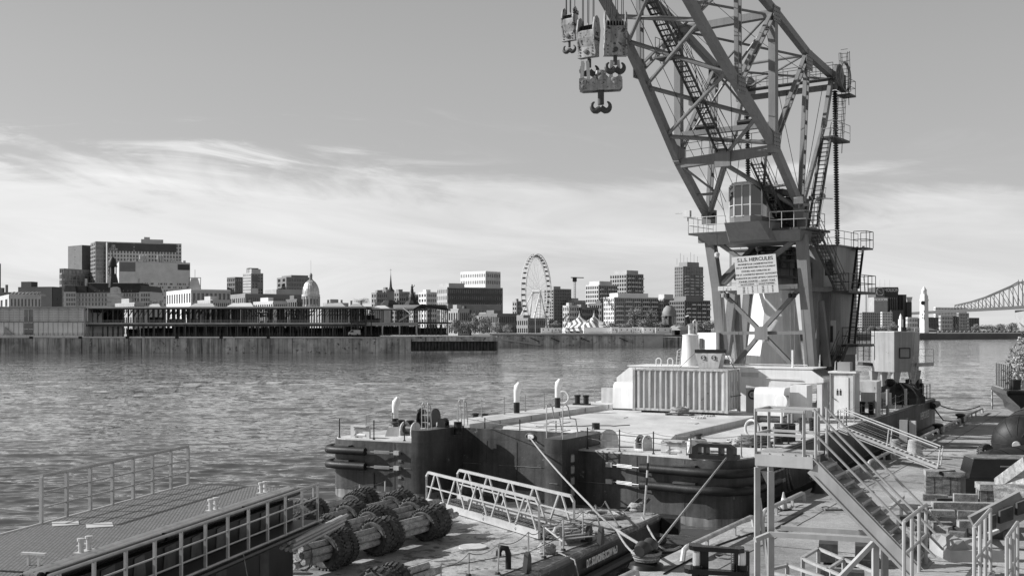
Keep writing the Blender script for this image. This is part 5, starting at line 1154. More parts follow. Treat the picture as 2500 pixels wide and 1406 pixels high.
ih = thing('air_intake', 'white flared intake box with a dark top band and two round fans, above the container', 'air intake', W(1735, 898, 71.5))
c = W(1735, 898, 71.5); hx = V3((.9, -.42, 0)).normalized(); hy = V3((.42, .9, 0)).normalized()
def hb(x, y, z): return c + hx * x + hy * y + V3((0, 0, z))
v = [hb(x * a, y * .5, z) for z, a in ((0, .62), (.95, .86)) for x, y in ((-1, -1), (1, -1), (1, 1), (-1, 1))]
MB().add(v, MB.HF, False).build('box', white_worn, ih)
v = [hb(x * .88, y * .52, z) for z in (.951, 1.16) for x, y in ((-1, -1), (1, -1), (1, 1), (-1, 1))]
MB().add(v, MB.HF, False).build('band', black, ih)
for x in (-.33, .33):
    MB().lathe([(.15, 0), (.15, .03), (.05, .04), (0, .04)], hb(x, -.5, .66), 14, hy.__neg__().to_track_quat('Z', 'Y').to_matrix()).build('fan', dark_steel, ih)
    text('S', .32, hb(x + .02, -.56, .64), hx, (0, 0, 1), off_white, ih, bold=.01)
for s_, e in ((-1, -2.0), (1, 1.6)):
    MB().path([hb(.88 * s_, 0, 1.05), hb(e, -.2, -.05)], .02, 5).build('guy_wire', black, ih)
wh = thing('wheelhouse', 'small white wheelhouse with a dark doorway behind the funnel', 'wheelhouse', W(1725, 890, 77))
MB().hexa([W(1703, 900, 78), W(1748, 900, 76.5), W(1760, 900, 79), W(1715, 900, 81), W(1703, 812, 78), W(1748, 812, 76.5), W(1760, 812, 79), W(1715, 812, 81)]).build('wall', white, wh)
MB().hexa([W(1707, 852, 77.6), W(1715, 852, 77.4), W(1715, 852, 77.6), W(1707, 852, 77.8), W(1707, 826, 77.6), W(1715, 826, 77.4), W(1715, 826, 77.6), W(1707, 826, 77.8)]).build('door', dark_steel, wh)

# toilet cabin
tc_ = thing('toilet_cabin', 'white portable toilet cabin with a man and woman sign on its door', 'toilet', bp(1.7, 23.7))
MB(BF).box(.8, 2.25, 23.1, 24.5, 2.92, 5.55).build('body', white_worn, tc_)
MB(BF).box(.7, 2.35, 23.0, 24.6, 5.55, 5.65).build('roof', white, tc_)
MB(BF).box(.75, 2.3, 23.05, 24.55, 2.8, 2.92).build('base', dark_steel, tc_)
for x in (.78, 2.17): MB(BF).box(x, x + .1, 23.03, 23.1, 2.92, 5.55).build('corner_post', rail_grey, tc_)
d = MB(BF).box(1.15, 2.0, 23.06, 23.098, 3.0, 5.3).build('door', white, tc_)
MB(BF).beam((2.0, 23.02, 4.02), (1.86, 23.02, 3.9), .04, .04).build('handle', dark_steel, d)
for k, x in enumerate((1.62, 1.80)):
    m = MB(BF); m.box(x - .05, x + .05, 23.045, 23.055, 4.36, 4.52); m.box(x - .05, x - .01, 23.045, 23.055, 4.22, 4.36); m.box(x + .01, x + .05, 23.045, 23.055, 4.22, 4.36); m.lathe([(.035, 0), (0, .01)], (x, 23.056, 4.57), 8, Matrix.Rotation(PI / 2, 3, 'X')); m.build('figure_sign', ink, d)
MB(BF).boxc((1.5, 23.7, 5.65), .75, .7, .55, base=True).build('water_tank', rail_grey, tc_)
for x in (2.3, 2.05): MB(BF).path([(x - .1, 24.3, 5.65), (x - .1, 24.3, 6.1), (x - .18, 24.1, 6.25), (x - .2, 23.8, 6.2), (x - .2, 23.6, 5.65)], .02, 5).build('hoop', galv, tc_)
MB(BF).hexa([(-.2 + .2, 25.6, 4.3), (1.4, 25.6, 4.3), (1.4, 27.0, 4.3), (0, 27.0, 4.3), (0, 25.6, 4.95), (1.4, 25.6, 4.95), (1.4, 27.0, 5.0), (0, 27.0, 5.0)]).box(.02, .1, 25.62, 26.9, 2.8, 4.3).box(1.3, 1.38, 25.62, 26.9, 2.8, 4.3).build('tool_shelter', white_worn, None, label='small white shelf shelter right behind the toilet cabin', cat='shelter')

# control cabin on four legs near the bow
cc = thing('control_cabin', 'grey octagonal cabin on tapered legs near the far end of the barge, one framed window', 'cabin', W(2180, 957, 88))
zt, zb_ = 7.95, 4.9
def cxy(px, Y): return ((px - 1250) * Y / F, Y)
cp = [cxy(2127, 90.5), cxy(2140, 88.4), cxy(2183, 87), cxy(2228, 87.4), cxy(2243, 89.3), cxy(2239, 92), cxy(2190, 94), cxy(2140, 93)]
cab_p = mat('cabin_shaded_paint', .30, .5, var=.1, scale=.8, streak=.22, spots=.015, spot_v=.1)  # darkened all over, standing in for the crane's shadow on the cabin
MB().prism(cp, zb_, zt).build('wall', cab_p, cc)
MB().prism([(x * 1.0 , y) for x, y in cp], zt + .002, zt + .07).build('roof', off_white, cc)
for px, Y, w in ((2133, 90.2, .34), (2157, 89, .3), (2186, 87.5, .36), (2232, 88, .42), (2238, 91, .3)):
    x, y = cxy(px, Y); MB().beam((x, y, 2.8), (x, y, 3.9), w * .9, w * .9, w2=w, h2=w).beam((x, y, 3.9), (x, y, 4.9), w, w, w2=w * 2.4, h2=w * 1.6).build('leg', cab_p, cc)
wn = MB(); q0 = V3((*cxy(2196, 87.08), 0)); q1 = V3((*cxy(2221, 87.3), 0))
fo = V3((0, -.06, 0))
wn.path([q0 + fo + V3((0, 0, 6.0)), q1 + fo + V3((0, 0, 6.0)), q1 + fo + V3((0, 0, 6.72)), q0 + fo + V3((0, 0, 6.72))], .05, 6, closed=True); wo = wn.build('window_frame', black, cc)
MB().hexa([q0 + V3((0, -.05, 6.0)), q1 + V3((0, -.05, 6.0)), q1 + V3((0, .1, 6.0)), q0 + V3((0, .1, 6.0)), q0 + V3((0, -.05, 6.72)), q1 + V3((0, -.05, 6.72)), q1 + V3((0, .1, 6.72)), q0 + V3((0, .1, 6.72))]).build('window_pane', rail_grey, wo)
MB().boxc(W(2206, 811, 88), .32, .32, .4, base=True).build('lamp', black, cc)
px0 = W(2237, 960, 87.5)
for dx in (-.16, .22): MB().path([W(2222, 958, 86.8) + V3((dx, 0, 0)), W(2236, 860, 87.6) + V3((dx, 0, 0)), W(2238, 800, 88) + V3((dx, 0, 0))], .028, 5).build('ladder_rail', galv, cc)
for k in range(13): a = W(2222, 958, 86.8).lerp(W(2236, 860, 87.6), k / 12); MB().path([a + V3((-.16, 0, 0)), a + V3((.22, 0, 0))], .018, 4).build('rung', galv, cc)
MB().hexa([W(2240, 895, 88) , W(2280, 893, 87.6), W(2280, 893, 89.2), W(2240, 895, 89.6), W(2240, 886, 88), W(2280, 884, 87.6), W(2280, 884, 89.2), W(2240, 886, 89.6)]).build('platform', off_white, cc)
for px in (2242, 2260, 2279): MB().tube(W(px, 885, 87.8), W(px, 852, 87.8), .022, 5).build('rail_post', galv, cc)
for y in (852, 868): MB().path([W(2242, y, 87.8), W(2279, y, 87.8), W(2279, y, 89.2)], .018, 5).build('rail', galv, cc)
MB().beam(W(2100, 887, 89.5), W(2130, 890, 90.3), .5, .25).build('walkway', dark_steel, cc)
for y in (845, 857, 868): MB().path([W(2098, y, 89.5), W(2130, y + 1, 90.3)], .014, 4).build('rail', dark_steel, cc)

# dark tarpaulin over machinery
t = thing('tarpaulin_heap', 'dark tarpaulin draped over machinery between the legs of the grey cabin', 'tarpaulin', G(2190, 985, 2.8))
q = random.Random(4); c = G(2190, 985, 2.8); n = 26
rows = []
for i, (r, z) in enumerate(((1.5, 0), (1.45, .45), (1.2, .85), (.85, 1.2), (.45, 1.42), (.05, 1.5))):
    rows.append([c + V3((r * (1 + .16 * math.sin(j * 2.3 + i * .5) + .05 * q.random()) * math.cos(2 * PI * j / n) * 1.15, r * (1 + .16 * math.sin(j * 2.3)) * math.sin(2 * PI * j / n) * .8, z + .08 * q.random())) for j in range(n)])
m = MB(); m.add([p for r_ in rows for p in r_], [(i * n + j, i * n + (j + 1) % n, (i + 1) * n + (j + 1) % n, (i + 1) * n + j) for i in range(5) for j in range(n)], False)
m.build('sheet', black_gloss, t)
MB().lathe([(.35, 1.35), (.4, 1.6), (.2, 1.8), (0, 1.82)], c + V3((-.5, 0, 0)), 10).build('engine_top', black, t)
MB().boxc(G(2150, 995, 2.8) + V3((.2, 1.6, 0)), 1.9, 1.0, .95, -.5, base=True).build('pale_locker', off_white, None, label='pale grey deck locker in front of the dark tarpaulin', cat='locker')
# posts and gear along the starboard bow edge
for k, (px, py, h) in enumerate(((2146, 1006, 1.35), (2167, 1012, 1.6), (2211, 990, 1.2), (2230, 975, 1.0))):
    MB().tube(G(px, py, 2.8), G(px, py, 2.8) + V3((0, 0, h)), .1, 10).build('deck_post', [rail_grey, rail_grey, off_white, galv][k], None, smooth=True, label=['thick grey post left of a taller one by the pale locker', 'tallest grey post at the starboard edge by the pale locker', 'pale round post with rope around it near the bow', 'low grey post at the rail in front of the cabin ladder'][k], cat='post')
m = thing('bow_gear', 'cluster of black hoops and a black windlass at the far starboard corner of the barge', 'windlass', bp(1.2, 45.5))
for b in (41.8, 42.8, 43.8): MB(BF).path([(.7, b, 2.8), (.7, b, 3.7), (.85, b, 3.95), (1.2, b, 4.0), (1.5, b, 3.9), (1.6, b, 3.6), (1.6, b, 2.8)], .09, 8).build('hoop', black, m, smooth=True)
MB(BF).boxc((1.3, 46.2, 2.8), 1.0, 1.5, 1.5, base=True).build('windlass', black, m)
MB(BF).tube((.6, 46.2, 3.6), (2.3, 46.2, 3.6), .42, 12).build('drum', black, m, smooth=True)
# ------------------------------------------------------------------ floating crane; frame CF: x = along the boom (towards the hook), y = across (to the left truss), z = up; origin = right boom foot
_a = math.radians(37)
CD = V3((-math.sin(_a), -math.cos(_a), 0)); CE = V3((-math.cos(_a), math.sin(_a), 0))
FOOT = V3((19.03, 75, 16.0))
CF = fr(FOOT, CD, CE, (0, 0, 1))
def cp_(s, e, h): return CF @ V3((s, e, h))
def CP(px, py, e=0.0):
    """point of the truss plane at offset e seen at this pixel -> (s, h)"""
    o = FOOT + CE * e; k = (px - 1250) / F
    s = (o.x - k * o.y) / (k * CD.y - CD.x); Y = o.y + CD.y * s
    return s, EYE - (py - HOR) * Y / F - FOOT.z
crane = thing('floating_crane', 'tall grey lattice crane with a sign board, standing on the black barge', 'crane', (17.7, 78, 3.1))
TW = 6.7
CHR = [(-1, -.5), (0, 0), (4.2, 3.6), (7.3, 5.45), (10.1, 6.95), (15.5, 10.25), (20, 13), (34, 20)]
CHL = [(-1, -.8), (0, -.25), (4.4, 3.25), (6.0, 4.9), (9.0, 8.0), (10.6, 9.6), (13.5, 12.0), (20, 16), (34, 22.5)]
def chordh(s, e=3.3):     # height of the lower chord plane above the foot
    def f(P):
        for (a, b), (c, d) in zip(P, P[1:]):
            if s <= c: return b + (d - b) * (s - a) / (c - a)
        return P[-1][1]
    k = e / TW
    return f(CHR) * (1 - k) + f(CHL) * k
def laced(p, q, w, name='laced_strut', n=None, th=.10, up=None):
    """two flat bars joined by batten plates"""
    p, q = V3(p), V3(q); d = (q - p); Lh = d.length; d.normalize()
    s_ = V3((0, 1, 0)).cross(d).normalized(); m = MB(CF)
    for k in (-.5, .5): m.beam(p + s_ * w * k, q + s_ * w * k, th, .26, up=(0, 1, 0))
    n = n or max(3, int(Lh / 1.0))
    for i in range(n + 1):
        c = p.lerp(q, (i + .5) / (n + 1)); m.beam(c - s_ * w * .5, c + s_ * w * .5, .22, .10, up=(0, 1, 0))
    m.build(name, crane_grey, crane)
for e in (0, TW):
    # lower chord: box girder
    S = [-.2, 2.1, 4.3, 6.8, 9.3, 12, 15, 20, 34]
    for a, b in zip(S, S[1:]):
        MB(CF).beam((a, e, chordh(a, e) + .1), (b, e, chordh(b, e) + .1), .42, .56).build('lower_chord', crane_grey, crane)
    # upper chord from the sheave peak forward
    U = [(-5.9, 9.8), (-1.1, 10.55), (4.35, 12.25), (9.4, 13.6), (16, 15.8), (34, 23)]
    for (a, ha), (b, hb_) in zip(U, U[1:]): MB(CF).beam((a, e, ha), (b, e, hb_), .40, .46).build('upper_chord', crane_grey, crane)
    MB(CF).beam((4.3, e, 3.6), (4.35, e, 12.2), .46, .46, up=(1, 0, 0)).build('main_post', crane_grey, crane)
    for s_, h_ in ((-1.1, 10.4), (4.35, 12.1)): MB(CF).boxc((s_, e, h_), .7, .44, .7).build('gusset', crane_grey, crane)
    MB(CF).boxc((4.3, e, 3.7), .9, .45, .9).build('gusset', crane_grey, crane)
    laced((0, e, .5), (-1.1, e, 10.4), .40)
    laced((-.9, e, 10.3), (4.1, e, 4.0), .36)
    laced((4.4, e, 12), (9.2, e, chordh(9.3, e) + .3), .36)
    laced((9.3, e, chordh(9.3, e) + .3), (9.4, e, 13.5), .42)
    laced((9.5, e, 13.4), (14.5, e, chordh(14.5, e) + .3), .36)
    # back strut from the foot to the peak
    MB(CF).beam((-.4, e, .6), (-4.0, e, 6.2), .22, .32).build('back_strut', crane_grey, crane)
    MB(CF).beam((-4.0, e, 6.15), (-5.4, e, 9.7), .26, .38, up=(1, 0, 0)).build('back_strut', crane_grey, crane)
    MB(CF).boxc((-.05, e, -.05), .9, .7, 1.0).build('foot_bracket', crane_grey, crane)
    MB(CF).tube((-.0, e - .5, .05), (0, e + .5, .05), .2, 12).build('foot_pin', dark_steel, crane, smooth=True)
    # luffing screw: rod with coils
    top, bot = V3((-6.0, e, 8.9)), V3((-6.5, e, -2.0))
    sc = MB(CF); sc.path([top, bot], .09, 8)
    core = sc.build('luffing_screw', black, crane, smooth=True)
    n = 64; th = MB(CF)
    for i in range(n):
        z = top.z + (bot.z - top.z) * (i + .5) / n
        th.lathe([(.12, -.07), (.21, 0), (.12, .07)], (-6.0 - .5 * (i + .5) / n, e, z), 8)
    th.build('thread', black, core)
    MB(CF).lathe([(.7, -.12), (.78, -.12), (.78, .12), (.7, .12), (.2, .05), (.2, -.05)], (-5.9, e - .3, 9.9), 20, Matrix.Rotation(PI / 2, 3, 'X'), closed=True).build('sheave', crane_grey, crane, smooth=True)
def X(name, p, q, r=.11, m=crane_grey): MB(CF).tube(p, q, r, 8).build(name, m, crane, smooth=True)
# cross tubes and diagonals in the bottom plane
def BX(sl, sr, r=.14): X('cross_tube', (sr, .2, chordh(sr, 0) + .05), (sl, TW - .2, chordh(sl, TW) + .05), r)
BX(5.8, 4.6); BX(8.45, 6.9); BX(10.9, 10.5); BX(12.4, 14.2); BX(16, 17.5)
def BD(sl, sr): X('diagonal_tube', (sr, .2, chordh(sr, 0) + .02), (sl, TW - .2, chordh(sl, TW) + .02), .12)
BD(6.02, 10.5); BD(8.7, 14.0); BD(11, 18)
X('diagonal_tube', (4.3, TW / 2, 3.4), (6.6, .2, chordh(6.6, 0)), .12)
# box beams between the trusses
MB(CF).beam((4.3, .25, 3.45), (4.3, TW - .25, 3.15), .5, .6, up=(0, 0, 1)).build('box_beam', crane_grey, crane)
MB(CF).boxc((4.6, TW / 2, 3.2), .2, 1.1, 1.1).build('centre_gusset', crane_grey, crane)
MB(CF).beam((4.35, .25, 5.05), (4.35, TW - .25, 5.05), .4, .32, up=(0, 0, 1)).build('box_beam', crane_grey, crane)
for e0, e1 in ((.6, 2.4), (3.9, 5.4)): MB(CF).tube((4.4, e0, 5.4), (4.4, e1, 5.4), .16, 8).build('roller', black, crane, smooth=True)
X('diagonal_tube', (4.5, TW / 2 + .2, 3.0), (.3, .3, .3), .16)
X('diagonal_tube', (4.5, TW / 2 - .1, 3.0), (1.0, TW - .6, .3), .15); X('diagonal_tube', (4.2, TW - .3, 2.9), (2.0, TW / 2 + 1.7, 1.3), .08); X('diagonal_tube', (2.0, TW - .2, 1.3), (2.0, TW / 2 + 1.7, 1.3), .09)
X('diagonal_tube', (4.3, .5, 3.2), (2.0, 1.7, 1.4), .09); X('diagonal_tube', (2.0, .2, 1.5), (2.0, 1.7, 1.4), .09)
# upper plane
MB(CF).beam((4.35, .25, 12.0), (4.35, TW - .25, 12.0), .5, .46).build('box_beam', crane_grey, crane)
X('cross_tube', (-1.1, .2, 10.45), (-1.1, TW - .2, 10.45), .10)
for a, b, h0, h1 in ((-5.6, -1.1, 9.7, 10.4), (-1.1, 4.35, 10.4, 12.0), (4.35, 9.4, 12.0, 13.4), (9.4, 16, 13.4, 15.6)):
    X('diagonal_tube', (a, .2, h0 - .05), (b, TW - .2, h1 - .05), .085); X('diagonal_tube', (a, TW - .2, h0 + .1), (b, .2, h1 + .1), .085)
X('diagonal_tube', (4.3, .2, 4.2), (4.3, TW / 2, 8.1), .08); X('diagonal_tube', (4.3, TW - .2, 4.2), (4.3, TW / 2, 8.1), .08); X('diagonal_tube', (4.3, TW / 2, 8.1), (4.3, .2, 11.7), .08); X('diagonal_tube', (4.3, TW / 2, 8.1), (4.3, TW - .2, 11.7), .08)
# peak beam with walkway and rails
MB(CF).beam((-5.6, -.3, 9.1), (-5.6, TW + .6, 9.1), .34, .36).build('peak_beam', crane_grey, crane)
MB(CF).box(-5.4, -4.6, -.4, TW + .2, 9.5, 9.57).build('peak_walkway', dark_steel, crane)
def railing(pts, h=1.05, every=1.6, r=.024, m=rail_grey, M=CF, parent=crane, mid=(.5,), loops=True):
    """posts and bars along a polyline: one part"""
    o = MB(M); pts = [V3(p) for p in pts]
    for a, b in zip(pts, pts[1:]):
        n = max(1, round((b - a).length / every))
        for i in range(n + 1): q = a.lerp(b, i / n); o.path([q, q + V3((0, 0, h))], r, 5)
    for k in (1.0,) + tuple(mid): o.path([p + V3((0, 0, h * k)) for p in pts], r, 5)
    return o.build('railing', m, parent)
for s_ in (-4.6, -5.4): railing([(s_, -.4, 9.57), (s_, TW + .2, 9.57)], 1.0, 1.3, .022, m=dark_steel)
# sheave housing and caged ladder at the right peak
MB(CF).lathe([(.95, -.08), (1.05, -.08), (1.05, .08), (.95, .08)], (-6.6, -.5, 9.9), 22, Matrix.Rotation(PI / 2, 3, 'X'), closed=True).build('sheave', crane_grey, crane, smooth=True)
MB(CF).boxc((-6.5, -.28, 9.5), 1.2, .22, 1.2).build('sheave_cheek', dark_steel, crane)
def cage(s0, e0, z0, z1, lean=0):
    o = MB(CF); n = int((z1 - z0) / .45)
    for k in range(5):
        a = -PI / 2 + PI * k / 4
        o.path([(s0 - .4 * math.cos(a) * 1, e0 + .38 * math.sin(a), z0), (s0 - .4 * math.cos(a) + lean, e0 + .38 * math.sin(a), z1)], .018, 4)
    for i in range(n + 1):
        z = z0 + (z1 - z0) * i / n
        o.path([(s0 - .4 * math.cos(-PI / 2 + PI * k / 6) + lean * i / n, e0 + .38 * math.sin(-PI / 2 + PI * k / 6), z) for k in range(7)], .018, 4)
        o.path([(s0 + lean * i / n, e0 - .25, z + .2), (s0 + lean * i / n, e0 + .25, z + .2)], .016, 4)
    for k in (-.25, .25): o.path([(s0, e0 + k, z0 - 1), (s0 + lean, e0 + k, z1)], .026, 4)
    return o.build('caged_ladder', dark_steel, crane)
cage(-6.7, -.5, 8.9, 11.6, .25); cage(-5.6, -.4, 5.4, 8.6, -.5)
MB(CF).boxc((-6.4, -.7, 8.5), 1.2, .9, .12).build('peak_landing', dark_steel, crane); railing([(-5.8, -1.1, 8.56), (-7.0, -1.1, 8.56), (-7.0, -.4, 8.56)], 1.0, .8, .02, m=dark_steel)
MB(CF).boxc((-4.6, -.6, 5.2), 3.0, .9, .14).build('landing', dark_steel, crane); railing([(-3.2, -1.05, 5.27), (-6.1, -1.05, 5.27)], 1.05, 1.3, .022, m=rail_grey); railing([(-3.2, -.2, 5.27), (-3.2, -1.05, 5.27)], 1.05, 1, .022)
def stair(p, q, w, name='stair', M=CF, across=(0, 1, 0), n=None, m=dark_steel, rail=True, parent=crane, tread_m=None, step=.3):
    """open metal stair from p to q: two stringers, treads, rails"""
    p, q, ac = V3(p), V3(q), V3(across).normalized() * (w / 2)
    o = MB(M)
    for k in (-1, 1): o.beam(p + ac * k, q + ac * k, .06, .2)
    root = o.build(name, m, parent)
    n = n or max(3, int((q - p).length / step)); d = (q - p); hd = V3((d.x, d.y, 0)).normalized() * .13
    t = MB(M)
    for i in range(n):
        c = p.lerp(q, (i + .5) / n); t.beam(c - ac * .95, c + ac * .95, .24, .035)
    t.build('treads', tread_m or m, root, kind='stuff')
    if rail:
        r_ = MB(M)
        for k in (-1, 1):
            for h in (1.0, .55): r_.path([p + ac * k + V3((0, 0, h)), q + ac * k + V3((0, 0, h))], .022, 5)
            for i in range(int(d.length / 1.5) + 1): c = p.lerp(q, min(1, i * 1.5 / d.length)) + ac * k; r_.path([c, c + V3((0, 0, 1))], .02, 4)
        r_.build('stair_rail', m, root)
    return root
stair((4.8, 3.3, 3.6), (9.0, 3.3, 7.2), .7, 'catwalk', step=.4)
stair((9.0, 3.3, 7.2), (14, 3.3, 11.2), .7, 'catwalk', step=.4)
stair((14, 3.3, 11.2), (24, 3.3, chordh(24)), .7, 'catwalk', step=.5)
stair((4.0, 1.3, 2.8), (-.3, 1.3, -.9), .7, 'stair')
stair((-1.3, -.3, -1), (-3.3, -.5, 5.2), .6, 'stair')
railing([(4.1, .4, 3.72), (4.1, TW - .4, 3.5)], 1.0, 1.2, .02, m=dark_steel)
MB(CF).boxc((10.6, 4.2, 8.6), 1.0, 1.0, .1).build('landing', dark_steel, crane)
railing([(10.1, 4.6, 8.65), (11.1, 4.6, 8.65)], 1.2, .5, .02, m=dark_steel)
MB(CF).boxc((7.3, 4.0, 6.5), .5, .5, .5).build('junction_box', off_white, crane)
# long thin cables inside the boom
for a, b in (((-1, 4.6, .6), (16, 3.8, 14)), ((0, 2.2, .5), (18, 2.4, 14)), ((-2, 3, 1), (14, 4.4, 14)), ((1, 4.9, .8), (18, 4.6, 15)), ((-5, 6.2, 9), (-1, 5.4, .4)), ((-5, .5, 9), (-1.5, .6, .4))):
    MB(CF).path([a, b], .022, 4).build('cable', black, crane)

# platform and cab base
MB(CF).box(-2.6, 1.5, -1.0, 7.5, -1.35, -1.22).build('platform', dark_steel, crane)
MB(CF).hexa([(-2.6, -.3, -2.05), (.9, -.3, -2.05), (.9, 6.3, -2.05), (-2.6, 6.3, -2.05), (-2.9, -.6, -1.36), (1.5, -.6, -1.36), (1.5, 6.9, -1.36), (-2.9, 6.9, -1.36)]).build('cross_girder', crane_grey, crane)
MB(CF).hexa([(.9, 1.2, -2.0), (1.5, 1.5, -1.9), (1.5, 4.4, -1.9), (.9, 4.7, -2.0), (.9, 1.0, -.78), (2.7, 1.7, -.78), (2.7, 4.2, -.78), (.9, 4.9, -.78)]).build('cab_bracket', crane_grey, crane)
MB(CF).beam((.7, -.3, -1.62), (.7, 7.1, -1.62), .3, .5).build('front_girder', crane_grey, crane)
railing([(-1.6, -1.0, -1.22), (1.5, -1.0, -1.22), (1.5, 1.5, -1.22)], 1.05, .9)
railing([(2.0, 1.3, -1.22), (1.5, -1.0, -1.22)], 1.05, .9, m=galv)
railing([(1.5, 4.7, -1.22), (1.5, 7.5, -1.22), (-2.2, 7.5, -1.22)], 1.05, .8, m=galv)
for e0, s1 in ((-.9, 1.2),):
    pass
# operator cab: faceted, glazed
cabp = [(.0, 1.75), (2.2, 1.75), (2.75, 2.3), (2.75, 3.45), (2.2, 4.05), (.0, 4.05)]
MB(CF).prism(cabp, -.78, -.42).build('cab_floor', crane_grey, crane)
MB(CF).prism([(a - .0, b) for a, b in cabp], 1.62, 1.74).build('cab_roof', off_white, crane)
MB(CF).prism([(a * .93 + .1, b * .9 + .3) for a, b in cabp], 1.742, 1.85).build('cab_roof', off_white, crane)
for a, b in cabp: MB(CF).beam((a, b, -.42), (a, b, 1.62), .09, .09, up=(1, 0, 0)).build('cab_pillar', off_white, crane)
P = cabp[1:5]
tint = mat('cab_glass', .05, .05, var=.1, spec=1.0)
for (a, b) in zip(P, P[1:]):
    for z0, z1 in ((-.36, .30), (.36, 1.56)):
        p0, p1 = V3((*a, z0)), V3((*b, z0)); d = (p1 - p0).normalized() * .05
        m = MB(CF); m.beam(p0 + d + V3((0, 0, (z1 - z0) / 2)), p1 - d + V3((0, 0, (z1 - z0) / 2)), .03, z1 - z0); m.build('cab_pane', tint, crane)
    m = MB(CF); m.beam((*a, .33), (*b, .33), .06, .05); m.build('cab_mullion', off_white, crane)
MB(CF).beam((2.78, 2.87, -.42), (2.78, 2.87, 1.62), .06, .06, up=(1, 0, 0)).build('cab_mullion', off_white, crane)
MB(CF).box(.06, .1, 1.8, 4.0, -.42, 1.62).build('cab_back', crane_grey, crane)
MB(CF).box(.1, 1.4, 1.735, 1.76, -.40, 1.60).build('cab_side', off_white, crane)
MB(CF).box(.3, 1.1, 1.715, 1.734, .5, 1.3).build('cab_side_window', tint, crane)
MB(CF).box(-2.4, -.3, .4, 4.2, -1.22, 1.0).build('electrical_house', dark_steel, crane)
for a, b, c_ in (((-.2, .9, 1.0), (1.2, 1.4, 1.5), .25), ((-2.5, 1.0, 1.0), (-1.2, 1.6, 1.6), .3)): MB(CF).boxc(((a[0] + b[0]) / 2, 1.2, 1.2), 1.1, .8, .4).build('electrical_box', dark_steel, crane)
# floodlights and small fittings
for (s_, e, z) in ((1.5, 7.55, .1), (1.0, -.3, .55)):
    MB(CF).boxc((s_ + .1, e, z), .25, .55, .45).build('floodlight', off_white, crane); MB(CF).beam((s_, e, z - .5), (s_, e, z), .05).build('lamp_arm', rail_grey, crane)
MB(CF).beam((1.5, 7.8, .2), (1.5, 8.5, .2), .16, .06).build('lamp_head', galv, crane)
MB(CF).path([(.4, -1.0, -1.2), (.4, -1.1, .3), (.5, -1.3, .65), (.6, -1.8, .62)], .03, 5).build('lamp_arm', rail_grey, crane)
MB(CF).beam((.6, -1.8, .62), (.65, -2.4, .55), .2, .07).build('lamp_head', off_white, crane)
MB(CF).path([(1.55, 5.3, -1.3), (1.55, 5.3, -2.6)], .015, 4).build('hanging_wire', black, crane); MB(CF).lathe([(0, 0), (.16, .08), (.18, .3), (.08, .38), (0, .4)], (1.55, 5.3, -3.0), 12).build('globe', off_white, crane, smooth=True)
# flags on a thin yard behind the foot
def flag(label, p, w, h, m):
    t = thing('flag', label, 'flag', p); n = 6; v = []
    for j in range(3):
        for i in range(n + 1): v.append(V3(p) + V3((-w * i / n, .06 * math.sin(i * 1.6), -h * j / 2 - w * .45 * (i / n))))
    f = [(j * (n + 1) + i, j * (n + 1) + i + 1, (j + 1) * (n + 1) + i + 1, (j + 1) * (n + 1) + i) for j in range(2) for i in range(n)]
    MB().add(v, f, False).build('cloth', m, t)
    return t
yard = W(1975, 461, 78); yd2 = W(2017, 459, 78)
MB().path([yard, yd2], .02, 4).build('yard', dark_steel, crane)
MB().path([yd2, W(1996, 560, 77)], .012, 4).build('halyard', dark_steel, crane); MB().path([W(1990, 461, 78), W(1988, 540, 78)], .012, 4).build('halyard', dark_steel, crane)
flag('small striped flag hanging from the thin yard, left one of two', W(1990, 472, 78), .45, .38, rail_grey)
flag('small pale flag with a dark leaf emblem at the outer end of the thin yard', W(2016, 470, 78), .65, .42, off_white)

# rest frame under the platform: splayed legs and cross bracing
def leg(px0, py0, px1, py1, px2, py2, Y, w=.55):
    a, b, c = W(px0, py0, Y), W(px1, py1, Y), W(px2, py2, Y)
    MB().beam(a, b, w, w * .9, up=CD, w2=w, h2=w * .9).build('front_leg', crane_grey, crane)
    MB().beam(b + V3((0, 0, -.004)), c, w * .98, w * .88, up=CD).build('front_leg', crane_grey, crane)
leg(1732, 572, 1751, 700, 1768, 905, 78.6, .64); leg(1957, 572, 1966, 700, 1982, 905, 74.6, .66)
def wb(name, x0, y0, x1, y1, Y0, Y1, w=.2, h=None, m=crane_grey): return MB().beam(W(x0, y0, Y0), W(x1, y1, Y1), w, h or w, up=CD).build(name, m, crane)
def wb(name, x0, y0, x1, y1, Y0, Y1, w=.2, h=None, m=crane_grey): return MB().beam(W(x0, y0, Y0), W(x1, y1, Y1), w, h or w, up=CD).build(name, m, crane)
def YF(px): return 74.6 + (1957 - px) * .0176
def wf_(name, x0, y0, x1, y1, w=.2, h=None, m=crane_grey, d=0): return MB().beam(W(x0, y0, YF(x0) + d), W(x1, y1, YF(x1) + d), w, h or w, up=CD).build(name, m, crane)
wf_('brace', 1742, 585, 1852, 662, .26); wf_('brace', 1944, 585, 1830, 668, .3)
wb('brace', 1757, 690, 1845, 600, 78.5, 81, .32); wb('brace', 1762, 700, 1862, 598, 79, 81.6, .26)
wf_('cross_girder', 1757, 705, 1950, 699, .3, .5, off_white)
wf_('brace', 1756, 706, 1857, 808, .26); wf_('brace', 1955, 702, 1859, 808, .26)
wf_('brace', 1856, 816, 1790, 896, .26); wf_('brace', 1862, 816, 1940, 896, .26)
wf_('cross_tube', 1760, 813, 1962, 812, .22, d=.3)
g0, g1 = 1842, 1874
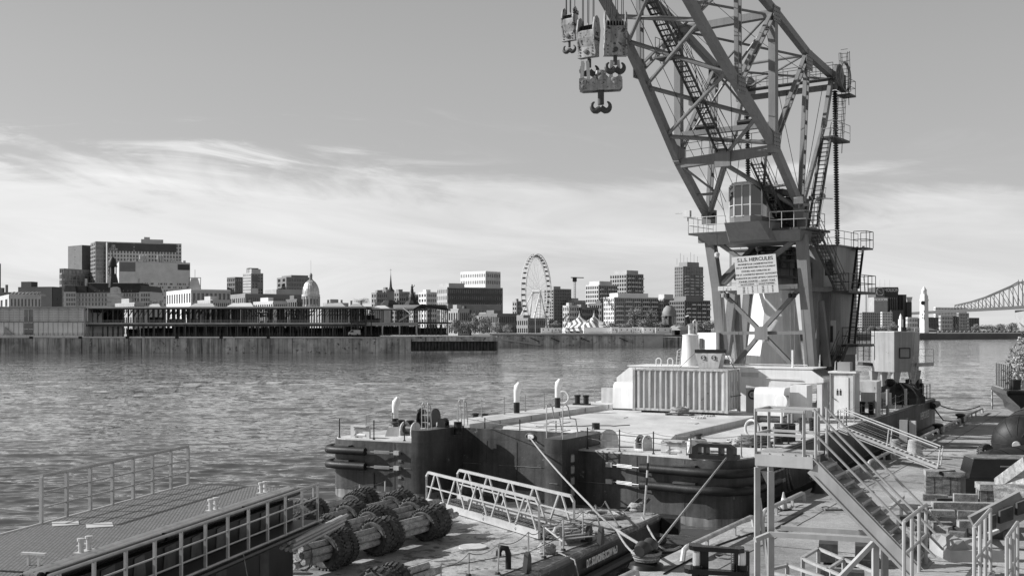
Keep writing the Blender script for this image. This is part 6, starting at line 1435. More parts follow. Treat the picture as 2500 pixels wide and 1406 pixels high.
MB().hexa([W(g0, 830, YF(g0) - .2), W(g1, 830, YF(g1) - .2), W(g1, 830, YF(g1) - .14), W(g0, 830, YF(g0) - .14), W(g0, 797, YF(g0) - .2), W(g1, 797, YF(g1) - .2), W(g1, 797, YF(g1) - .14), W(g0, 797, YF(g0) - .14)]).build('gusset_plate', crane_grey, crane)
for px in (1766, 1777, 1929, 1939):
    Y_ = YF(px) - .4
    MB().path([W(px, 700, Y_), W(px, 716, Y_)], .02, 4).build('chain_fall', chain_mat, crane)
    MB().lathe([(0, 0), (.13, .06), (.13, .3), (0, .36)], W(px, 728, Y_), 8).build('pulley', [galv, black][px % 2], crane)
    MB().path([W(px, 728, Y_), W(px + 1, 880, Y_)], .012, 4).build('chain_fall', chain_mat, crane)
# octagonal pedestal
pc = V3((18.5, 80.2, 0))
def octo(r, z, ph=.1): return [pc + V3((r * math.cos(ph + k * PI / 4), r * math.sin(ph + k * PI / 4), z)) for k in range(8)]
def frust(r0, z0, r1, z1, m, name, ph=.1):
    v = octo(r0, z0, ph) + octo(r1, z1, ph); f = [tuple(reversed(range(8))), tuple(range(8, 16))] + [(i, (i + 1) % 8, 8 + (i + 1) % 8, 8 + i) for i in range(8)]
    MB().add(v, f, False).build(name, m, crane)
frust(2.45, 3.0, 1.45, 10.9, crane_pale, 'pedestal')
frust(1.45, 10.902, 1.4, 12.4, crane_grey, 'pedestal_neck')
MB().lathe([(1.85, 12.4), (1.85, 13.0), (1.15, 13.05), (1.15, 13.6), (1.4, 13.65), (1.4, 13.94)], (pc.x, pc.y, 0), 28).build('slew_ring', black_gloss, crane, smooth=True)
for r_, z in ((1.82, 12.45), (1.42, 13.3)): MB().lathe([(r_ - .1, z), (r_, z), (r_, z + .1), (r_ - .1, z + .1)], (pc.x, pc.y, 0), 28, closed=True).build('ring', dark_steel, crane, smooth=True)
MB().lathe([(2.6, 11.7), (2.6, 11.82), (1.36, 11.82)], (pc.x, pc.y, 0), 20).build('slew_walkway', dark_steel, crane)
railing([pc + V3((2.55 * math.cos(a), 2.55 * math.sin(a), 11.82)) for a in [PI * 1.0 + PI * k / 9 for k in range(10)]], 1.0, 1.2, .02, dark_steel, Matrix.Identity(4))
# rear V legs
def wb(name, x0, y0, x1, y1, Y0, Y1, w=.2, h=None, m=crane_grey): return MB().beam(W(x0, y0, Y0), W(x1, y1, Y1), w, h or w, up=CD).build(name, m, crane)
def vl(x0, y0, x1, y1, Y0, Y1, w): return MB().beam(W(x0, y0, Y0), W(x1, y1, Y1), w, w * .8, up=CD).build('rear_leg', crane_grey, crane)
vl(1790, 712, 1770, 890, 84, 84, .6); vl(1795, 712, 1807, 895, 84.4, 84.4, .55); vl(1826, 706, 1812, 890, 86, 86, .55); vl(1836, 690, 1820, 800, 87, 87, .35)
vl(1992, 705, 1982, 896, 78.2, 77.6, .6); vl(2002, 735, 2020, 895, 78.0, 78, .45); vl(2003, 735, 1988, 895, 78.3, 78.1, .45); vl(2020, 712, 2016, 880, 79.2, 79.2, .5)
wb('cross_girder', 1974, 706, 2040, 708, 77.4, 78.6, .3, .6)
wb('cross_girder', 1770, 703, 1842, 700, 84, 84, .3, .5)
# machinery house
HC = CF
MB(HC).box(-8.6, -4.6, -.7, 7.4, -5.2, -2.1).build('machinery_house', house_lit_grey, crane)
MB(HC).box(-8.75, -4.45, -.85, 7.55, -2.098, -2.0).build('house_roof', crane_grey, crane)
MB(HC).box(-8.3, -5.2, -.72, .9, -9.6, -5.202).build('lower_tower', house_lit_grey, crane)
MB(HC).box(-8.1, -5.6, -.7, .9, -12.9, -9.602).build('tower_base', dark_steel, crane)
def gasket(x, y0, y1, z0, z1):
    MB(HC).path([(x, y0, z0), (x, y0, z1), (x, y1, z1), (x, y1, z0)], .045, 5, closed=True).build('door_gasket', black, crane); MB(HC).box(x - .02, x - .005, y0 + .02, y1 - .02, z0 + .02, z1 - .02).build('door_window', tint, crane)
MB(HC).box(-4.6, -4.575, -.5, .25, -4.9, -2.6).build('house_door', off_white, crane); gasket(-4.55, -.4, .1, -4.1, -3.0)
MB(HC).box(-5.2, -5.175, -.4, .5, -9.4, -7.2).build('tower_door', off_white, crane); gasket(-5.15, -.15, .3, -8.7, -7.6)
MB(HC).box(-4.6, -4.575, 6.5, 7.2, -4.9, -2.6).build('house_door', off_white, crane); gasket(-4.55, 6.6, 7.0, -4.2, -3.0)
railing([(-4.6, -.7, -2.0), (-8.6, -.7, -2.0)], 1.0, 1.3, .024); railing([(-4.5, -.75, -2.0), (-4.5, 2, -2.0)], 1.0, 1.2, .02)
railing([(-4.5, 7.4, -2.0), (-4.5, 4.6, -2.0)], 1.0, 1, .022); railing([(-3.9, 7.4, -5.0), (-3.9, 5.0, -5.0)], 1.0, 1, .022); MB(HC).box(-4.59, -3.8, 4.4, 7.5, -5.1, -5.0).build('side_platform', dark_steel, crane)
MB(HC).extr([(-4.9, .9, -2.0), (-4.9, 1.5, -2.0), (-4.9, 1.3, -.6), (-4.9, 1.0, -.5)], (-.3, 0, 0)).build('crank_arm', crane_grey, crane)
for z in (-.85, -1.45): MB(HC).tube((-5.0, 1.2, z), (-5.0, 3.6, z + .0), .16, 10).build('shaft', crane_grey, crane, smooth=True)
# side platforms and ladder runs at the right end of the house
MB(HC).box(-8.8, -3.6, -1.9, -.71, -5.35, -5.2).build('side_platform', dark_steel, crane)
railing([(-3.6, -.8, -5.2), (-3.6, -1.9, -5.2), (-8.8, -1.9, -5.2), (-8.8, -.8, -5.2)], 1.15, .7, .026, black)
MB(HC).box(-8.6, -5.3, -1.9, -.73, -9.0, -8.85).build('side_platform', dark_steel, crane)
railing([(-5.3, -.8, -8.85), (-5.3, -1.9, -8.85), (-8.6, -1.9, -8.85), (-8.6, -.8, -8.85)], 1.15, .8, .026, black)
railing([(-5.3, -.8, -10.0), (-5.3, -1.9, -10.0), (-8.6, -1.9, -10.0)], 1.0, 1.2, .03, black, mid=())
MB(HC).box(-8.6, -7.2, -1.8, -.86, -2.2, -2.08).build('side_platform', dark_steel, crane)
railing([(-7.2, -.9, -2.08), (-7.2, -1.8, -2.08), (-8.6, -1.8, -2.08), (-8.6, -.9, -2.08)], 1.15, .7, .026, black)
def ladder(p, q, w=.6, n=12, across=(1, 0, 0), name='ladder'):
    p, q, ac = V3(p), V3(q), V3(across) * w / 2; o = MB(CF)
    for k in (-1, 1): o.beam(p + ac * k, q + ac * k, .05, .16, up=(0, 1, 0))
    r_ = o.build(name, black, crane); t = MB(CF)
    for i in range(n): c = p.lerp(q, (i + .5) / n); t.beam(c - ac, c + ac, .12, .04)
    t.build('rungs', black, r_, kind='stuff')
ladder((-5.6, -1.35, -8.8), (-6.6, -1.35, -5.2), .75, 14, (.6, -.8, 0)); ladder((-6.3, -1.35, -5.0), (-7.3, -1.35, -2.0), .75, 12, (.6, -.8, 0))
stair((-.6, -.7, -1.4), (-3.7, -1.3, -5.2), .7, 'stair', across=(0, 1, 0))
stair((-4.0, .2, -12.9), (-5.0, -1.0, -8.9), .7, 'stair', across=(.8, .5, 0))

# sign board
n_ = -CD; sr = -CE  # reading direction: left to right in the picture
tilt = -.035
sx_, sy_ = (sr * math.cos(tilt) - V3((0, 0, math.sin(tilt)))).normalized(), (V3((0, 0, 1)) * math.cos(.09) - sr * math.sin(.09)).normalized()
so_ = W(1846, 670, 75.4)
def sp(u, v, d=0): return so_ + sx_ * (u * 1.14) + sy_ * (v * 1.03) + CD * d
wS, hS = 2.6, 2.46
MB().hexa([sp(-wS / 2, -hS / 2, -.04), sp(wS / 2, -hS / 2, -.04), sp(wS / 2, -hS / 2, 0), sp(-wS / 2, -hS / 2, 0), sp(-wS / 2, hS / 2, -.04), sp(wS / 2, hS / 2, -.04), sp(wS / 2, hS / 2, 0), sp(-wS / 2, hS / 2, 0)]).build('sign_board', mat('sign_paint', .44, .5, var=.05, scale=3), crane)
sg = bpy.data.objects['sign_board']
lines = [('S.L.S. HERCULES', .33, .98, 2.15), ('PROPRIETE DE L\'ADMINISTRATION', .145, .69, 2.0), ('DE LA VOIE MARITIME DU ST-LAURENT', .145, .48, 2.2), ('OWNED AND OPERATED BY', .145, .24, 1.6), ('THE ST. LAWRENCE SEAWAY AUTHORITY', .145, .02, 2.38), ('PUISSANCE DE LEVEE LIFTING CAPACITY', .145, -.21, 2.42), ('TONNES COURTES — SHORT TONS', .145, -.42, 2.2)]
for b_, sz, v_, wd in lines:
    t_ = text(b_, sz, sp(0, v_, .004), sx_, sy_, ink, sg, bold=sz * .022, ext=.004, sx=1.1)
for u, b_ in ((-.6, 'DE COTE ACROSS'), (.6, 'D\'AVANT FORWARD')): text(b_, .125, sp(u, -.62, .004), sx_, sy_, ink, sg, bold=.003, ext=.004, sx=.95)
for k, (a, b_, c_, d_) in enumerate((('143', '70', '165', '60'), ('176', '57', '176', '57'), ('220', '40', '220', '46'), ('275', '27', '275', '35'))):
    v_ = -.80 - k * .115
    for u, tx in ((-.85, a), (-.60, 'x'), (-.3, b_), (.35, c_), (.65, 'x'), (.95, d_)): text(tx, .12, sp(u, v_, .004), sx_, sy_, ink, sg, bold=.002, ext=.004)
m = MB(); m.beam(sp(-1.2, -.51, .005), sp(1.2, -.51, .005), .006, .012); m.build('rule', ink, sg); m = MB(); m.beam(sp(-1.2, -.71, .005), sp(1.2, -.71, .005), .006, .012); m.build('rule', ink, sg); m = MB(); m.beam(sp(0, -.51, .005), sp(.02, -1.2, .005), .012, .006); m.build('rule', ink, sg)

# ------------------------------------------------------------------ hook blocks and falls
block_p = mat('block_paint', .34, .45, var=.3, scale=2.4, streak=.5, spots=.10, spot_v=.03)
dark_rust = mat('dark_forged_steel', .06, .45, var=.4, scale=4)
def hook_block(name, label, px, py, Y, w, h, yaw, nf=6, writing=None, single=False):
    """cheeked sheave block; px,py = centre of its body"""
    c = W(px, py, Y); a = V3((math.cos(yaw), math.sin(yaw), 0)); b = V3((-math.sin(yaw), math.cos(yaw), 0))
    t = thing(name, label, 'hook block', c); d = w * .62
    def q(x, y, z): return c + a * x + b * y + V3((0, 0, z))
    M = fr(c, a, b, (0, 0, 1))
    # cheeks are the two side plates (normal = a), elongated octagons
    o8 = [(0, h * .5), (d * .38, h * .42), (d * .58, h * .12), (d * .5, -h * .12), (d * .28, -h * .5), (-d * .28, -h * .5), (-d * .5, -h * .12), (-d * .58, h * .12), (-d * .38, h * .42)]
    for x in (-w / 2, w / 2 - .05):
        MB(M).extr([(x, y, z) for y, z in o8], (.06, 0, 0)).build('cheek', block_p, t)
    # curved shroud in front of the sheaves
    P = [(-d * .42, h * .1), (-d * .53, h * .06), (-d * .5, -h * .1), (-d * .3, -h * .34), (d * .3, -h * .34), (d * .5, -h * .1), (d * .53, h * .06), (d * .42, h * .1)]
    MB(M).extr([(-w / 2 + .061, y, z) for y, z in P], (w - .12, 0, 0)).build('shroud', block_p, t)
    for k in range(nf - 1):
        x = -w / 2 + .1 + (w - .2) * (k + .5) / (nf - 1)
        MB(M).lathe([(d * .44, -.035), (d * .36, 0), (d * .44, .035), (d * .1, .035), (d * .1, -.035)], (x, 0, h * .12), 18, Matrix.Rotation(PI / 2, 3, 'Y'), closed=True).build('sheave', black, t, smooth=True)
    MB(M).box(-w / 2 - .03, w / 2 + .03, -d * .3, d * .3, -h * .62, -h * .34).build('crosshead', block_p, t)
    MB(M).lathe([(.10, 0), (.10, .05), (0, .06)], (0, -d * .3, -h * .48), 12, Matrix.Rotation(PI / 2, 3, 'X')).build('trunnion', dark_rust, t)
    for x in (-w * .36, w * .36):
        m_ = MB(M)
        for z in (-.56, -.48, -.40): m_.boxc((x, -d * .31, h * z), .05, .04, .05)
        m_.build('bolt_heads', dark_rust, t, kind='stuff')
    for k in range(nf):
        x = -w / 2 + .1 + (w - .2) * k / (nf - 1); y = -d * .3 if k % 2 else d * .3
        pt = q(x, y, h * .3)
        MB().path([pt, V3((pt.x + .05 * (k % 3), pt.y + .2, 35))], .018, 5).build('wire_fall', black, t)
    if writing:
        for (tx, z, s_) in writing: text(tx, s_, q(w / 2 + .015, 0, z), b, (0, 0, 1), ink, t, bold=s_ * .03)
    return t, q, M
def ramshorn(t, c, a, s, m=None):
    """double hook: shank and two upturned horns; a = horizontal direction across"""
    m = m or dark_rust; c = V3(c); u = V3((0, 0, 1)); a = V3(a)
    MB().path([c + u * s * .95, c + u * s * .2], s * .17, 10).build('shank', m, t, smooth=True)
    for k in (-1, 1):
        P = []; R = []
        for i in range(9):
            f_ = i / 8; ang = -PI / 2 + f_ * (PI * .88) 
            P.append(c + a * k * (s * .38 + s * .38 * math.cos(ang) ) * (1) + u * (s * .02 + s * .40 * math.sin(ang) + .0)); R.append(s * (.25 - .19 * f_ ** 1.5))
        P.insert(0, c + u * (-s * .12)); R.insert(0, s * .27)
        MB().path(P, R, 10).build('horn', m, t, smooth=True)
t1, q1_, M1 = hook_block('hook_block', 'smallest hook block at far left, its cheek marked 55GI, a small double hook below', 1390, 55, 50.5, .62, 1.35, -.6, 5, [('55GI', .40, .26), ('DEMAG', -.16, .17)])
ramshorn(t1, q1_(0, 0, -1.18), V3((.9, -.43, 0)), .36)
t2, q2_, M2 = hook_block('hook_block', 'middle hook block with a dark painted cheek, hanging lower than its neighbours', 1436, 86, 49.5, .86, 1.6, -.6, 6, [('DE', -.02, .2), ('MAG', -.25, .2)])
t3, q3_, M3 = hook_block('hook_block', 'widest hook block seen face on at right, chipped paint and a round hole', 1502, 76, 48.5, .94, 1.72, .04, 7)
ramshorn(t2, q2_(0, .1, -1.5), V3((.97, .2, 0)), .50); ramshorn(t3, q3_(0, 0, -1.55), V3((1, .05, 0)), .50)
# lifting beam
lb = thing('lifting_beam', 'spotted steel lifting beam slung under two double hooks, one big hook beneath', 'lifting beam', W(1467, 205, 49))
c = W(1467, 205, 49); a = V3((.99, -.12, 0)).normalized(); b_ = V3((.12, .99, 0)).normalized()
def lq(x, y, z): return c + a * x + b_ * y + V3((0, 0, z))
for y in (-.3, .22):
    MB().extr([lq(-.92, y, -.28), lq(-.92, y, .18), lq(-.75, y, .22), lq(-.45, y, .12), lq(-.12, y, .42), lq(.12, y, .42), lq(.45, y, .12), lq(.75, y, .26), lq(.92, y, .22), lq(.92, y, -.16), lq(.82, y, -.3), lq(-.78, y, -.34)], b_ * .08).build('side_plate', block_p, lb)
MB().hexa([lq(-.85, -.21, -.2), lq(.85, -.21, -.2), lq(.85, .21, -.2), lq(-.85, .21, -.2), lq(-.85, -.21, .05), lq(.85, -.21, .05), lq(.85, .21, .05), lq(-.85, .21, .05)]).build('web', dark_rust, lb)
MB().lathe([(.23, .3), (.23, .55), (0, .56)], lq(0, 0, 0), 16).build('cap', galv, lb, smooth=True)
for x, z in ((0, .18), (-.72, 0), (.62, 0), (-.72, -.18), (.55, .1)):
    MB().lathe([(.11, 0), (.11, .06), (.05, .08), (0, .08)], lq(x, -.31, z), 12, (-b_).to_track_quat('Z', 'Y').to_matrix()).build('pin', block_p, lb)
for x, dx in ((-.82, .05), (-.52, -.05), (.42, .06), (.82, -.08)):
    for y in (-.2, .15): MB().beam(lq(x, y, .12), lq(x + dx, y, .95), .13, .06, up=b_).build('link_plate', off_white, lb)
MB().path([lq(0, 0, -.2), lq(0, 0, -.9)], .14, 10).build('shank', dark_rust, lb, smooth=True)
ramshorn(lb, lq(0, 0, -.98), a, .52)
# loose falls left and right of the blocks
for k, (px, Y) in enumerate(((1462, 49), (1492, 48.2))):
    MB().path([W(px, 0 + 15 * k, Y), W(px + 1, -140, Y)], .02, 5).build('wire', black, lb)
# ------------------------------------------------------------------ work scow in front of the barge
SZ = 1.2
scow = thing('work_scow', 'rusty flat work scow with dark sides carrying tyre rolls and an aluminium gangway', 'scow', (-4, 34, 0))
sp_ = [(-9.7, 45.9), (4.9, 43.9), (5.55, 42.7), (.46, 32.2), (-5.2, 20.6), (-21.5, 23.0)]
def shrink(P, k, c): return [(c[0] + (x - c[0]) * k, c[1] + (y - c[1]) * k) for x, y in P]
MB().prism(sp_, -.6, SZ - .16).build('hull', mat('scow_hull', .035, .45, var=.6, scale=.8, streak=.4, spots=.05, spot_v=.14, bump=1, bscale=2), scow)
MB().prism(shrink(sp_, .998, (-5, 33)), SZ - .159, SZ - .03).build('sheer_strake', mat('scow_strake', .07, .5, var=.5, scale=1.4, spots=.1, spot_v=.2, bump=1, bscale=3), scow)
# deck of welded plates
du, dv = V3((.8717, -.4901, 0)), V3((.4901, .8717, 0))
def clip(poly, P, n):   # keep side where (p-P).n <= 0
    o = []
    for i in range(len(poly)):
        a, b = poly[i - 1], poly[i]; da = (a[0] - P[0]) * n[0] + (a[1] - P[1]) * n[1]; db = (b[0] - P[0]) * n[0] + (b[1] - P[1]) * n[1]
        if (da <= 0) != (db <= 0): f = da / (da - db); o.append((a[0] + (b[0] - a[0]) * f, a[1] + (b[1] - a[1]) * f))
        if db <= 0: o.append(b)
    return o
DO = V3((5.4, 42.6, 0)); inner = shrink(sp_, .992, (-5, 33))
for i in range(6):
    for j in range(9):
        a0, a1, b0, b1 = -i * 2.9, -(i + 1) * 2.9, 2.5 - j * 2.9, 2.5 - (j + 1) * 2.9
        q = inner
        for P, n in ((DO + du * a0, du), (DO + du * a1, -du), (DO + dv * b0, dv), (DO + dv * b1, -dv)):
            P = P - V3((n.x, n.y, 0)) * .008; q = clip(q, P, n) if len(q) > 2 else []
        if len(q) > 2: MB().prism(q, SZ - .029, SZ + .004 * ((i * 5 + j * 3) % 3)).build('deck_plate', scow_deck, scow)
for a, b in (((5.5, 42.75), (.5, 32.3)), ((.5, 32.3), (-5.1, 20.8)), ((-9.6, 45.85), (4.8, 43.9)), ((4.8, 43.9), (5.5, 42.75))):
    MB().path([(a[0], a[1], SZ - .08), (b[0], b[1], SZ - .08)], .13, 8).build('rubbing_bar', mat('rub_bar', .10, .5, var=.5, scale=1.4, spots=.1, spot_v=.25), scow, smooth=True)
MB().path([(5.62, 42.4, .35), (.58, 32, .35), (-5, 20.5, .35)], .16, 8).build('belting', rubber, scow, smooth=True)
MB().prism([(5.0, 43.9), (6.4, 43.2), (6.2, 42.3), (5.6, 42.6)], .55, 1.14).build('corner_pad', black, scow)
e0, e1 = V3((5.62, 42.7, 0)), V3((.53, 32.2, 0)); ed = (e1 - e0).normalized(); en = V3((-ed.y, ed.x, 0)); en = en if en.x > 0 else -en
text('D.T. SOUNDING SCOW No.3', .34, (e0 + ed * 6.15) + en * .02 + V3((0, 0, .78)), -ed, (0, 0, 1), chalk, scow, bold=.012, sx=.62)
def pst(px0, py0, px1, py1, z0=SZ): return G(px0, py0, z0)
tops = []
for bx, by, tx, ty_ in ((1076, 1440, 1076, 1375), (1144, 1405, 1145, 1349), (1215, 1401, 1219, 1324), (1290, 1378, 1290, 1298), (1328, 1361, 1328, 1282), (1375, 1343, 1375, 1264), (1423, 1321, 1423, 1248), (1468, 1302, 1453, 1231), (1512, 1287, 1477, 1223)):
    b = G(bx, by, SZ); tp = b + V3(((tx - bx) * b.y / F, 0, (by - ty_) * b.y / F)); tops.append(tp)
    MB().path([b, tp], .03, 6).build('stanchion', galv, scow, smooth=True); MB().lathe([(.09, 0), (.07, .06), (0, .07)], b, 8).build('stanchion_foot', dark_steel, scow)
for a, b in zip(tops, tops[1:]): MB().path(sag(a, b, .16, 8), .013, 4).build('rail_chain', chain_mat, scow)
MB().path([G(1076, 1420, SZ) + V3((0, 0, .4)), tops[3] - V3((0, 0, .6)), tops[6] - V3((0, 0, .5)), tops[8] - V3((0, 0, .5))], .012, 4).build('rail_chain', dark_steel, scow)
tl_ = []
for px, py in ((705, 1262), (765, 1246), (878, 1238), (940, 1228)):
    b = G(px, py, SZ); tl_.append(b + V3((0, 0, .9))); MB().path([b, tl_[-1]], .03, 6).build('stanchion', galv, scow)
for a, b in zip(tl_, tl_[1:]): MB().path(sag(a, b, .1, 6), .012, 4).build('rail_chain', chain_mat, scow)
for px, py in ((1466, 1325), (1287, 1392), (1437, 1318)):
    b = G(px, py, SZ); MB().extr([b, b + ed * .35, b + ed * .22 + V3((0, 0, .5)), b + ed * .1 + V3((0, 0, .58)), b + V3((0, 0, .4))], en * .14).build('cleat_horn', dark_steel, scow)
MB().lathe([(.45, 0), (.45, .05), (0, .055)], G(1154, 1336, SZ + .01), 22).build('manhole_cover', deck_side, scow)
b = G(1241, 1388, SZ); MB().path([b, b + V3((0, 0, .45)), b + V3((-.05, 0, .6)), b + V3((-.2, 0, .62)), b + V3((-.28, 0, .5)), b + V3((-.28, 0, .38))], .09, 10).build('gooseneck', black, scow, smooth=True)
b = G(1372, 1330, SZ); MB().path([b, b + V3((0, 0, .4)), b + V3((-.05, 0, .55)), b + V3((-.18, 0, .56)), b + V3((-.24, 0, .4))], .09, 10).build('gooseneck', rail_grey, scow, smooth=True)
# mooring posts at the scow's far corner
for px, py, lab in ((1503, 1250, 'leaning pair of dark plates beside the knotted rope on the scow'), ):
    b = G(px + 20, py - 2, SZ); MB().extr([b, b + V3((.25, 0, 0)), b + V3((.75, .1, .45)), b + V3((.6, .1, .5))], (0, .12, 0)).extr([b + V3((.4, 0, 0)), b + V3((.6, 0, 0)), b + V3((1.05, .1, .45)), b + V3((.95, .1, .5))], (0, .12, 0)).build('kevel', dark_steel, scow)
b = G(1573, 1256, SZ); t = thing('gauge_pole', 'thin striped pole standing at the far corner of the scow', 'pole', b)
for k in range(8): MB().tube(b + V3((.02 * k, 0, k * .28 if k else 0)), b + V3((.02 * (k + 1), 0, (k + 1) * .28 + .001)), .04, 8).build('band', off_white if k in (5, 7) else [galv, black][k > 3], t)
for px, py, r_, lab, sd_ in ((1556, 1247, .30, 'bundled ball of white rope on the right corner of the scow', 2), (1470, 1262, .8, 'wide tangle of pale rope on the scow beside the gangway end', 3), (1335, 1350, .24, 'small knotted heap of pale rope at the scow edge by the chain posts', 4)):
    coil('rope_heap', lab, 'rope', G(px, py, SZ), r_, .38 if r_ < .5 else .16, 18, rope_mat, .045, 1, sd_)
P = G(1340, 1350, SZ); MB().path([P + V3((0, 0, .08)), P + V3((.35, -.3, .06)), P + V3((.75, -1.0, 0)), P + V3((.95, -1.3, -.9)), P + V3((1.0, -1.4, -1.4))], .026, 6).build('rope_tail', rope_mat, None, smooth='all', label='loose pale rope hanging over the scow side from the small knotted heap', cat='rope')

# tyre rolls: bundles of logs threaded through big tyres
def tyre_mesh(nl=26, R_=.58, r_=.31, w_=.32, lw=.07):
    m = MB()
    m.lathe([(r_, -w_ / 2 * .7), (r_ + .1, -w_ / 2), (R_ - .12, -w_ / 2 * 1.05), (R_ - .03, -w_ / 2 * .8), (R_, 0), (R_ - .03, w_ / 2 * .8), (R_ - .12, w_ / 2 * 1.05), (r_ + .1, w_ / 2), (r_, w_ / 2 * .7), (r_ + .03, 0)], n=30, closed=True)
    for i in range(nl):
        for s_ in (-1, 1):
            a = 2 * PI * (i + (.5 if s_ > 0 else 0)) / nl; c = V3((R_ * math.cos(a), R_ * math.sin(a), 0)); t_ = V3((-math.sin(a), math.cos(a), 0)); rd = V3((math.cos(a), math.sin(a), 0))
            m.beam(c + V3((0, 0, s_ * .02)) + t_ * .02 * s_, c + V3((0, 0, s_ * w_ * .54)) - rd * .05, lw, .06, up=rd)
    me = bpy.data.meshes.new('tyre'); me.from_pydata(m.v, [], m.f); me.materials.append(tyre_rub); return me
TY = tyre_mesh(); TYS = [TY, tyre_mesh(20, .60, .33, .30, .085), tyre_mesh(32, .55, .30, .27, .05), TY]
def roll(label, p, q, pos, seed, rl=.40):
    """p,q = axis ends; pos = list of (fraction along, number of tyres)"""
    p, q = V3(p), V3(q); d = (q - p).normalized(); R_ = random.Random(seed); t = thing('tyre_fender_roll', label, 'fender', (p + q) / 2 - V3((0, 0, .58)), group='tyre and log fender rolls on the scow')
    u = V3((0, 0, 1)); s_ = d.cross(u)
    for k in range(6):
        a = k * PI / 3 + .3; o = (s_ * math.cos(a) + u * math.sin(a)) * .205; j0, j1 = R_.uniform(-.2, .3), R_.uniform(-.25, .15)
        c = [p + d * j0 + o * R_.uniform(.9, 1.2), p.lerp(q, .5) + o * R_.uniform(.9, 1.2), q + d * j1 + o * R_.uniform(.9, 1.2)]
        MB().path(c, [.105, .115, .10], 7).build('log', log_mat, t, smooth=True)
    MB().path([p, q], .13, 7).build('log', log_mat, t, smooth=True)
    for f_, n in pos:
        for i in range(n):
            c = p.lerp(q, f_) + d * (i * .36); ax = (d + V3((R_.uniform(-.08, .08), R_.uniform(-.08, .08), R_.uniform(-.06, .06)))).normalized()
            o = bpy.data.objects.new('tyre', TYS[R_.randrange(4)]); COL.objects.link(o); o.parent = t
            Mx = Matrix.Translation(c - u * R_.uniform(0, .05)) @ ax.to_track_quat('Z', 'Y').to_matrix().to_4x4() @ Matrix.Rotation(R_.random() * 6, 4, 'Z'); Mx = Mx @ Matrix.Diagonal((R_.uniform(.93, 1.05), R_.uniform(.88, 1.03), R_.uniform(.9, 1.15), 1))
            o.matrix_local = WM[t.name].inverted() @ Mx
    MB().path([p + d * .1 + (s_ * math.cos(a) + u * math.sin(a)) * (.40 + .03 * R_.random()) + d * R_.uniform(-.08, .08) for a in [k * PI / 5 for k in range(21)]], .02, 4).build('lashing', rope_dark, t)
    return t
D_ = V3((.485, .875, 0)); N_ = V3((-.875, .485, 0)); o0 = V3((-6.0, 32.0, 1.80))
roll('nearest long tyre roll, its sawn log ends at lower left of the row', o0, o0 + D_ * 8.0, [(.16, 3), (.46, 3), (.80, 3)], 1)
o1 = o0 + N_ * 1.45 + D_ * 1.4; roll('second tyre roll of the row, right behind the nearest one', o1, o1 + D_ * 8.0, [(.18, 3), (.50, 3), (.80, 2)], 2)
o2 = o0 + N_ * 2.9 + D_ * 2.4; roll('third tyre roll of the row, its tyres visible between the other rolls', o2, o2 + D_ * 8.0, [(.12, 3), (.46, 2), (.78, 3)], 3)
o3 = o0 + N_ * 4.3 + D_ * 1.4; roll('farthest tyre roll of the row, behind the pontoon end rail', o3, o3 + D_ * 8.6, [(.12, 3), (.46, 3), (.80, 3)], 4)
o4 = V3((-3.3, 27.9, 1.80)); roll('separate tyre roll cut by the lower picture edge with two tyres showing', o4 - D_ * 1.5, o4 + D_ * 2.4, [(.38, 3)], 5)
# bundle of thin pipes at the pontoon's corner
t = thing('pipe_bundle', 'bundle of thin pipes sticking out at the corner of the pontoon', 'pipes', W(710, 1310, 30))
for k, (dx, dz) in enumerate(((0, 0), (.11, .06), (.2, -.02), (.05, -.12), (.16, -.14), (-.08, -.08), (.26, .1))):
    a = W(694, 1330, 29.4) + V3((dx, 0, dz)); MB().path([a, a + V3((.9, 3.2, .15))], .05, 10).build('pipe', off_white if k % 2 else galv, t, smooth=True)

# aluminium gangway
gw = thing('aluminium_gangway', 'aluminium truss gangway with W-braced sides lying across the scow', 'gangway', (-.6, 41.5, SZ))
g0, g1 = V3((-3.4, 45.2, SZ + .05)), V3((.9, 37.8, SZ + .05)); gd = (g1 - g0).normalized(); gn = V3((.857, .515, 0)); L_ = (g1 - g0).length; uz = V3((0, 0, 1))
for sd2 in (0, 1.4):
    o = gn * sd2
    MB().beam(g0 + o + uz * .12, g1 + o + uz * .12, .07, .26).build('bottom_chord', alu, gw)
    MB().beam(g0 + o + uz * 1.28 + gd * .2, g1 + o + uz * 1.28 - gd * .2, .08, .10).build('top_chord', alu, gw)
    for a_ in (g0, g1):
        s_ = 1 if a_ is g0 else -1
        MB().beam(a_ + o, a_ + o + uz * 1.12, .08).beam(a_ + o + uz * 1.10, a_ + o + uz * 1.28 + gd * .2 * s_, .08).build('end_post', alu, gw)
    MB().beam(g0 + o + uz * .72, g1 + o + uz * .72, .045, .05).build('mid_rail', alu, gw)
    n = 5
    for k in range(n):
        a, b, c = (k + .05) / n, (k + .5) / n, (k + .95) / n; m_ = .10
        lo0, hi, lo1 = g0.lerp(g1, a + .01) + o + uz * .25, g0.lerp(g1, b) + o + uz * 1.24, g0.lerp(g1, c - .01) + o + uz * .25
        MB().beam(lo0, hi - gd * m_, .055, .07).build('brace', alu, gw); MB().beam(hi + gd * m_, lo1, .055, .07).build('brace', alu, gw)
grate = mat('dark_grating', .12, .5, metal=.2, var=.3)
m = MB(); nb = 40
for k in range(nb): c = g0.lerp(g1, (k + .5) / nb); m.beam(c + gn * .05 + uz * .12, c + gn * 1.35 + uz * .12, .12, .03)
for k in range(6): m.beam(g0 + gn * (.1 + k * .24) + uz * .13, g1 + gn * (.1 + k * .24) + uz * .13, .02, .03)
m.build('walking_grate', grate, gw, kind='stuff')
r0 = g1 + gd * .1 + gn * .1; rp = MB()
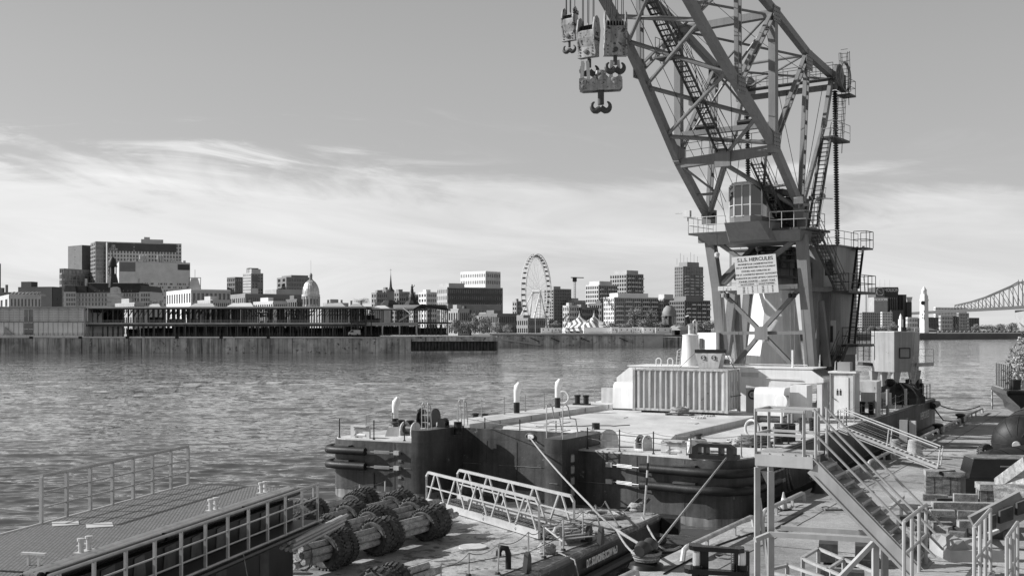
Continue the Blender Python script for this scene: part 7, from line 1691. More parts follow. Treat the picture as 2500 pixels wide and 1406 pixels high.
for k in range(6):
    c = r0 + gd * (k * .22) + uz * (.42 - k * .055); MB().beam(c, c + gn * 1.5, .2, .03, up=(0, 0, 1)).build('ramp_slat', rail_grey, gw)
for s_ in (0, 1.5): MB().path([r0 + gn * s_ + uz * .05, r0 + gn * s_ + uz * .42, r0 + gn * s_ + gd * 1.2 + uz * .1], .035, 6).build('ramp_side', rail_grey, gw)
for f_ in (.35, .62): P = g0.lerp(g1, f_ + .2) + uz * .1; MB().path([P + V3((.05 * math.sin(k * 2.1), -.08, .5 - k * .06)) for k in range(10)], .014, 4).build('lashing', rope_mat, gw)

# ------------------------------------------------------------------ pontoon at lower left, resting on the scow
pd, pq = V3((.2219, .9751, 0)), V3((.9751, -.2219, 0)); PA = V3((-8.5, 21.0, 0))    # PA = near right corner of the deck
PZ = 3.8; PM = fr(PA, pq, pd, uz); pL = 10.8; pW = 3.15
po = thing('pontoon', 'long chequer-plate topped pontoon with rails on both sides, at lower left', 'pontoon', PM @ V3((-1.6, 0, SZ)))
plate = bpy.data.materials.new('chequer_plate'); plate.use_nodes = True; nt = plate.node_tree; bb = nt.nodes['Principled BSDF']; bb.inputs['Roughness'].default_value = .5; bb.inputs['Base Color'].default_value = (.12, .12, .12, 1)
tc2 = nt.nodes.new('ShaderNodeTexCoord'); mp = nt.nodes.new('ShaderNodeMapping'); mp.inputs['Rotation'].default_value = (0, 0, .55); mp.inputs['Scale'].default_value = (8.5, 8.5, 1)
ck = nt.nodes.new('ShaderNodeTexBrick'); ck.offset = .5; ck.inputs['Scale'].default_value = 1; ck.inputs['Mortar Size'].default_value = .11; ck.inputs['Color1'].default_value = (.30, .30, .30, 1); ck.inputs['Color2'].default_value = (.20, .20, .20, 1); ck.inputs['Mortar'].default_value = (.028, .028, .028, 1); ck.inputs['Brick Width'].default_value = .9; ck.inputs['Row Height'].default_value = .5
nt.links.new(tc2.outputs['Object'], mp.inputs[0]); nt.links.new(mp.outputs[0], ck.inputs[0]); nt.links.new(ck.outputs[0], bb.inputs['Base Color'])
bp2 = nt.nodes.new('ShaderNodeBump'); bp2.inputs['Distance'].default_value = .01; nt.links.new(ck.outputs[1], bp2.inputs['Height']); bp2.invert = True; nt.links.new(bp2.outputs[0], bb.inputs['Normal'])
def pb(name, x0, x1, y0, y1, z0, z1, m, par=None): return MB(PM).box(x0, x1, y0, y1, z0, z1).build(name, m, par or po)
for k in range(5): pb('deck_plate', -pW + .04, -.16, -6 + k * 3.36 + .004, -6 + (k + 1) * 3.36 - .004, PZ - .06, PZ, plate)
for k in range(1): pb('deck_frame', -pW, -.1, -6, pL, PZ - .3, PZ - .062, black)
MB(PM).path([(-pW, -6, PZ - .02), (-pW, pL, PZ - .02)], .05, 6).build('edge_bar', alu, po)
for k, (x, r_, z) in enumerate(((-.10, .07, -.01), (.03, .06, -.03))): MB(PM).path([(x, -.6, PZ + z), (x, pL, PZ + z)], r_, 8).build('edge_pipe', alu, po, smooth=True)
for y0, y1 in ((-.3, 3.6), (3.75, 7.4), (7.55, pL + .1)): MB(PM).path([(.14, y0, PZ - .1), (.14, y1, PZ - .1)], .10, 10).build('rubber_fender', black_gloss, po, smooth=True)
MB(PM).path([(-3.3, -.45, PZ - .12), (.1, -.45, PZ - .12)], .14, 12).build('end_fender', black_gloss, po, smooth=True)
pb('hull', -pW + .05, .08, -6, pL - .1, SZ + .02, PZ - .31, black)
pb('walkway', .1, .75, -.4, pL + .2, 2.80, 2.90, dark_steel)
MB(PM).path([(.78, -.4, 2.78), (.78, pL + .2, 2.78)], .07, 8).build('walkway_pipe', black_gloss, po, smooth=True); MB(PM).path([(.78, -.4, 2.92), (.78, pL + .2, 2.92)], .03, 6).build('walkway_bar', galv, po)
for k in range(9):
    y = .2 + k * 1.2; MB(PM).extr([(.09, y, 2.95), (.09, y + .5, 2.95), (.09, y + .42 + .1 * (k % 2), 3.48), (.09, y + .05, 3.45)], (.012, 0, 0)).build('side_patch', mat('worn_side', .075, .5, var=.6, scale=2), po)
    if k % 2: pb('side_patch', .081, .09, y, y + .55, 1.5, 2.7, MATS['worn_side'])
# far rail
for k in range(8):
    y = 4.15 + (pL - 4.15) * k / 7; pb('rail_post', -pW - .035, -pW + .035, y - .035, y + .035, PZ, PZ + 1.05, galv)
MB(PM).path([(-pW, 4.15, PZ + 1.08), (-pW, pL, PZ + 1.08)], .045, 8).build('top_rail', galv, po, smooth=True)
for z in (.36, .70): MB(PM).path([(-pW, 4.15, PZ + z), (-pW, pL, PZ + z)], .022, 6).build('mid_rail', galv, po)
# near rail, one level down
for k in range(12):
    y = pL - .05 - k * 1.06; pb('rail_post', .75, .81, y - .03, y + .03, 2.9, 3.92, galv)
MB(PM).path([(.78, -1.2, 3.94), (.78, pL, 3.94)], .035, 8).build('top_rail', galv, po, smooth=True)
for z in (.34, .67): MB(PM).path([(.78, -1.2, 2.9 + z), (.78, pL, 2.9 + z)], .02, 6).build('mid_rail', galv, po)
def pbitt(y, x, kind=0):
    c = PM @ V3((x, y, PZ))
    if kind == 0:
        m = MB(PM)
        for s_ in (0, .26): m.lathe([(.05, 0), (.05, .24), (.075, .25), (.075, .30), (0, .31)], (x, y + s_, PZ), 10); m.path([(x - .1, y + s_, PZ + .14), (x + .1, y + s_, PZ + .14)], .02, 5)
        m.box(x - .1, x + .1, y - .12, y + .38, PZ, PZ + .03)
        return m
    m = MB(PM)
    for s_ in (0, .22): m.box(x + s_ - .02, x + s_ + .02, y - .03, y + .03, PZ, PZ + .2)
    m.box(x - .14, x + .36, y - .04, y + .04, PZ + .2, PZ + .24); return m
for y, x, kd, lab in ((9.6, -.35, 0, 'small white double bitt at the far right end of the pontoon deck'), (6.6, -.25, 0, 'white double bitt halfway along the near edge of the pontoon'), (1.3, -.25, 0, 'white double bitt at the near corner of the pontoon deck'), (.1, -.55, 1, 'flat-topped white cleat at the nearest corner of the pontoon')):
    t = thing('pontoon_bitt', lab, 'cleat', PM @ V3((x, y, PZ))); pbitt(y, x, kd).build('casting', off_white, t, kind='stuff')
for a, b, lab in (((145, 1278), (175, 1270), 'pale metal plate lying nearest the far rail of the pontoon'), ((228, 1282), (258, 1276), 'pale metal plate in the middle of the pontoon deck, right of the other')):
    c = G((a[0] + b[0]) / 2, a[1], PZ) ; MB(Matrix.Translation(c) @ Matrix.Rotation(.4, 4, 'Z')).box(-.28, .28, -.3, .3, .002, .016).build('metal_plate', off_white, None, label=lab, cat='plate')
b = G(672, 1420, SZ); t = thing('bucket', 'white bucket on the scow deck below the pontoon walkway', 'bucket', b); MB().lathe([(.16, 0), (.2, .4), (.215, .41), (.2, .43), (.18, .40), (.15, .03)], G(628, 1398, SZ) + V3((.0, 0, .45)), 16).build('pail', off_white, t)
P = PM @ V3((.8, 6.2, 2.9)); MB().path([P, P + V3((.1, -.1, -.4)), P + V3((.25, -.2, -1.1)), P + V3((.3, -.3, -1.7))], .012, 4).build('cord', rope_mat, None, label='thin white cord hanging from the pontoon walkway', cat='cord')
# ------------------------------------------------------------------ mooring lines and quay-edge furniture
def qp(x, y, z=QZ): return QF @ V3((x, y, z))
QI = QF.inverted()
def oq(px, py, z=QZ): p = QI @ G(px, py, z); return p.x, p.y
def rope(label, pts, r=.045, m=rope_mat): return MB().path(pts, r, 7).build('mooring_rope', m, None, smooth='all', label=label, cat='rope')
bo = thing('quay_bollard', 'low dark double-headed bollard wrapped in ropes at the quay edge by the scow', 'bollard', G(1578, 1385, QZ)); bc = V3(bo.location)
MB().lathe([(.55, 0), (.5, .12), (.28, .18), (.24, .5), (.3, .55)], bc, 16).build('base', black, bo, smooth=True)
for s_ in (-1, 1): MB().path([bc + V3((0, 0, .5)), bc + QV * .32 * s_ + V3((0, 0, .62)), bc + QV * .55 * s_ + V3((0, 0, .58))], [.24, .24, .17], 12).build('head', dark_steel, bo, smooth=True)
for k in range(4): MB().path([bc + V3(((.33 + .03 * k) * math.cos(a), (.33 + .03 * k) * math.sin(a), .24 + .07 * k)) for a in [PI * j / 8 for j in range(16)]], .045, 6, closed=True).build('rope_turn', rope_mat if k % 2 else rope_dark, bo, smooth='all')
A_ = bp(11.75, 2.3, 2.98); B_ = G(1478, 1268, SZ) + V3((0, 0, .1)); knot = W(1506, 1293, 35.8)
rope('thick pale mooring rope from the notch fairlead across the scow to the bollard', sag(A_, W(1440, 1232, 36.8), .1, 10) + sag(W(1440, 1232, 36.8), knot, .05, 5)[1:] + sag(knot, bc + V3((-.3, 0, .4)), .12, 6)[1:], .036)
rope('second rope strand splitting from the thick one at the scow edge', sag(knot, bc + V3((.1, .3, .5)), .02, 6), .05)
ch = W(1773, 1118, 46.4); jn = W(1607, 1326, 37.2)
rope('taut pale line from the black chock down to the knot near the quay bollard', [ch, jn], .04)
rope('short pale line from the knot to the left end of the bollard', [jn, W(1568, 1358, 34.6)], .045); rope('short pale line from the knot to the right end of the bollard', [jn, W(1586, 1372, 34.2)], .04)
rope('slack pale rope looping from the rope ball to the quay rail', [W(1567, 1262, 42.3), W(1580, 1283, 41), W(1594, 1308, 39.4), W(1607, 1330, 38), W(1625, 1342, 38), W(1645, 1341, 38.3), W(1662, 1333, 39)], .04)
P = A_ + V3((.25, -.1, -.15)); rope('thin pale cord end hanging from the notch fairlead', [P, P + V3((.3, 0, -.3)), P + V3((.5, 0, -.35)), P + V3((.55, 0, -.9)), P + V3((.5, 0, -1.25))], .018)
rope('dark mooring rope drooping from the barge bow to the quay edge bollard', [bp(-.1, 45.2, 2.6), bp(-.5, 45.4, 1.9), bp(-.9, 46, 1.2), G(2365, 1032, 1.0), G(2350, 1038, QZ)], .05, black)
rope('dark rope running from the barge bow to the far quay bollard', sag(bp(.2, 48, 2.5), G(2392, 1002, QZ) + V3((0, 0, .4)), .5, 10), .05, rope_dark)
for a_, off in ((1908, 0), (1922, .35)): rope(['frayed rope fender hanging at the starboard side above the cone, left of a pair', 'frayed rope fender hanging at the starboard side above the cone, right of a pair'][off > 0], [bp(-.15, 4.6 + off, 2.4), bp(-.25, 4.4 + off, 1.7), bp(-.3, 4.6 + off * 2, .9)], .07, rope_dark)
# pipe bull-rails along the quay edge
lab = ['nearest pipe rail at the quay edge, cut by the bottom of the picture', 'pipe rail at the quay edge right of the roped bollard', 'pipe rail at the quay edge left of the stair tower leg', 'pipe rail at the quay edge behind the traffic cone', 'pipe rail at the quay edge under the stair stringer', 'pipe rail at the quay edge under the boarding gangway', 'pipe rail at the quay edge left of the grey power box', 'pipe rail at the quay edge beyond the concrete blocks', 'farthest pipe rail at the quay edge']
for k, (y0, y1) in enumerate(((-6.5, -1.2), (2.2, 9.4), (10.4, 16.2), (21.5, 27.0), (28.4, 34), (35, 41), (43, 50), (52, 60), (62, 73))):
    t = thing('edge_rail', lab[k], 'rail', qp(.75, (y0 + y1) / 2), group='pipe rails along the quay edge')
    MB(QF).path([(.75, y0, QZ), (.75, y0 + .15, QZ + .34), (.75, y0 + .4, QZ + .38), (.75, y1 - .4, QZ + .38), (.75, y1 - .15, QZ + .34), (.75, y1, QZ)], .085, 8).build('pipe', white_worn if k < 5 else off_white, t, smooth=True)
    n = max(1, int((y1 - y0) / 2.6))
    for j in range(n):
        y = y0 + (y1 - y0) * (j + .8) / (n + .6); MB(QF).box(.70, .80, y - .05, y + .05, QZ + .02, QZ + .32).box(.6, .9, y - .15, y + .15, QZ, QZ + .02).build('foot', galv, t, kind='stuff')
MB(QF).path([(.05, 10, .72), (.05, 30, .70), (.05, 60, .72)], .22, 10).build('quay_fender', rubber, None, smooth=True, label='long dark fender pipe fixed to the quay face beside the barge', cat='fender')
for k, (y, lab_) in enumerate(((19.0, 'dark rubber roller fender hanging by the traffic cone'), (33.5, 'dark round bollard at the quay edge below the boarding gangway'), (50.8, 'dark bollard at the quay edge past the power box'), (61.2, 'dark bollard between the two farthest edge rails'))):
    t = thing('quay_bollard', lab_, 'bollard', qp(.6, y)); MB().lathe([(.34, 0), (.26, .15), (.22, .45), (.36, .55), (.36, .66), (.2, .72), (0, .73)], qp(.6, y), 14).build('casting', black, t, smooth=True)
# cone
c = G(1913, 1244, QZ); t = thing('traffic_cone', 'pale traffic cone with a lighter band standing by the quay edge', 'cone', c)
MB().boxc(c, .46, .46, .05, .5, base=True).build('base', black, t); MB().lathe([(.17, .05), (.115, .3)], c, 14).build('cone', mat('cone_grey', .38, .5), t, smooth=True); MB().lathe([(.1149, .301), (.075, .48)], c, 14).build('band', white, t, smooth=True); MB().lathe([(.0745, .481), (.03, .7), (0, .71)], c, 14).build('tip', mat('cone_grey', .38), t, smooth=True)
MB().path([G(1620, 1400, QZ + .02), G(1750, 1330, QZ + .02), G(1830, 1302, QZ + .02), G(1890, 1290, QZ + .02), G(1960, 1250, QZ + .02)], .025, 5).build('hose', black, None, smooth='all', label='dark hose lying across the quay from the bottom towards the stair foot', cat='hose')
# cracks and joints in the pavement: recessed-looking tar seams
tar = mat('tar', .05, .7)
for k, pts in enumerate((((2.0, -8), (2.1, 8), (2.0, 20)), ((2.05, 20), (2.2, 40), (2.0, 75)), ((.6, 24.5), (6, 24.2), (12, 24.6)), ((2.1, 33), (8, 32.5), (14, 33.2)), ((2, 44), (7, 44.3), (12, 43.8)), ((2.0, 6), (9, 6.2), (16, 5.9)), ((5.5, 6.1), (5.6, 24.3)))):
    m = MB(QF)
    for (a, b), (c_, d_) in zip(pts, pts[1:]):
        n = 8
        for i in range(n):
            w0, w1 = [.018 * math.sin(j * 2.7 + k) for j in (i, i + 1)]
            p, q = (a + (c_ - a) * i / n + w0, b + (d_ - b) * i / n + w0), (a + (c_ - a) * (i + 1) / n + w1, b + (d_ - b) * (i + 1) / n + w1); m.beam((p[0], p[1], QZ + .002), (q[0], q[1], QZ + .002), .035, .006)
    m.build('tar_seam', tar, None, kind='structure')
# boarding gangway from quay up to barge deck
bg = thing('boarding_gangway', 'light slatted boarding gangway with wire rails from the quay up to the barge', 'gangway', G(2290, 1143, QZ))
a, b = G(2293, 1146, QZ) + V3((0, 0, .15)), W(2052, 1043, 61.0); dd = (b - a).normalized(); wd = V3((.49, .87, 0)) * .45
for s_ in (-1, 1):
    o = wd * s_; MB().beam(a + o, b + o, .07, .13).build('side_beam', alu, bg); MB().beam(a + o - uz * .16, b + o - uz * .16, .04, .05).build('side_beam', alu, bg)
    MB().path([a + o + uz * 1.0, b + o + uz * 1.0], .035, 6).build('handrail', off_white, bg)
    for h in (.3, .55, .78): MB().path([a + o + uz * h, b + o + uz * h], .006, 4).build('wire', galv, bg)
    for f_ in (0, .5, 1): q = a.lerp(b, f_) + o; MB().path([q, q + uz * 1.0 + V3((.12, 0, 0))], .032, 6).build('rail_post', off_white, bg)
for k in range(22): c = a.lerp(b, (k + .5) / 22); MB().beam(c - wd, c + wd, .10, .05).build('slat', alu, bg)
# power box and concrete blocks
t = thing('power_box', 'grey electrical boxes on a post at the quay edge', 'electrical box', G(2215, 1100, QZ)); c = V3(t.location)
MB().boxc(c + V3((-.2, 0, .5)), .45, .35, 1.3, -.5, base=True).build('box', rail_grey, t); MB().boxc(c + V3((.32, 0, .6)), .35, .3, 1.15, -.5, base=True).build('box', off_white, t); MB().boxc(c, .12, .12, 1.9, -.5, base=True).build('post', dark_steel, t)
for px, py, s_, lab_ in ((2233, 1119, 1.0, 'tapered concrete block in front, at the middle of the boarding gangway'), (2185, 1108, .8, 'tapered concrete block behind the gangway, darker and half hidden')):
    c = G(px, py, QZ); m = MB(); m.lathe([(.46 * s_, 0), (.33 * s_, 1.0 * s_), (.27 * s_, 1.05 * s_), (0, 1.06 * s_)], c, 16); m.build('concrete_block', concrete if s_ == 1 else asphalt, None, smooth=True, label=lab_, cat='concrete block')
# depth gauge post and far rail
t = thing('marker_post', 'thin striped marker post standing at the far end of the quay', 'post', G(2422, 999, QZ)); c = V3(t.location)
for k in range(6): MB().boxc(c + V3((0, 0, .32 * k)), .10, .10, .319, base=True).build('band', off_white if k % 2 else rail_grey, t)

# ------------------------------------------------------------------ stair tower with landing, right foreground
st_ = thing('stair_tower', 'pale stair tower with a high landing and a long open stair down to the right', 'staircase', V3((6.2, 24, QZ)))
gp = mat('stair_grey_paint', .38, .45, var=.12, scale=2, streak=.15)
L0, L1 = W(1845, 1128, 23.9), W(1972, 1130, 23.3); wv_ = QV * .95; zL = L0.z
L0.z = L1.z = zL; n_ = (L1 - L0).normalized()
def lad(name, a, b, w, h=None, m=gp, up=(0, 0, 1), par=None): return MB().beam(a, b, w, h or w, up=up).build(name, m, par or st_)
lad('landing_beam', L0 + uz * .06, L1 + n_ * .12 + uz * .06, .10, .24); lad('landing_beam', L0 + wv_, L1 + wv_, .10, .34); lad('landing_beam', L0 + n_ * .05, L0 + wv_ + n_ * .05, .10, .3)
m = MB()
for k in range(13):
    c = L0 + wv_ * ((k + .5) / 13) + uz * .2; m.beam(c, c + (L1 - L0) + n_ * .1, .028, .05)
for k in range(5): c = L0.lerp(L1, k / 4) + uz * .19; m.beam(c, c + wv_, .03, .04)
m.build('landing_grating', galv, st_, kind='stuff')
def lp(f, g): return L0.lerp(L1, f) + wv_ * g
for f, g in ((0, 0), (0, 1), (.93, 0), (.98, 1)):
    p = lp(f, g) + uz * .1; lad('rail_post', p, p + uz * 1.02, .055, up=(1, 0, 0))
for h in (1.0, .5):
    lad('handrail', lp(0, 0) + uz * (h + .1), lp(.95, 0) + uz * (h + .1), .06 if h == 1 else .05); lad('handrail', lp(0, 0) + uz * (h + .1), lp(0, 1) + uz * (h + .1), .055)
    lad('handrail', lp(0, 1) + uz * (h + .1), lp(1, 1) + uz * (h + .1), .055)
for f, g in ((.03, 0), (.03, 1.0)):
    p = lp(f, g); lad('column', V3((p.x, p.y, QZ)), V3((p.x, p.y, zL - .1)), .11, up=(1, 0, 0)); 
p = lp(.28, .05); lad('column', V3((p.x, p.y, QZ)), V3((p.x, p.y, zL - .17)), .125, up=(1, 0, 0)); q = lp(.05, .05)
lad('knee_brace', V3((q.x, q.y, zL - .75)), V3((p.x, p.y, zL - 2.6)), .07); lad('knee_brace', V3((p.x, p.y, zL - 2.75)), V3((q.x + .1, q.y, QZ)), .07)
MB().extr([p + uz * (-.62 - .0), p - n_ * .22 - uz * .18, p + n_ * .02 - uz * .18], wv_ * .02).build('gusset', gp, st_)
# lower frame
z1_ = W(1880, 1302, 23.6).z; r0_, r1_ = W(1878, 1303, 23.6), W(2138, 1318, 22.9)
lad('tie_beam', r0_, r1_, .10, .10); lad('tie_beam', r0_ + wv_ * .9, r1_ + wv_ * .85, .09, .10); lad('tie_beam', r0_, r0_ + wv_ * -.3 - n_ * .22 - uz * .1, .09)
for x, y_ in ((2137, 22.9), (2160, 23.6)): p = W(x, 1318, y_); lad('column', V3((p.x, p.y, QZ)), p, .12, up=(1, 0, 0))
lad('diagonal_brace', W(2132, 1324, 22.8), W(2040, 1420, 22.6), .09); lad('clamp', W(2113, 1290, 23.2), W(2205, 1212, 25.2), .07)
# flight
T0 = L1 + n_ * .12 + uz * .12; B0 = W(2252, 1398, 22.35); B0.z = max(B0.z, 3.2); fl = B0 - T0
for g in (0, .92):
    o = QV * g; m = MB(); m.beam(T0 + o - uz * .14, B0 + o - uz * .14, .03, .34); m.beam(T0 + o + uz * .03, B0 + o + uz * .03, .10, .025); m.beam(T0 + o - uz * .31, B0 + o - uz * .31, .10, .025); m.build('stringer', gp, st_)
    for h in (1.02, .55):
        MB().path([T0 + o + uz * (h + .02), B0 + o + uz * (h + .02) + fl.normalized() * .35], .026, 8).build('stair_handrail', gp, st_, smooth=True)
    for f_ in (.02,): p = T0 + fl * f_ + o; MB().path([p, p + uz * 1.04], .03, 8).build('rail_post', gp, st_, smooth=True)
nt_ = 12; hf = V3((fl.x, fl.y, 0)).normalized()
for k in range(nt_):
    c = T0 + fl * ((k + .7) / nt_) + uz * .02 - uz * .03
    MB().hexa([c - hf * .13 + QV * .03, c + hf * .13 + QV * .03, c + hf * .13 + QV * .89, c - hf * .13 + QV * .89, c - hf * .13 + QV * .03 + uz * .03, c + hf * .13 + QV * .03 + uz * .03, c + hf * .13 + QV * .89 + uz * .03, c - hf * .13 + QV * .89 + uz * .03]).build('tread', rail_grey, st_)
    MB().beam(c + hf * .13 + QV * .03 + uz * .0, c + hf * .13 + QV * .89, .02, .06).build('tread_nosing', gp, st_)
# lower walkway with slats and rails
lw = thing('lower_walkway', 'pale slatted walkway with pipe rails at the bottom right corner', 'walkway', V3((8.4, 21.5, QZ)))
C0, C1 = W(2262, 1378, 22.9), W(2398, 1372, 22.9); C1.z = C0.z; zc = C0.z; wn_ = (C1 - C0); 
bk = -QV
for k in range(22):
    c = C0 + bk * (k * .19) ; MB().beam(c, c + QN * 1.22, .145, .05).build('slat', gp, lw)
for o in (0, 1.22): MB().beam(C0 + QN * o + uz * -.1 + QV * .1, C0 + QN * o + bk * 4.4 - uz * .1, .08, .2).build('side_beam', gp, lw)
for o in (.05, 1.17):
    for k in range(2): p = C0 + QN * o + bk * (.3 + k * 3.2); MB().beam(V3((p.x, p.y, QZ)), p - uz * .2, .1, .1, up=(1, 0, 0)).build('support', gp, lw)
def rail3(base, n, sp, h, name='lower_rail', par=None, d=bk):
    for k in range(n): p = base + d * (k * sp); MB().path([p, p + uz * h], .036, 8).build('rail_post', gp, par or lw, smooth=True)
    for hh, r_ in ((h, .036), (h * .5, .03)): MB().path([base + uz * hh, base + d * ((n - 1) * sp) + uz * hh], r_, 8).build('handrail', gp, par or lw, smooth=True)
rail3(C0 + QN * -.0 + bk * .05, 4, .78, 1.22); rail3(C0 + QN * 1.2 + bk * .05, 4, .78, 1.22)
sr_ = thing('side_rail_panel', 'pipe rail panel backed with dark boards at the lower right edge', 'railing', W(2460, 1400, 20)); z_ = 3.3
b0 = W(2458, 1420, 19.8); rail3(V3((b0.x, b0.y, W(0, 1312, 19.8).z - 1.3)), 4, .6, 1.3, par=sr_, d=QV)
for k in range(5): p = V3((b0.x, b0.y, 0)) + QV * (k * .42) + QN * .12; MB().beam(V3((p.x, p.y, 2.4)), V3((p.x, p.y, 3.45)), .02, .38, up=QV).build('board', timber_dark, sr_)

# ------------------------------------------------------------------ timbers, crates and frames on the quay
def block(name, label, p, q, w, h, m=timber, cat='timber beam', up=(0, 0, 1), group=None, sub=None):
    o = MB().beam(p, q, w, h, up=up).build(name, m, None, label=label, cat=cat, group=group); return o
def B2(x0, y0, x1, y1, z, w, h, label, m=timber, group=None, name='timber_beam'):
    a, b = G(x0, y0, z), G(x1, y1, z); d = (b - a).normalized(); return block(name, label, a, b, w, h, m, group=group)
gr_ = 'weathered beams stacked in the timber pile'
zt0 = 1.75
OR = ['back', 'second', 'third', 'fourth', 'fifth', 'sixth', 'seventh', 'eighth', 'front']
rows_ = [(1214, 2250, 2395, 2, .2), (1224, 2285, 2395, 1, .0), (1235, 2276, 2428, 1, 0), (1246, 2240, 2412, 3, .1), (1258, 2205, 2400, 3, .15), (1270, 2190, 2396, 4, .15), (1283, 2215, 2390, 3, .15), (1297, 2190, 2372, 4, .2), (1311, 2230, 2360, 3, .1)]
for k, (py, xa_, xb_, n, gap) in enumerate(rows_):
    for j in range(n):
        w_ = (xb_ - xa_) / n; x0 = xa_ + w_ * j + w_ * gap * rnd.random(); x1 = xa_ + w_ * (j + 1) - w_ * gap * (.3 + rnd.random()); z = 1.9 + .18 * rnd.random() if k % 2 else 2.0 + .25 * rnd.random(); hh = .22 + .2 * rnd.random()
        B2(x0, py + rnd.uniform(-2, 2), x1, py + rnd.uniform(0, 5), z, .26 + .12 * rnd.random(), hh, '%s row of the timber pile counted from the back%s' % (OR[k], '' if n == 1 else ', ' + {2: ['left beam', 'right beam'], 3: ['left beam', 'middle beam', 'right beam'], 4: ['leftmost beam', 'left-centre beam', 'right-centre beam', 'rightmost beam']}[n][j]), [timber, timber_pale, timber_pale, timber_dark][(k * 3 + j * 2) % 4 if not (k == 0 and j == 0) else 0], gr_)
MB(Matrix.Translation(G(2310, 1290, QZ)) @ Matrix.Rotation(-.3, 4, 'Z')).box(-1.5, 1.7, -1.6, 2.6, .0, .45).build('gap_filler', timber_dark, None, label='added dark skid under the whole timber pile', cat='filler')  # added block, dark so that the gaps between beams read as shaded
dirs = V3((.3, 1, 0)).normalized()
for k, (px, py, lab_) in enumerate(((2245, 1330, 'left bearer beam running away under the timber pile'), (2300, 1330, 'middle bearer beam running away under the timber pile'), (2380, 1330, 'right bearer beam running away under the timber pile'))):
    a = G(px, py, 1.35); block('timber_beam', lab_, a, a + dirs * 6.5, .4, .5, timber_dark, group='bearers under the timber pile')
def crate(label, c, w, d, h, rz, n=5, m=timber, lid=None):
    t = thing('plank_crate', label, 'crate', c, rz); M = Matrix.Translation(V3(c)) @ Matrix.Rotation(rz, 4, 'Z')
    for k in range(n):
        x = -w / 2 + (k + .5) * w / n; MB(M).box(x - w / n / 2 + .008, x + w / n / 2 - .008, -d / 2 + .01 * (k % 2), -d / 2 + .06, .02, h - .1).build('plank', m, t); MB(M).box(x - w / n / 2 + .008, x + w / n / 2 - .008, d / 2 - .05, d / 2, .02, h - .1).build('plank', m, t)
    nd_ = max(2, int(d / .3))
    for k in range(nd_):
        y = -d / 2 + .06 + (k + .5) * (d - .12) / nd_
        for s_ in (-1, 1): MB(M).box(s_ * w / 2 - .02, s_ * w / 2 + .02, y - .13, y + .13, .02, h - .1).build('plank', m, t)
    MB(M).box(-w / 2 - .03, w / 2 + .03, -d / 2 - .03, d / 2 + .03, h - .1, h + .12).build('top_beam', lid or timber_pale, t)
    MB(M).box(-w / 2 + .05, w / 2 - .05, -d / 2 + .07, d / 2 - .07, 0, h - .11).build('inner_box', timber_dark, t)
    return t
crate('vertical-planked crate with a dark steel strap frame leaning on it, behind the timber pile', G(2322, 1206, QZ) + V3((-.1, 0, 0)), 1.9, .9, .9, -.25, 6)
c = G(2325, 1204, QZ) + V3((-.2, -.6, 0)); m = thing('steel_bracket', 'dark angled steel bracket leaning on the planked crate', 'bracket', c)
MB().beam(c + V3((-.6, 0, 1.0)), c + V3((.1, .05, 1.05)), .08, .06).beam(c + V3((-.6, 0, .97)), c + V3((.55, -.1, .5)), .06, .12).beam(c + V3((.05, 0, 1.03)), c + V3((.3, 0, .3)), .06, .12).build('bracket', black, m, kind='stuff')
crate('taller vertical-planked crate at the right, in front of the black boxes', G(2424, 1290, QZ) + V3((0, 0, .1)), 1.0, .8, 1.4, -.2, 4, timber)
crate('pale planked box end between the bracket crate and the black boxes', G(2374, 1206, QZ),    .7, .8, .95, -.2, 3, timber_pale)
# black rubber-faced boxes
t = thing('black_box_stack', 'two stacked black boxes with faint markings and grey plank tops, by the round black fenders', 'box stack', G(2440, 1215, QZ)); c = G(2440, 1213, QZ) + V3((.15, 0, 0)); M = Matrix.Translation(c) @ Matrix.Rotation(-.12, 4, 'Z')
MB(M).box(-1.7, 1.8, -.7, .9, 0, .85).build('lower_box', black, t); MB(M).hexa([(-1.55, -.65, .86), (1.8, -.65, .86), (1.8, .9, .86), (-1.55, .9, .86), (-1.35, -.6, 1.65), (1.8, -.6, 1.65), (1.8, .9, 1.65), (-1.35, .9, 1.65)]).build('upper_box', black_gloss, t)
for k in range(6): MB(M).box(-1.38, 1.82, -.62 + k * .255, -.62 + k * .255 + .235, 1.655, 1.70 + .004 * (k % 2)).build('top_plank', timber, t)
for x, y_, z in ((-.3, -.68, 1.35), (-.5, -.71, .62)): MB(M).box(x, x + .5, y_, y_ + .02, z, z + .05).build('marking', rail_grey, t)
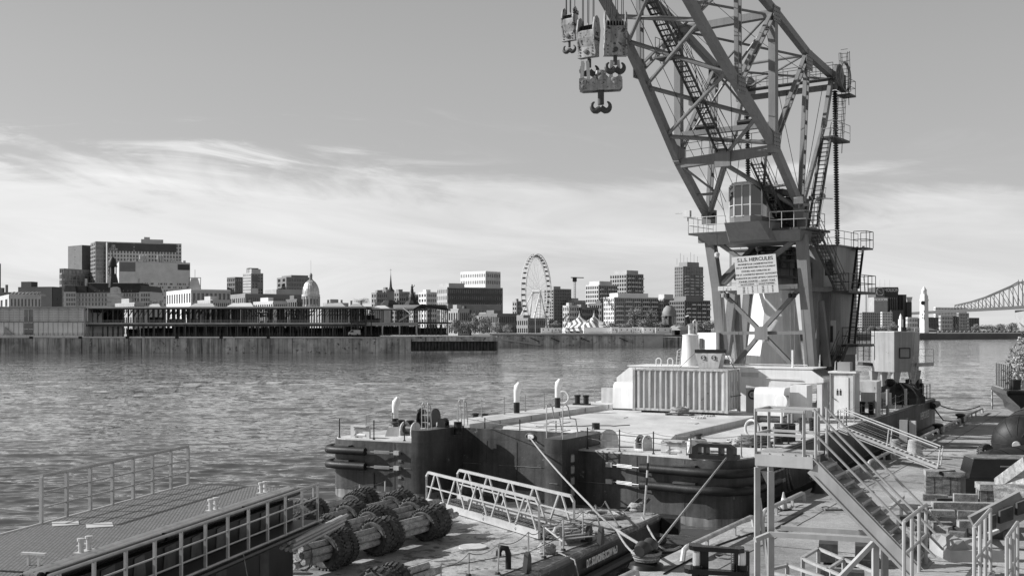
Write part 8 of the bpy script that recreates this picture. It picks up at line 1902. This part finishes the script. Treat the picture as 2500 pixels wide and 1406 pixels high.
# big floating fenders
def yoko(label, c, ax, r, L_):
    t = thing('floating_fender', label, 'fender', V3(c) - V3((0, 0, r)), group='black floating fenders on the quay'); R_ = V3(ax).normalized().to_track_quat('Z', 'Y').to_matrix(); n = 9
    dome = [(r * math.sin(a), -r * .72 * math.cos(a)) for a in [PI / 2 * k / n for k in range(n + 1)]]
    prof = [(.001, dome[0][1])] + [(x, z) for x, z in dome[1:]] + [(r * 1.0, L_)] + [(r * math.cos(a), L_ + r * .72 * math.sin(a)) for a in (.5, 1.0, 1.3)] + [(0.001, L_ + r * .72)]
    MB().lathe(prof, c, 40, R_).build('body', rubber, t, smooth='all')
    for k in range(12):
        a = k * PI / 6; MB().path([V3(c) + R_ @ V3((x * 1.012 * math.cos(a), x * 1.012 * math.sin(a), z * 1.012)) for x, z in dome[2:]], r * .008, 4).build('chain_seam', dark_steel, t)
    MB().lathe([(r * .13, -.03), (r * .15, 0), (r * .15, .05), (0, .05)], V3(c) + R_ @ V3((0, 0, -r * .745)), 16, R_).build('end_plate', galv, t)
    for z in (.3, L_ * .5): MB().path([V3(c) + R_ @ V3((r * 1.01 * math.cos(a), r * 1.01 * math.sin(a), z)) for a in [PI * k / 12 for k in range(24)]], r * .02, 5, closed=True).build('band', black_gloss, t)
r = 1.35; c = W(2485, 1086, 59.5); c.z = QZ + r + .55; c.y += 1
yoko('large upper black cylindrical fender with a bright round end plate', W(2490, 1080, 60), V3((.55, .84, .05)), 1.42, 6)
yoko('lower black rounded fender half hidden behind the planked crates', W(2425, 1156, 55), V3((.75, .66, 0)), 1.15, 4)
MB(Matrix.Translation(G(2418, 1150, QZ)) @ Matrix.Rotation(.5, 4, 'Z')).box(-.5, .3, -.3, .3, 0, .55).build('cradle_block', timber_dark, None, label='dark cradle block wedged under the large black fender', cat='block')
o = bpy.data.objects.new('tyre', TY); COL.objects.link(o); o.location = G(2408, 1138, QZ) + V3((0, 0, .6)); o.rotation_euler = (1.3, 0, .6); tag(o, 'single tyre standing beside the large black fender', 'tyre')
# hauled-out dark boat at the right edge
bh = thing('dark_barge_hull', 'dark rounded hull with stanchions cut off by the right edge of the picture', 'boat', G(2500, 1030, QZ)); c = G(2490, 1024, QZ)
xs = [V3((0, 0, 1.0)), V3((.2, 0, .35)), V3((.8, 0, .0)), V3((9, 0, 0)), V3((9, 0, 2.2)), V3((-.9, 0, 2.2)), V3((-1.0, 0, 1.9))]
MB().extr([c + p for p in xs], (2.5, 9, 0)).build('hull', black_gloss, bh); MB().path([c + V3((-1, -.05, 2.1)), c + V3((9, -.05, 2.1))], .16, 8).build('rubbing_bar', rubber, bh, smooth=True)
MB().extr([c + V3((-.8, .1, 2.21)), c + V3((9, .1, 2.21)), c + V3((9, .1, 2.3)), c + V3((-.8, .1, 2.3))], (2.4, 8.5, 0)).build('deck', rail_grey, bh)
for k in range(9): p = c + V3((-.6 + .28 * k, .2 + k * 1.0, 2.3)); MB().tube(p, p + uz * 1.9, .04, 5).build('stanchion', dark_steel, bh)
MB().boxc(c + V3((.0, .8, 2.3)), .6, .6, .8, base=True).build('winch', black, bh); MB().lathe([(.7, 2.3), (.5, 2.9), (.2, 3.3), (0, 3.35)], (c.x + 1.7, c.y + 2, c.z), 10).build('heap', black, bh)
# pale slanted beams at the right edge
for (x0, y0, Y0, x1, y1, Y1, w, h, lab_, m) in ((2448, 1182, 33, 2520, 1130, 31, .45, .35, 'upper slanted pale beam leaning in from the right edge', timber_pale), (2446, 1205, 30, 2530, 1178, 28, .4, .3, 'long straight beam below the slanted pale one at the right edge', timber_pale), (2440, 1206, 29, 2530, 1206, 28, .4, .5, 'thick horizontal beam resting on the taller crate', timber), (2380, 1290, 26, 2500, 1228, 26, .16, .62, 'slanted steel channel with faint letters, behind the walkway rails', mat('channel_paint', .22, .55, var=.2, scale=3, spots=.06, spot_v=.12))):
    MB().beam(W(x0, y0, Y0), W(x1, y1, Y1), w, h).build('slanted_beam', m, None, label=lab_, cat='beam')
for k in range(3): a = W(2400 + k * 42, 1298 - k * 20, 25.8); MB().hexa([a, a + V3((.3, 0, .1)), a + V3((.3, .2, .1)), a + V3((0, .2, 0)), a + V3((0, 0, .28)), a + V3((.3, 0, .40)), a + V3((.3, .2, .40)), a + V3((0, .2, .28))]).build('pad_block', timber_dark, None, label=['left', 'middle', 'right'][k] + ' pad block fixed under the slanted channel', cat='block')
# diamond-plate bench
t = thing('plate_cover', 'low curved-end diamond plate cover behind the walkway rails', 'cover', G(2380, 1350, 2.2)); c0, c1 = W(2320, 1372, 24), W(2452, 1372, 24)
MB().hexa([c0, c1, c1 + V3((0, 1.2, 0)), c0 + V3((0, 1.2, 0)), c0 + uz * .25, c1 + uz * .25, c1 + V3((0, 1.2, .3)), c0 + V3((0, 1.2, .3))]).build('plate', galv, t)
MB().extr([c0 + V3((.0, 0, .25)), c0 + V3((.45, .1, .25)), c0 + V3((.32, .1, .45)), c0 + V3((.15, .1, .42))], (0, .8, 0)).build('curved_end', rail_grey, t)
MB().beam(c0 + V3((.6, .2, .45)), c1 + V3((0, .3, .62)), .1, .06).build('tie_bar', white_worn, t)
# blocks and welded frames at bottom centre right
for k, (px, py, lab_) in enumerate(((2022, 1350, 'dark square timber block with a sawn cross on its end, left of two'), (2112, 1356, 'dark square timber block under the stair, right of two'))):
    a = G(px, py, QZ + .35) ; o = MB().beam(a, a + V3((.35, 1.2, 0)), .55, .55).build('timber_block', timber_dark, None, label=lab_, cat='timber block')
    a2 = a + V3((0, -.25, -.32)); 
for k, (x0, y0, x1, y1, lab_) in enumerate(((2000, 1400, 2110, 1406, 'dark flat timber lying under the welded frames'), (2040, 1372, 2150, 1376, 'flat timber between the two dark square blocks'))): B2(x0, y0, x1, y1, QZ + .1, .45, .28, lab_, timber_dark)
wf2 = thing('welded_frame', 'rusty-edged welded angle-steel frame lying at the foot of the stair, right one', 'steel frame', G(2040, 1400, 1.9)); wf3 = thing('welded_frame', 'smaller welded angle-steel frame at lower left of the bigger one', 'steel frame', G(1940, 1410, 1.9))
fp = mat('frame_paint', .32, .55, var=.2, scale=4, spots=.05, spot_v=.06); fz = 2.1
def fbm(t, x0, y0, x1, y1, z0=fz, z1=None, w=.085, h=.07): MB().beam(G(x0, y0, z0), G(x1, y1, z1 or z0), w, h).build('frame_bar', fp, t)
fbm(wf2, 1997, 1338, 2135, 1396); fbm(wf2, 1958, 1362, 2100, 1425); fbm(wf2, 1997, 1338, 1958, 1362, w=.1); fbm(wf2, 2136, 1396, 2100, 1424, w=.1); fbm(wf2, 2060, 1364, 2020, 1390, w=.08)
for x, y_ in ((1998, 1340), (2060, 1366), (2134, 1396), (1960, 1364), (2030, 1394)): p = G(x, y_, fz); MB().beam(p, p - uz * .8, .09, .09, up=(1, 0, 0)).build('frame_leg', fp, wf2)
fbm(wf3, 1920, 1378, 2010, 1408); fbm(wf3, 1878, 1396, 1990, 1420); fbm(wf3, 1884, 1388, 1928, 1378); 
for x, y_ in ((1922, 1380), (1882, 1394)): p = G(x, y_, fz); MB().beam(p, p - uz * .8, .09, .09, up=(1, 0, 0)).build('frame_leg', fp, wf3)
# black hydraulic lifting frame
hf_ = thing('lifting_frame', 'black two-tier lifting frame with chrome posts, cut by the bottom of the picture', 'machine frame', G(1755, 1560, QZ)); Yh = 21.5
def hw_(px, py, d=0): return W(px, py, Yh + d)
for (y0, x0, x1, ex) in ((1338, 1683, 1822, .0), (1394, 1671, 1829, .05)):
    a, b = hw_(x0, y0 + 3), hw_(x1, y0 + 11); th_ = V3((0, 0, .085)); e = V3((.15, 0, 0)); f_ = V3((0, .34, 0))
    P = [a, a + V3((.06, -.10, 0)), b + V3((-.16, -.12, 0)), b + V3((-.04, -.03, 0)), b + V3((.0, .22, 0)), b + V3((-.12, .24, 0)), b + V3((-.25, .05, 0)), a + V3((.28, .12, 0)), a + V3((.22, .32, 0)), a + V3((.04, .30, 0))]
    zz_ = a.z; P = [V3((p.x, p.y, zz_ + (p.x - a.x) / (b.x - a.x) * (b.z - a.z))) for p in P]
    MB().extr(P, th_).build('yoke_plate', black_gloss, hf_)
for px in (1700, 1812): MB().path([hw_(px, 1346, .08), hw_(px, 1380, .08)], .07, 12).build('chrome_post', alu, hf_, smooth=True); MB().path([hw_(px, 1378, .08), hw_(px, 1392, .08)], .11, 12).build('collar', black_gloss, hf_, smooth=True)
for px in (1714, 1724, 1797): MB().beam(hw_(px, 1344, .2), hw_(px, 1480, .2), .08, .08, up=(1, 0, 0)).build('column', black, hf_)
for px in (1706, 1792, 1822): MB().beam(hw_(px, 1344, .3), hw_(px, 1480, .3), .13, .10, up=(1, 0, 0)).build('column', dark_steel, hf_)
for px in (1704, 1795):
    m = MB()
    for k in range(9): m.boxc(hw_(px, 1352 + k * 5.2, .22), .11, .04, .022)
    m.build('chain_links', galv, hf_, kind='stuff')
m = MB()
for x0 in (1696, 1716, 1803, 1820): m.path([hw_(x0, 1400, .1), hw_(x0, 1640, .1)], .06, 6)
m.build('lower_posts', black, hf_, kind='stuff')
# ------------------------------------------------------------------ deck clutter and dirt-catching details
for k, (px, py, z, lab_, cat_) in enumerate(((1118, 1060, 3.0, 'dark oil drum standing behind the port push knee', 'drum'), (1455, 1062, 2.8, 'dark upright drum between the coiled rope and the round-plated winch', 'drum'), (1985, 1052, 2.8, 'black short drum at the starboard edge right of the stair rails', 'drum'))):
    c = G(px, py, z); MB().lathe([(.2, 0), (.21, .02), (.2, .04), (.2, .3), (.215, .32), (.2, .34), (.2, .6), (.21, .62), (0, .6)], c, 14).build('oil_drum', black, None, smooth=True, label=lab_, cat=cat_)
for k, (p, q, lab_) in enumerate(((bp(13.5, 6, 3.12), bp(9.5, 9, 3.12), 'thin dark hose snaking over the middle deck towards the container'), (bp(4.6, 3, 2.82), bp(1.2, 10, 2.82), 'dark hose lying along the starboard deck by the bollards'), (bp(18.4, 2.6, 2.82), bp(16.2, 5.2, 3.42), 'thin dark line lying across the port deck behind the winch'))):
    q_ = random.Random(k); P = [V3(p).lerp(V3(q), i / 14) + V3((q_.uniform(-.22, .22), q_.uniform(-.3, .3), 0)) for i in range(15)]
    MB().path(P, .022, 5).build('hose', black, None, smooth='all', label=lab_, cat='hose')
# bollards, hatches and small fittings welded to the barge deck
for a, b, z in ((13.8, 7.5, 3.1), (7.0, 12, 3.1), (12, 14, 3.1), (2.8, 18, 2.8), (3.6, 12, 2.8), (19.3, 5.2, 2.8), (2.2, 30, 2.8)):
    MB(BF).box(a - .3, a + .3, b - .3, b + .3, z - .004, z + .035).build('flush_hatch', deck_side, barge)
for b in range(8, 30, 3): MB(BF).box(5.50, 5.56, b, b + .25, 2.86, 2.98).build('scupper', black, barge)
for b in (6, 9.5, 13, 16.5, 20): MB(BF).path([(15.46, b, 3.15), (15.46, b, 3.38)], .025, 5).build('lug', rail_grey, barge)
# draught marks and waterline scale on the hull
for k, z in enumerate((.6, 1.0, 1.4, 1.8)):
    MB(BF).box(16.9, 17.1, -1.125, -1.10, z, z + .12).build('draught_mark', hull_boot, barge)
for a, b, w_, h_, z in ((18.9, -1.215, .9, .7, .5), (5.2, -.63, 1.2, .8, .45), (14, 2.385, 1.0, .9, .7), (10.8, 2.385, .7, .6, 1.5)):
    MB(BF).box(a - w_ / 2, a + w_ / 2, b - .012, b + .02, z, z + h_).build('doubler_plate', hull_black, barge)
# stray timber, chain and debris on the quay
q_ = random.Random(11)
for k, (x, y, lab_) in enumerate(((2.6, 14.5, 'short plank lying on the quay near the pipe rail'), (4.5, 24.8, 'plank lying on the quay beyond the traffic cone'), (3.2, 36, 'plank lying flat near the tapered concrete blocks'), (8.5, 20.5, 'long plank lying on the open quay left of the timber pile'))):
    c = qp(x, y, QZ + .04); d_ = V3((math.cos(k * 1.3), math.sin(k * 1.3), 0)) * (.6 + .3 * k); MB().beam(c - d_, c + d_, .2, .06).build('plank', timber, None, label=lab_, cat='plank')
for k in range(4): c = qp(1.7 + .2 * k, 3.5 + k * 5.6, QZ); MB().path([c + V3((.32 * math.cos(a) * (1 + .2 * math.sin(3 * a + k)), .32 * math.sin(a), .03 + .015 * math.sin(5 * a))) for a in [PI * j / 8 for j in range(30)]], .022, 5).build('rope_coil', rope_dark, None, smooth='all', label=['loose dark rope coil on the quay right of the roped bollard', 'loose dark rope coil beside the edge rail left of the stair leg', 'loose dark rope coil on the quay left of the traffic cone', 'loose dark rope coil on the quay past the traffic cone'][k], cat='rope')
# gusset plates with bolts on the crane's nodes
for e in (-.01, TW + .01):
    for s_, h_ in ((9.3, chordh(9.3, max(0, e)) + .2), (-.9, 9.9), (4.3, 12.0), (4.3, 4.1)):
        y_ = e + (-.23 if e < 1 else .23); g = MB(CF).box(s_ - .5, s_ + .5, y_ - .02, y_ + .02, h_ - .55, h_ + .45).build('node_plate', crane_grey, crane)
        m = MB(CF)
        for i in range(4):
            for j in range(4): m.box(s_ - .4 + i * .26, s_ - .35 + i * .26, y_ - .045, y_ + .045, h_ - .45 + j * .25, h_ - .40 + j * .25)
        m.build('bolts', dark_steel, g, kind='stuff')
# rest of the rigging: cables over the top of the boom and slack lines
for k, (a, b, s2_) in enumerate((((-5.6, 1.2, 9.9), (14, 2.2, 13.5), .6), ((-5.6, 5.4, 9.9), (14, 4.6, 13.5), .6), ((-2, .4, -1), (4.3, .6, 11.6), .15), ((-2, 6.2, -1), (4.3, 6, 11.6), .15), ((9.3, .5, 7.2), (4.3, 2.8, 3.6), .2), ((0, 5.6, .4), (9, 5.8, 8), .3), ((-5.4, 3.3, 9.2), (-.6, 2.2, 1.2), .25))):
    MB(CF).path(sag(a, b, s2_, 10), .02, 4).build('cable', black, crane)
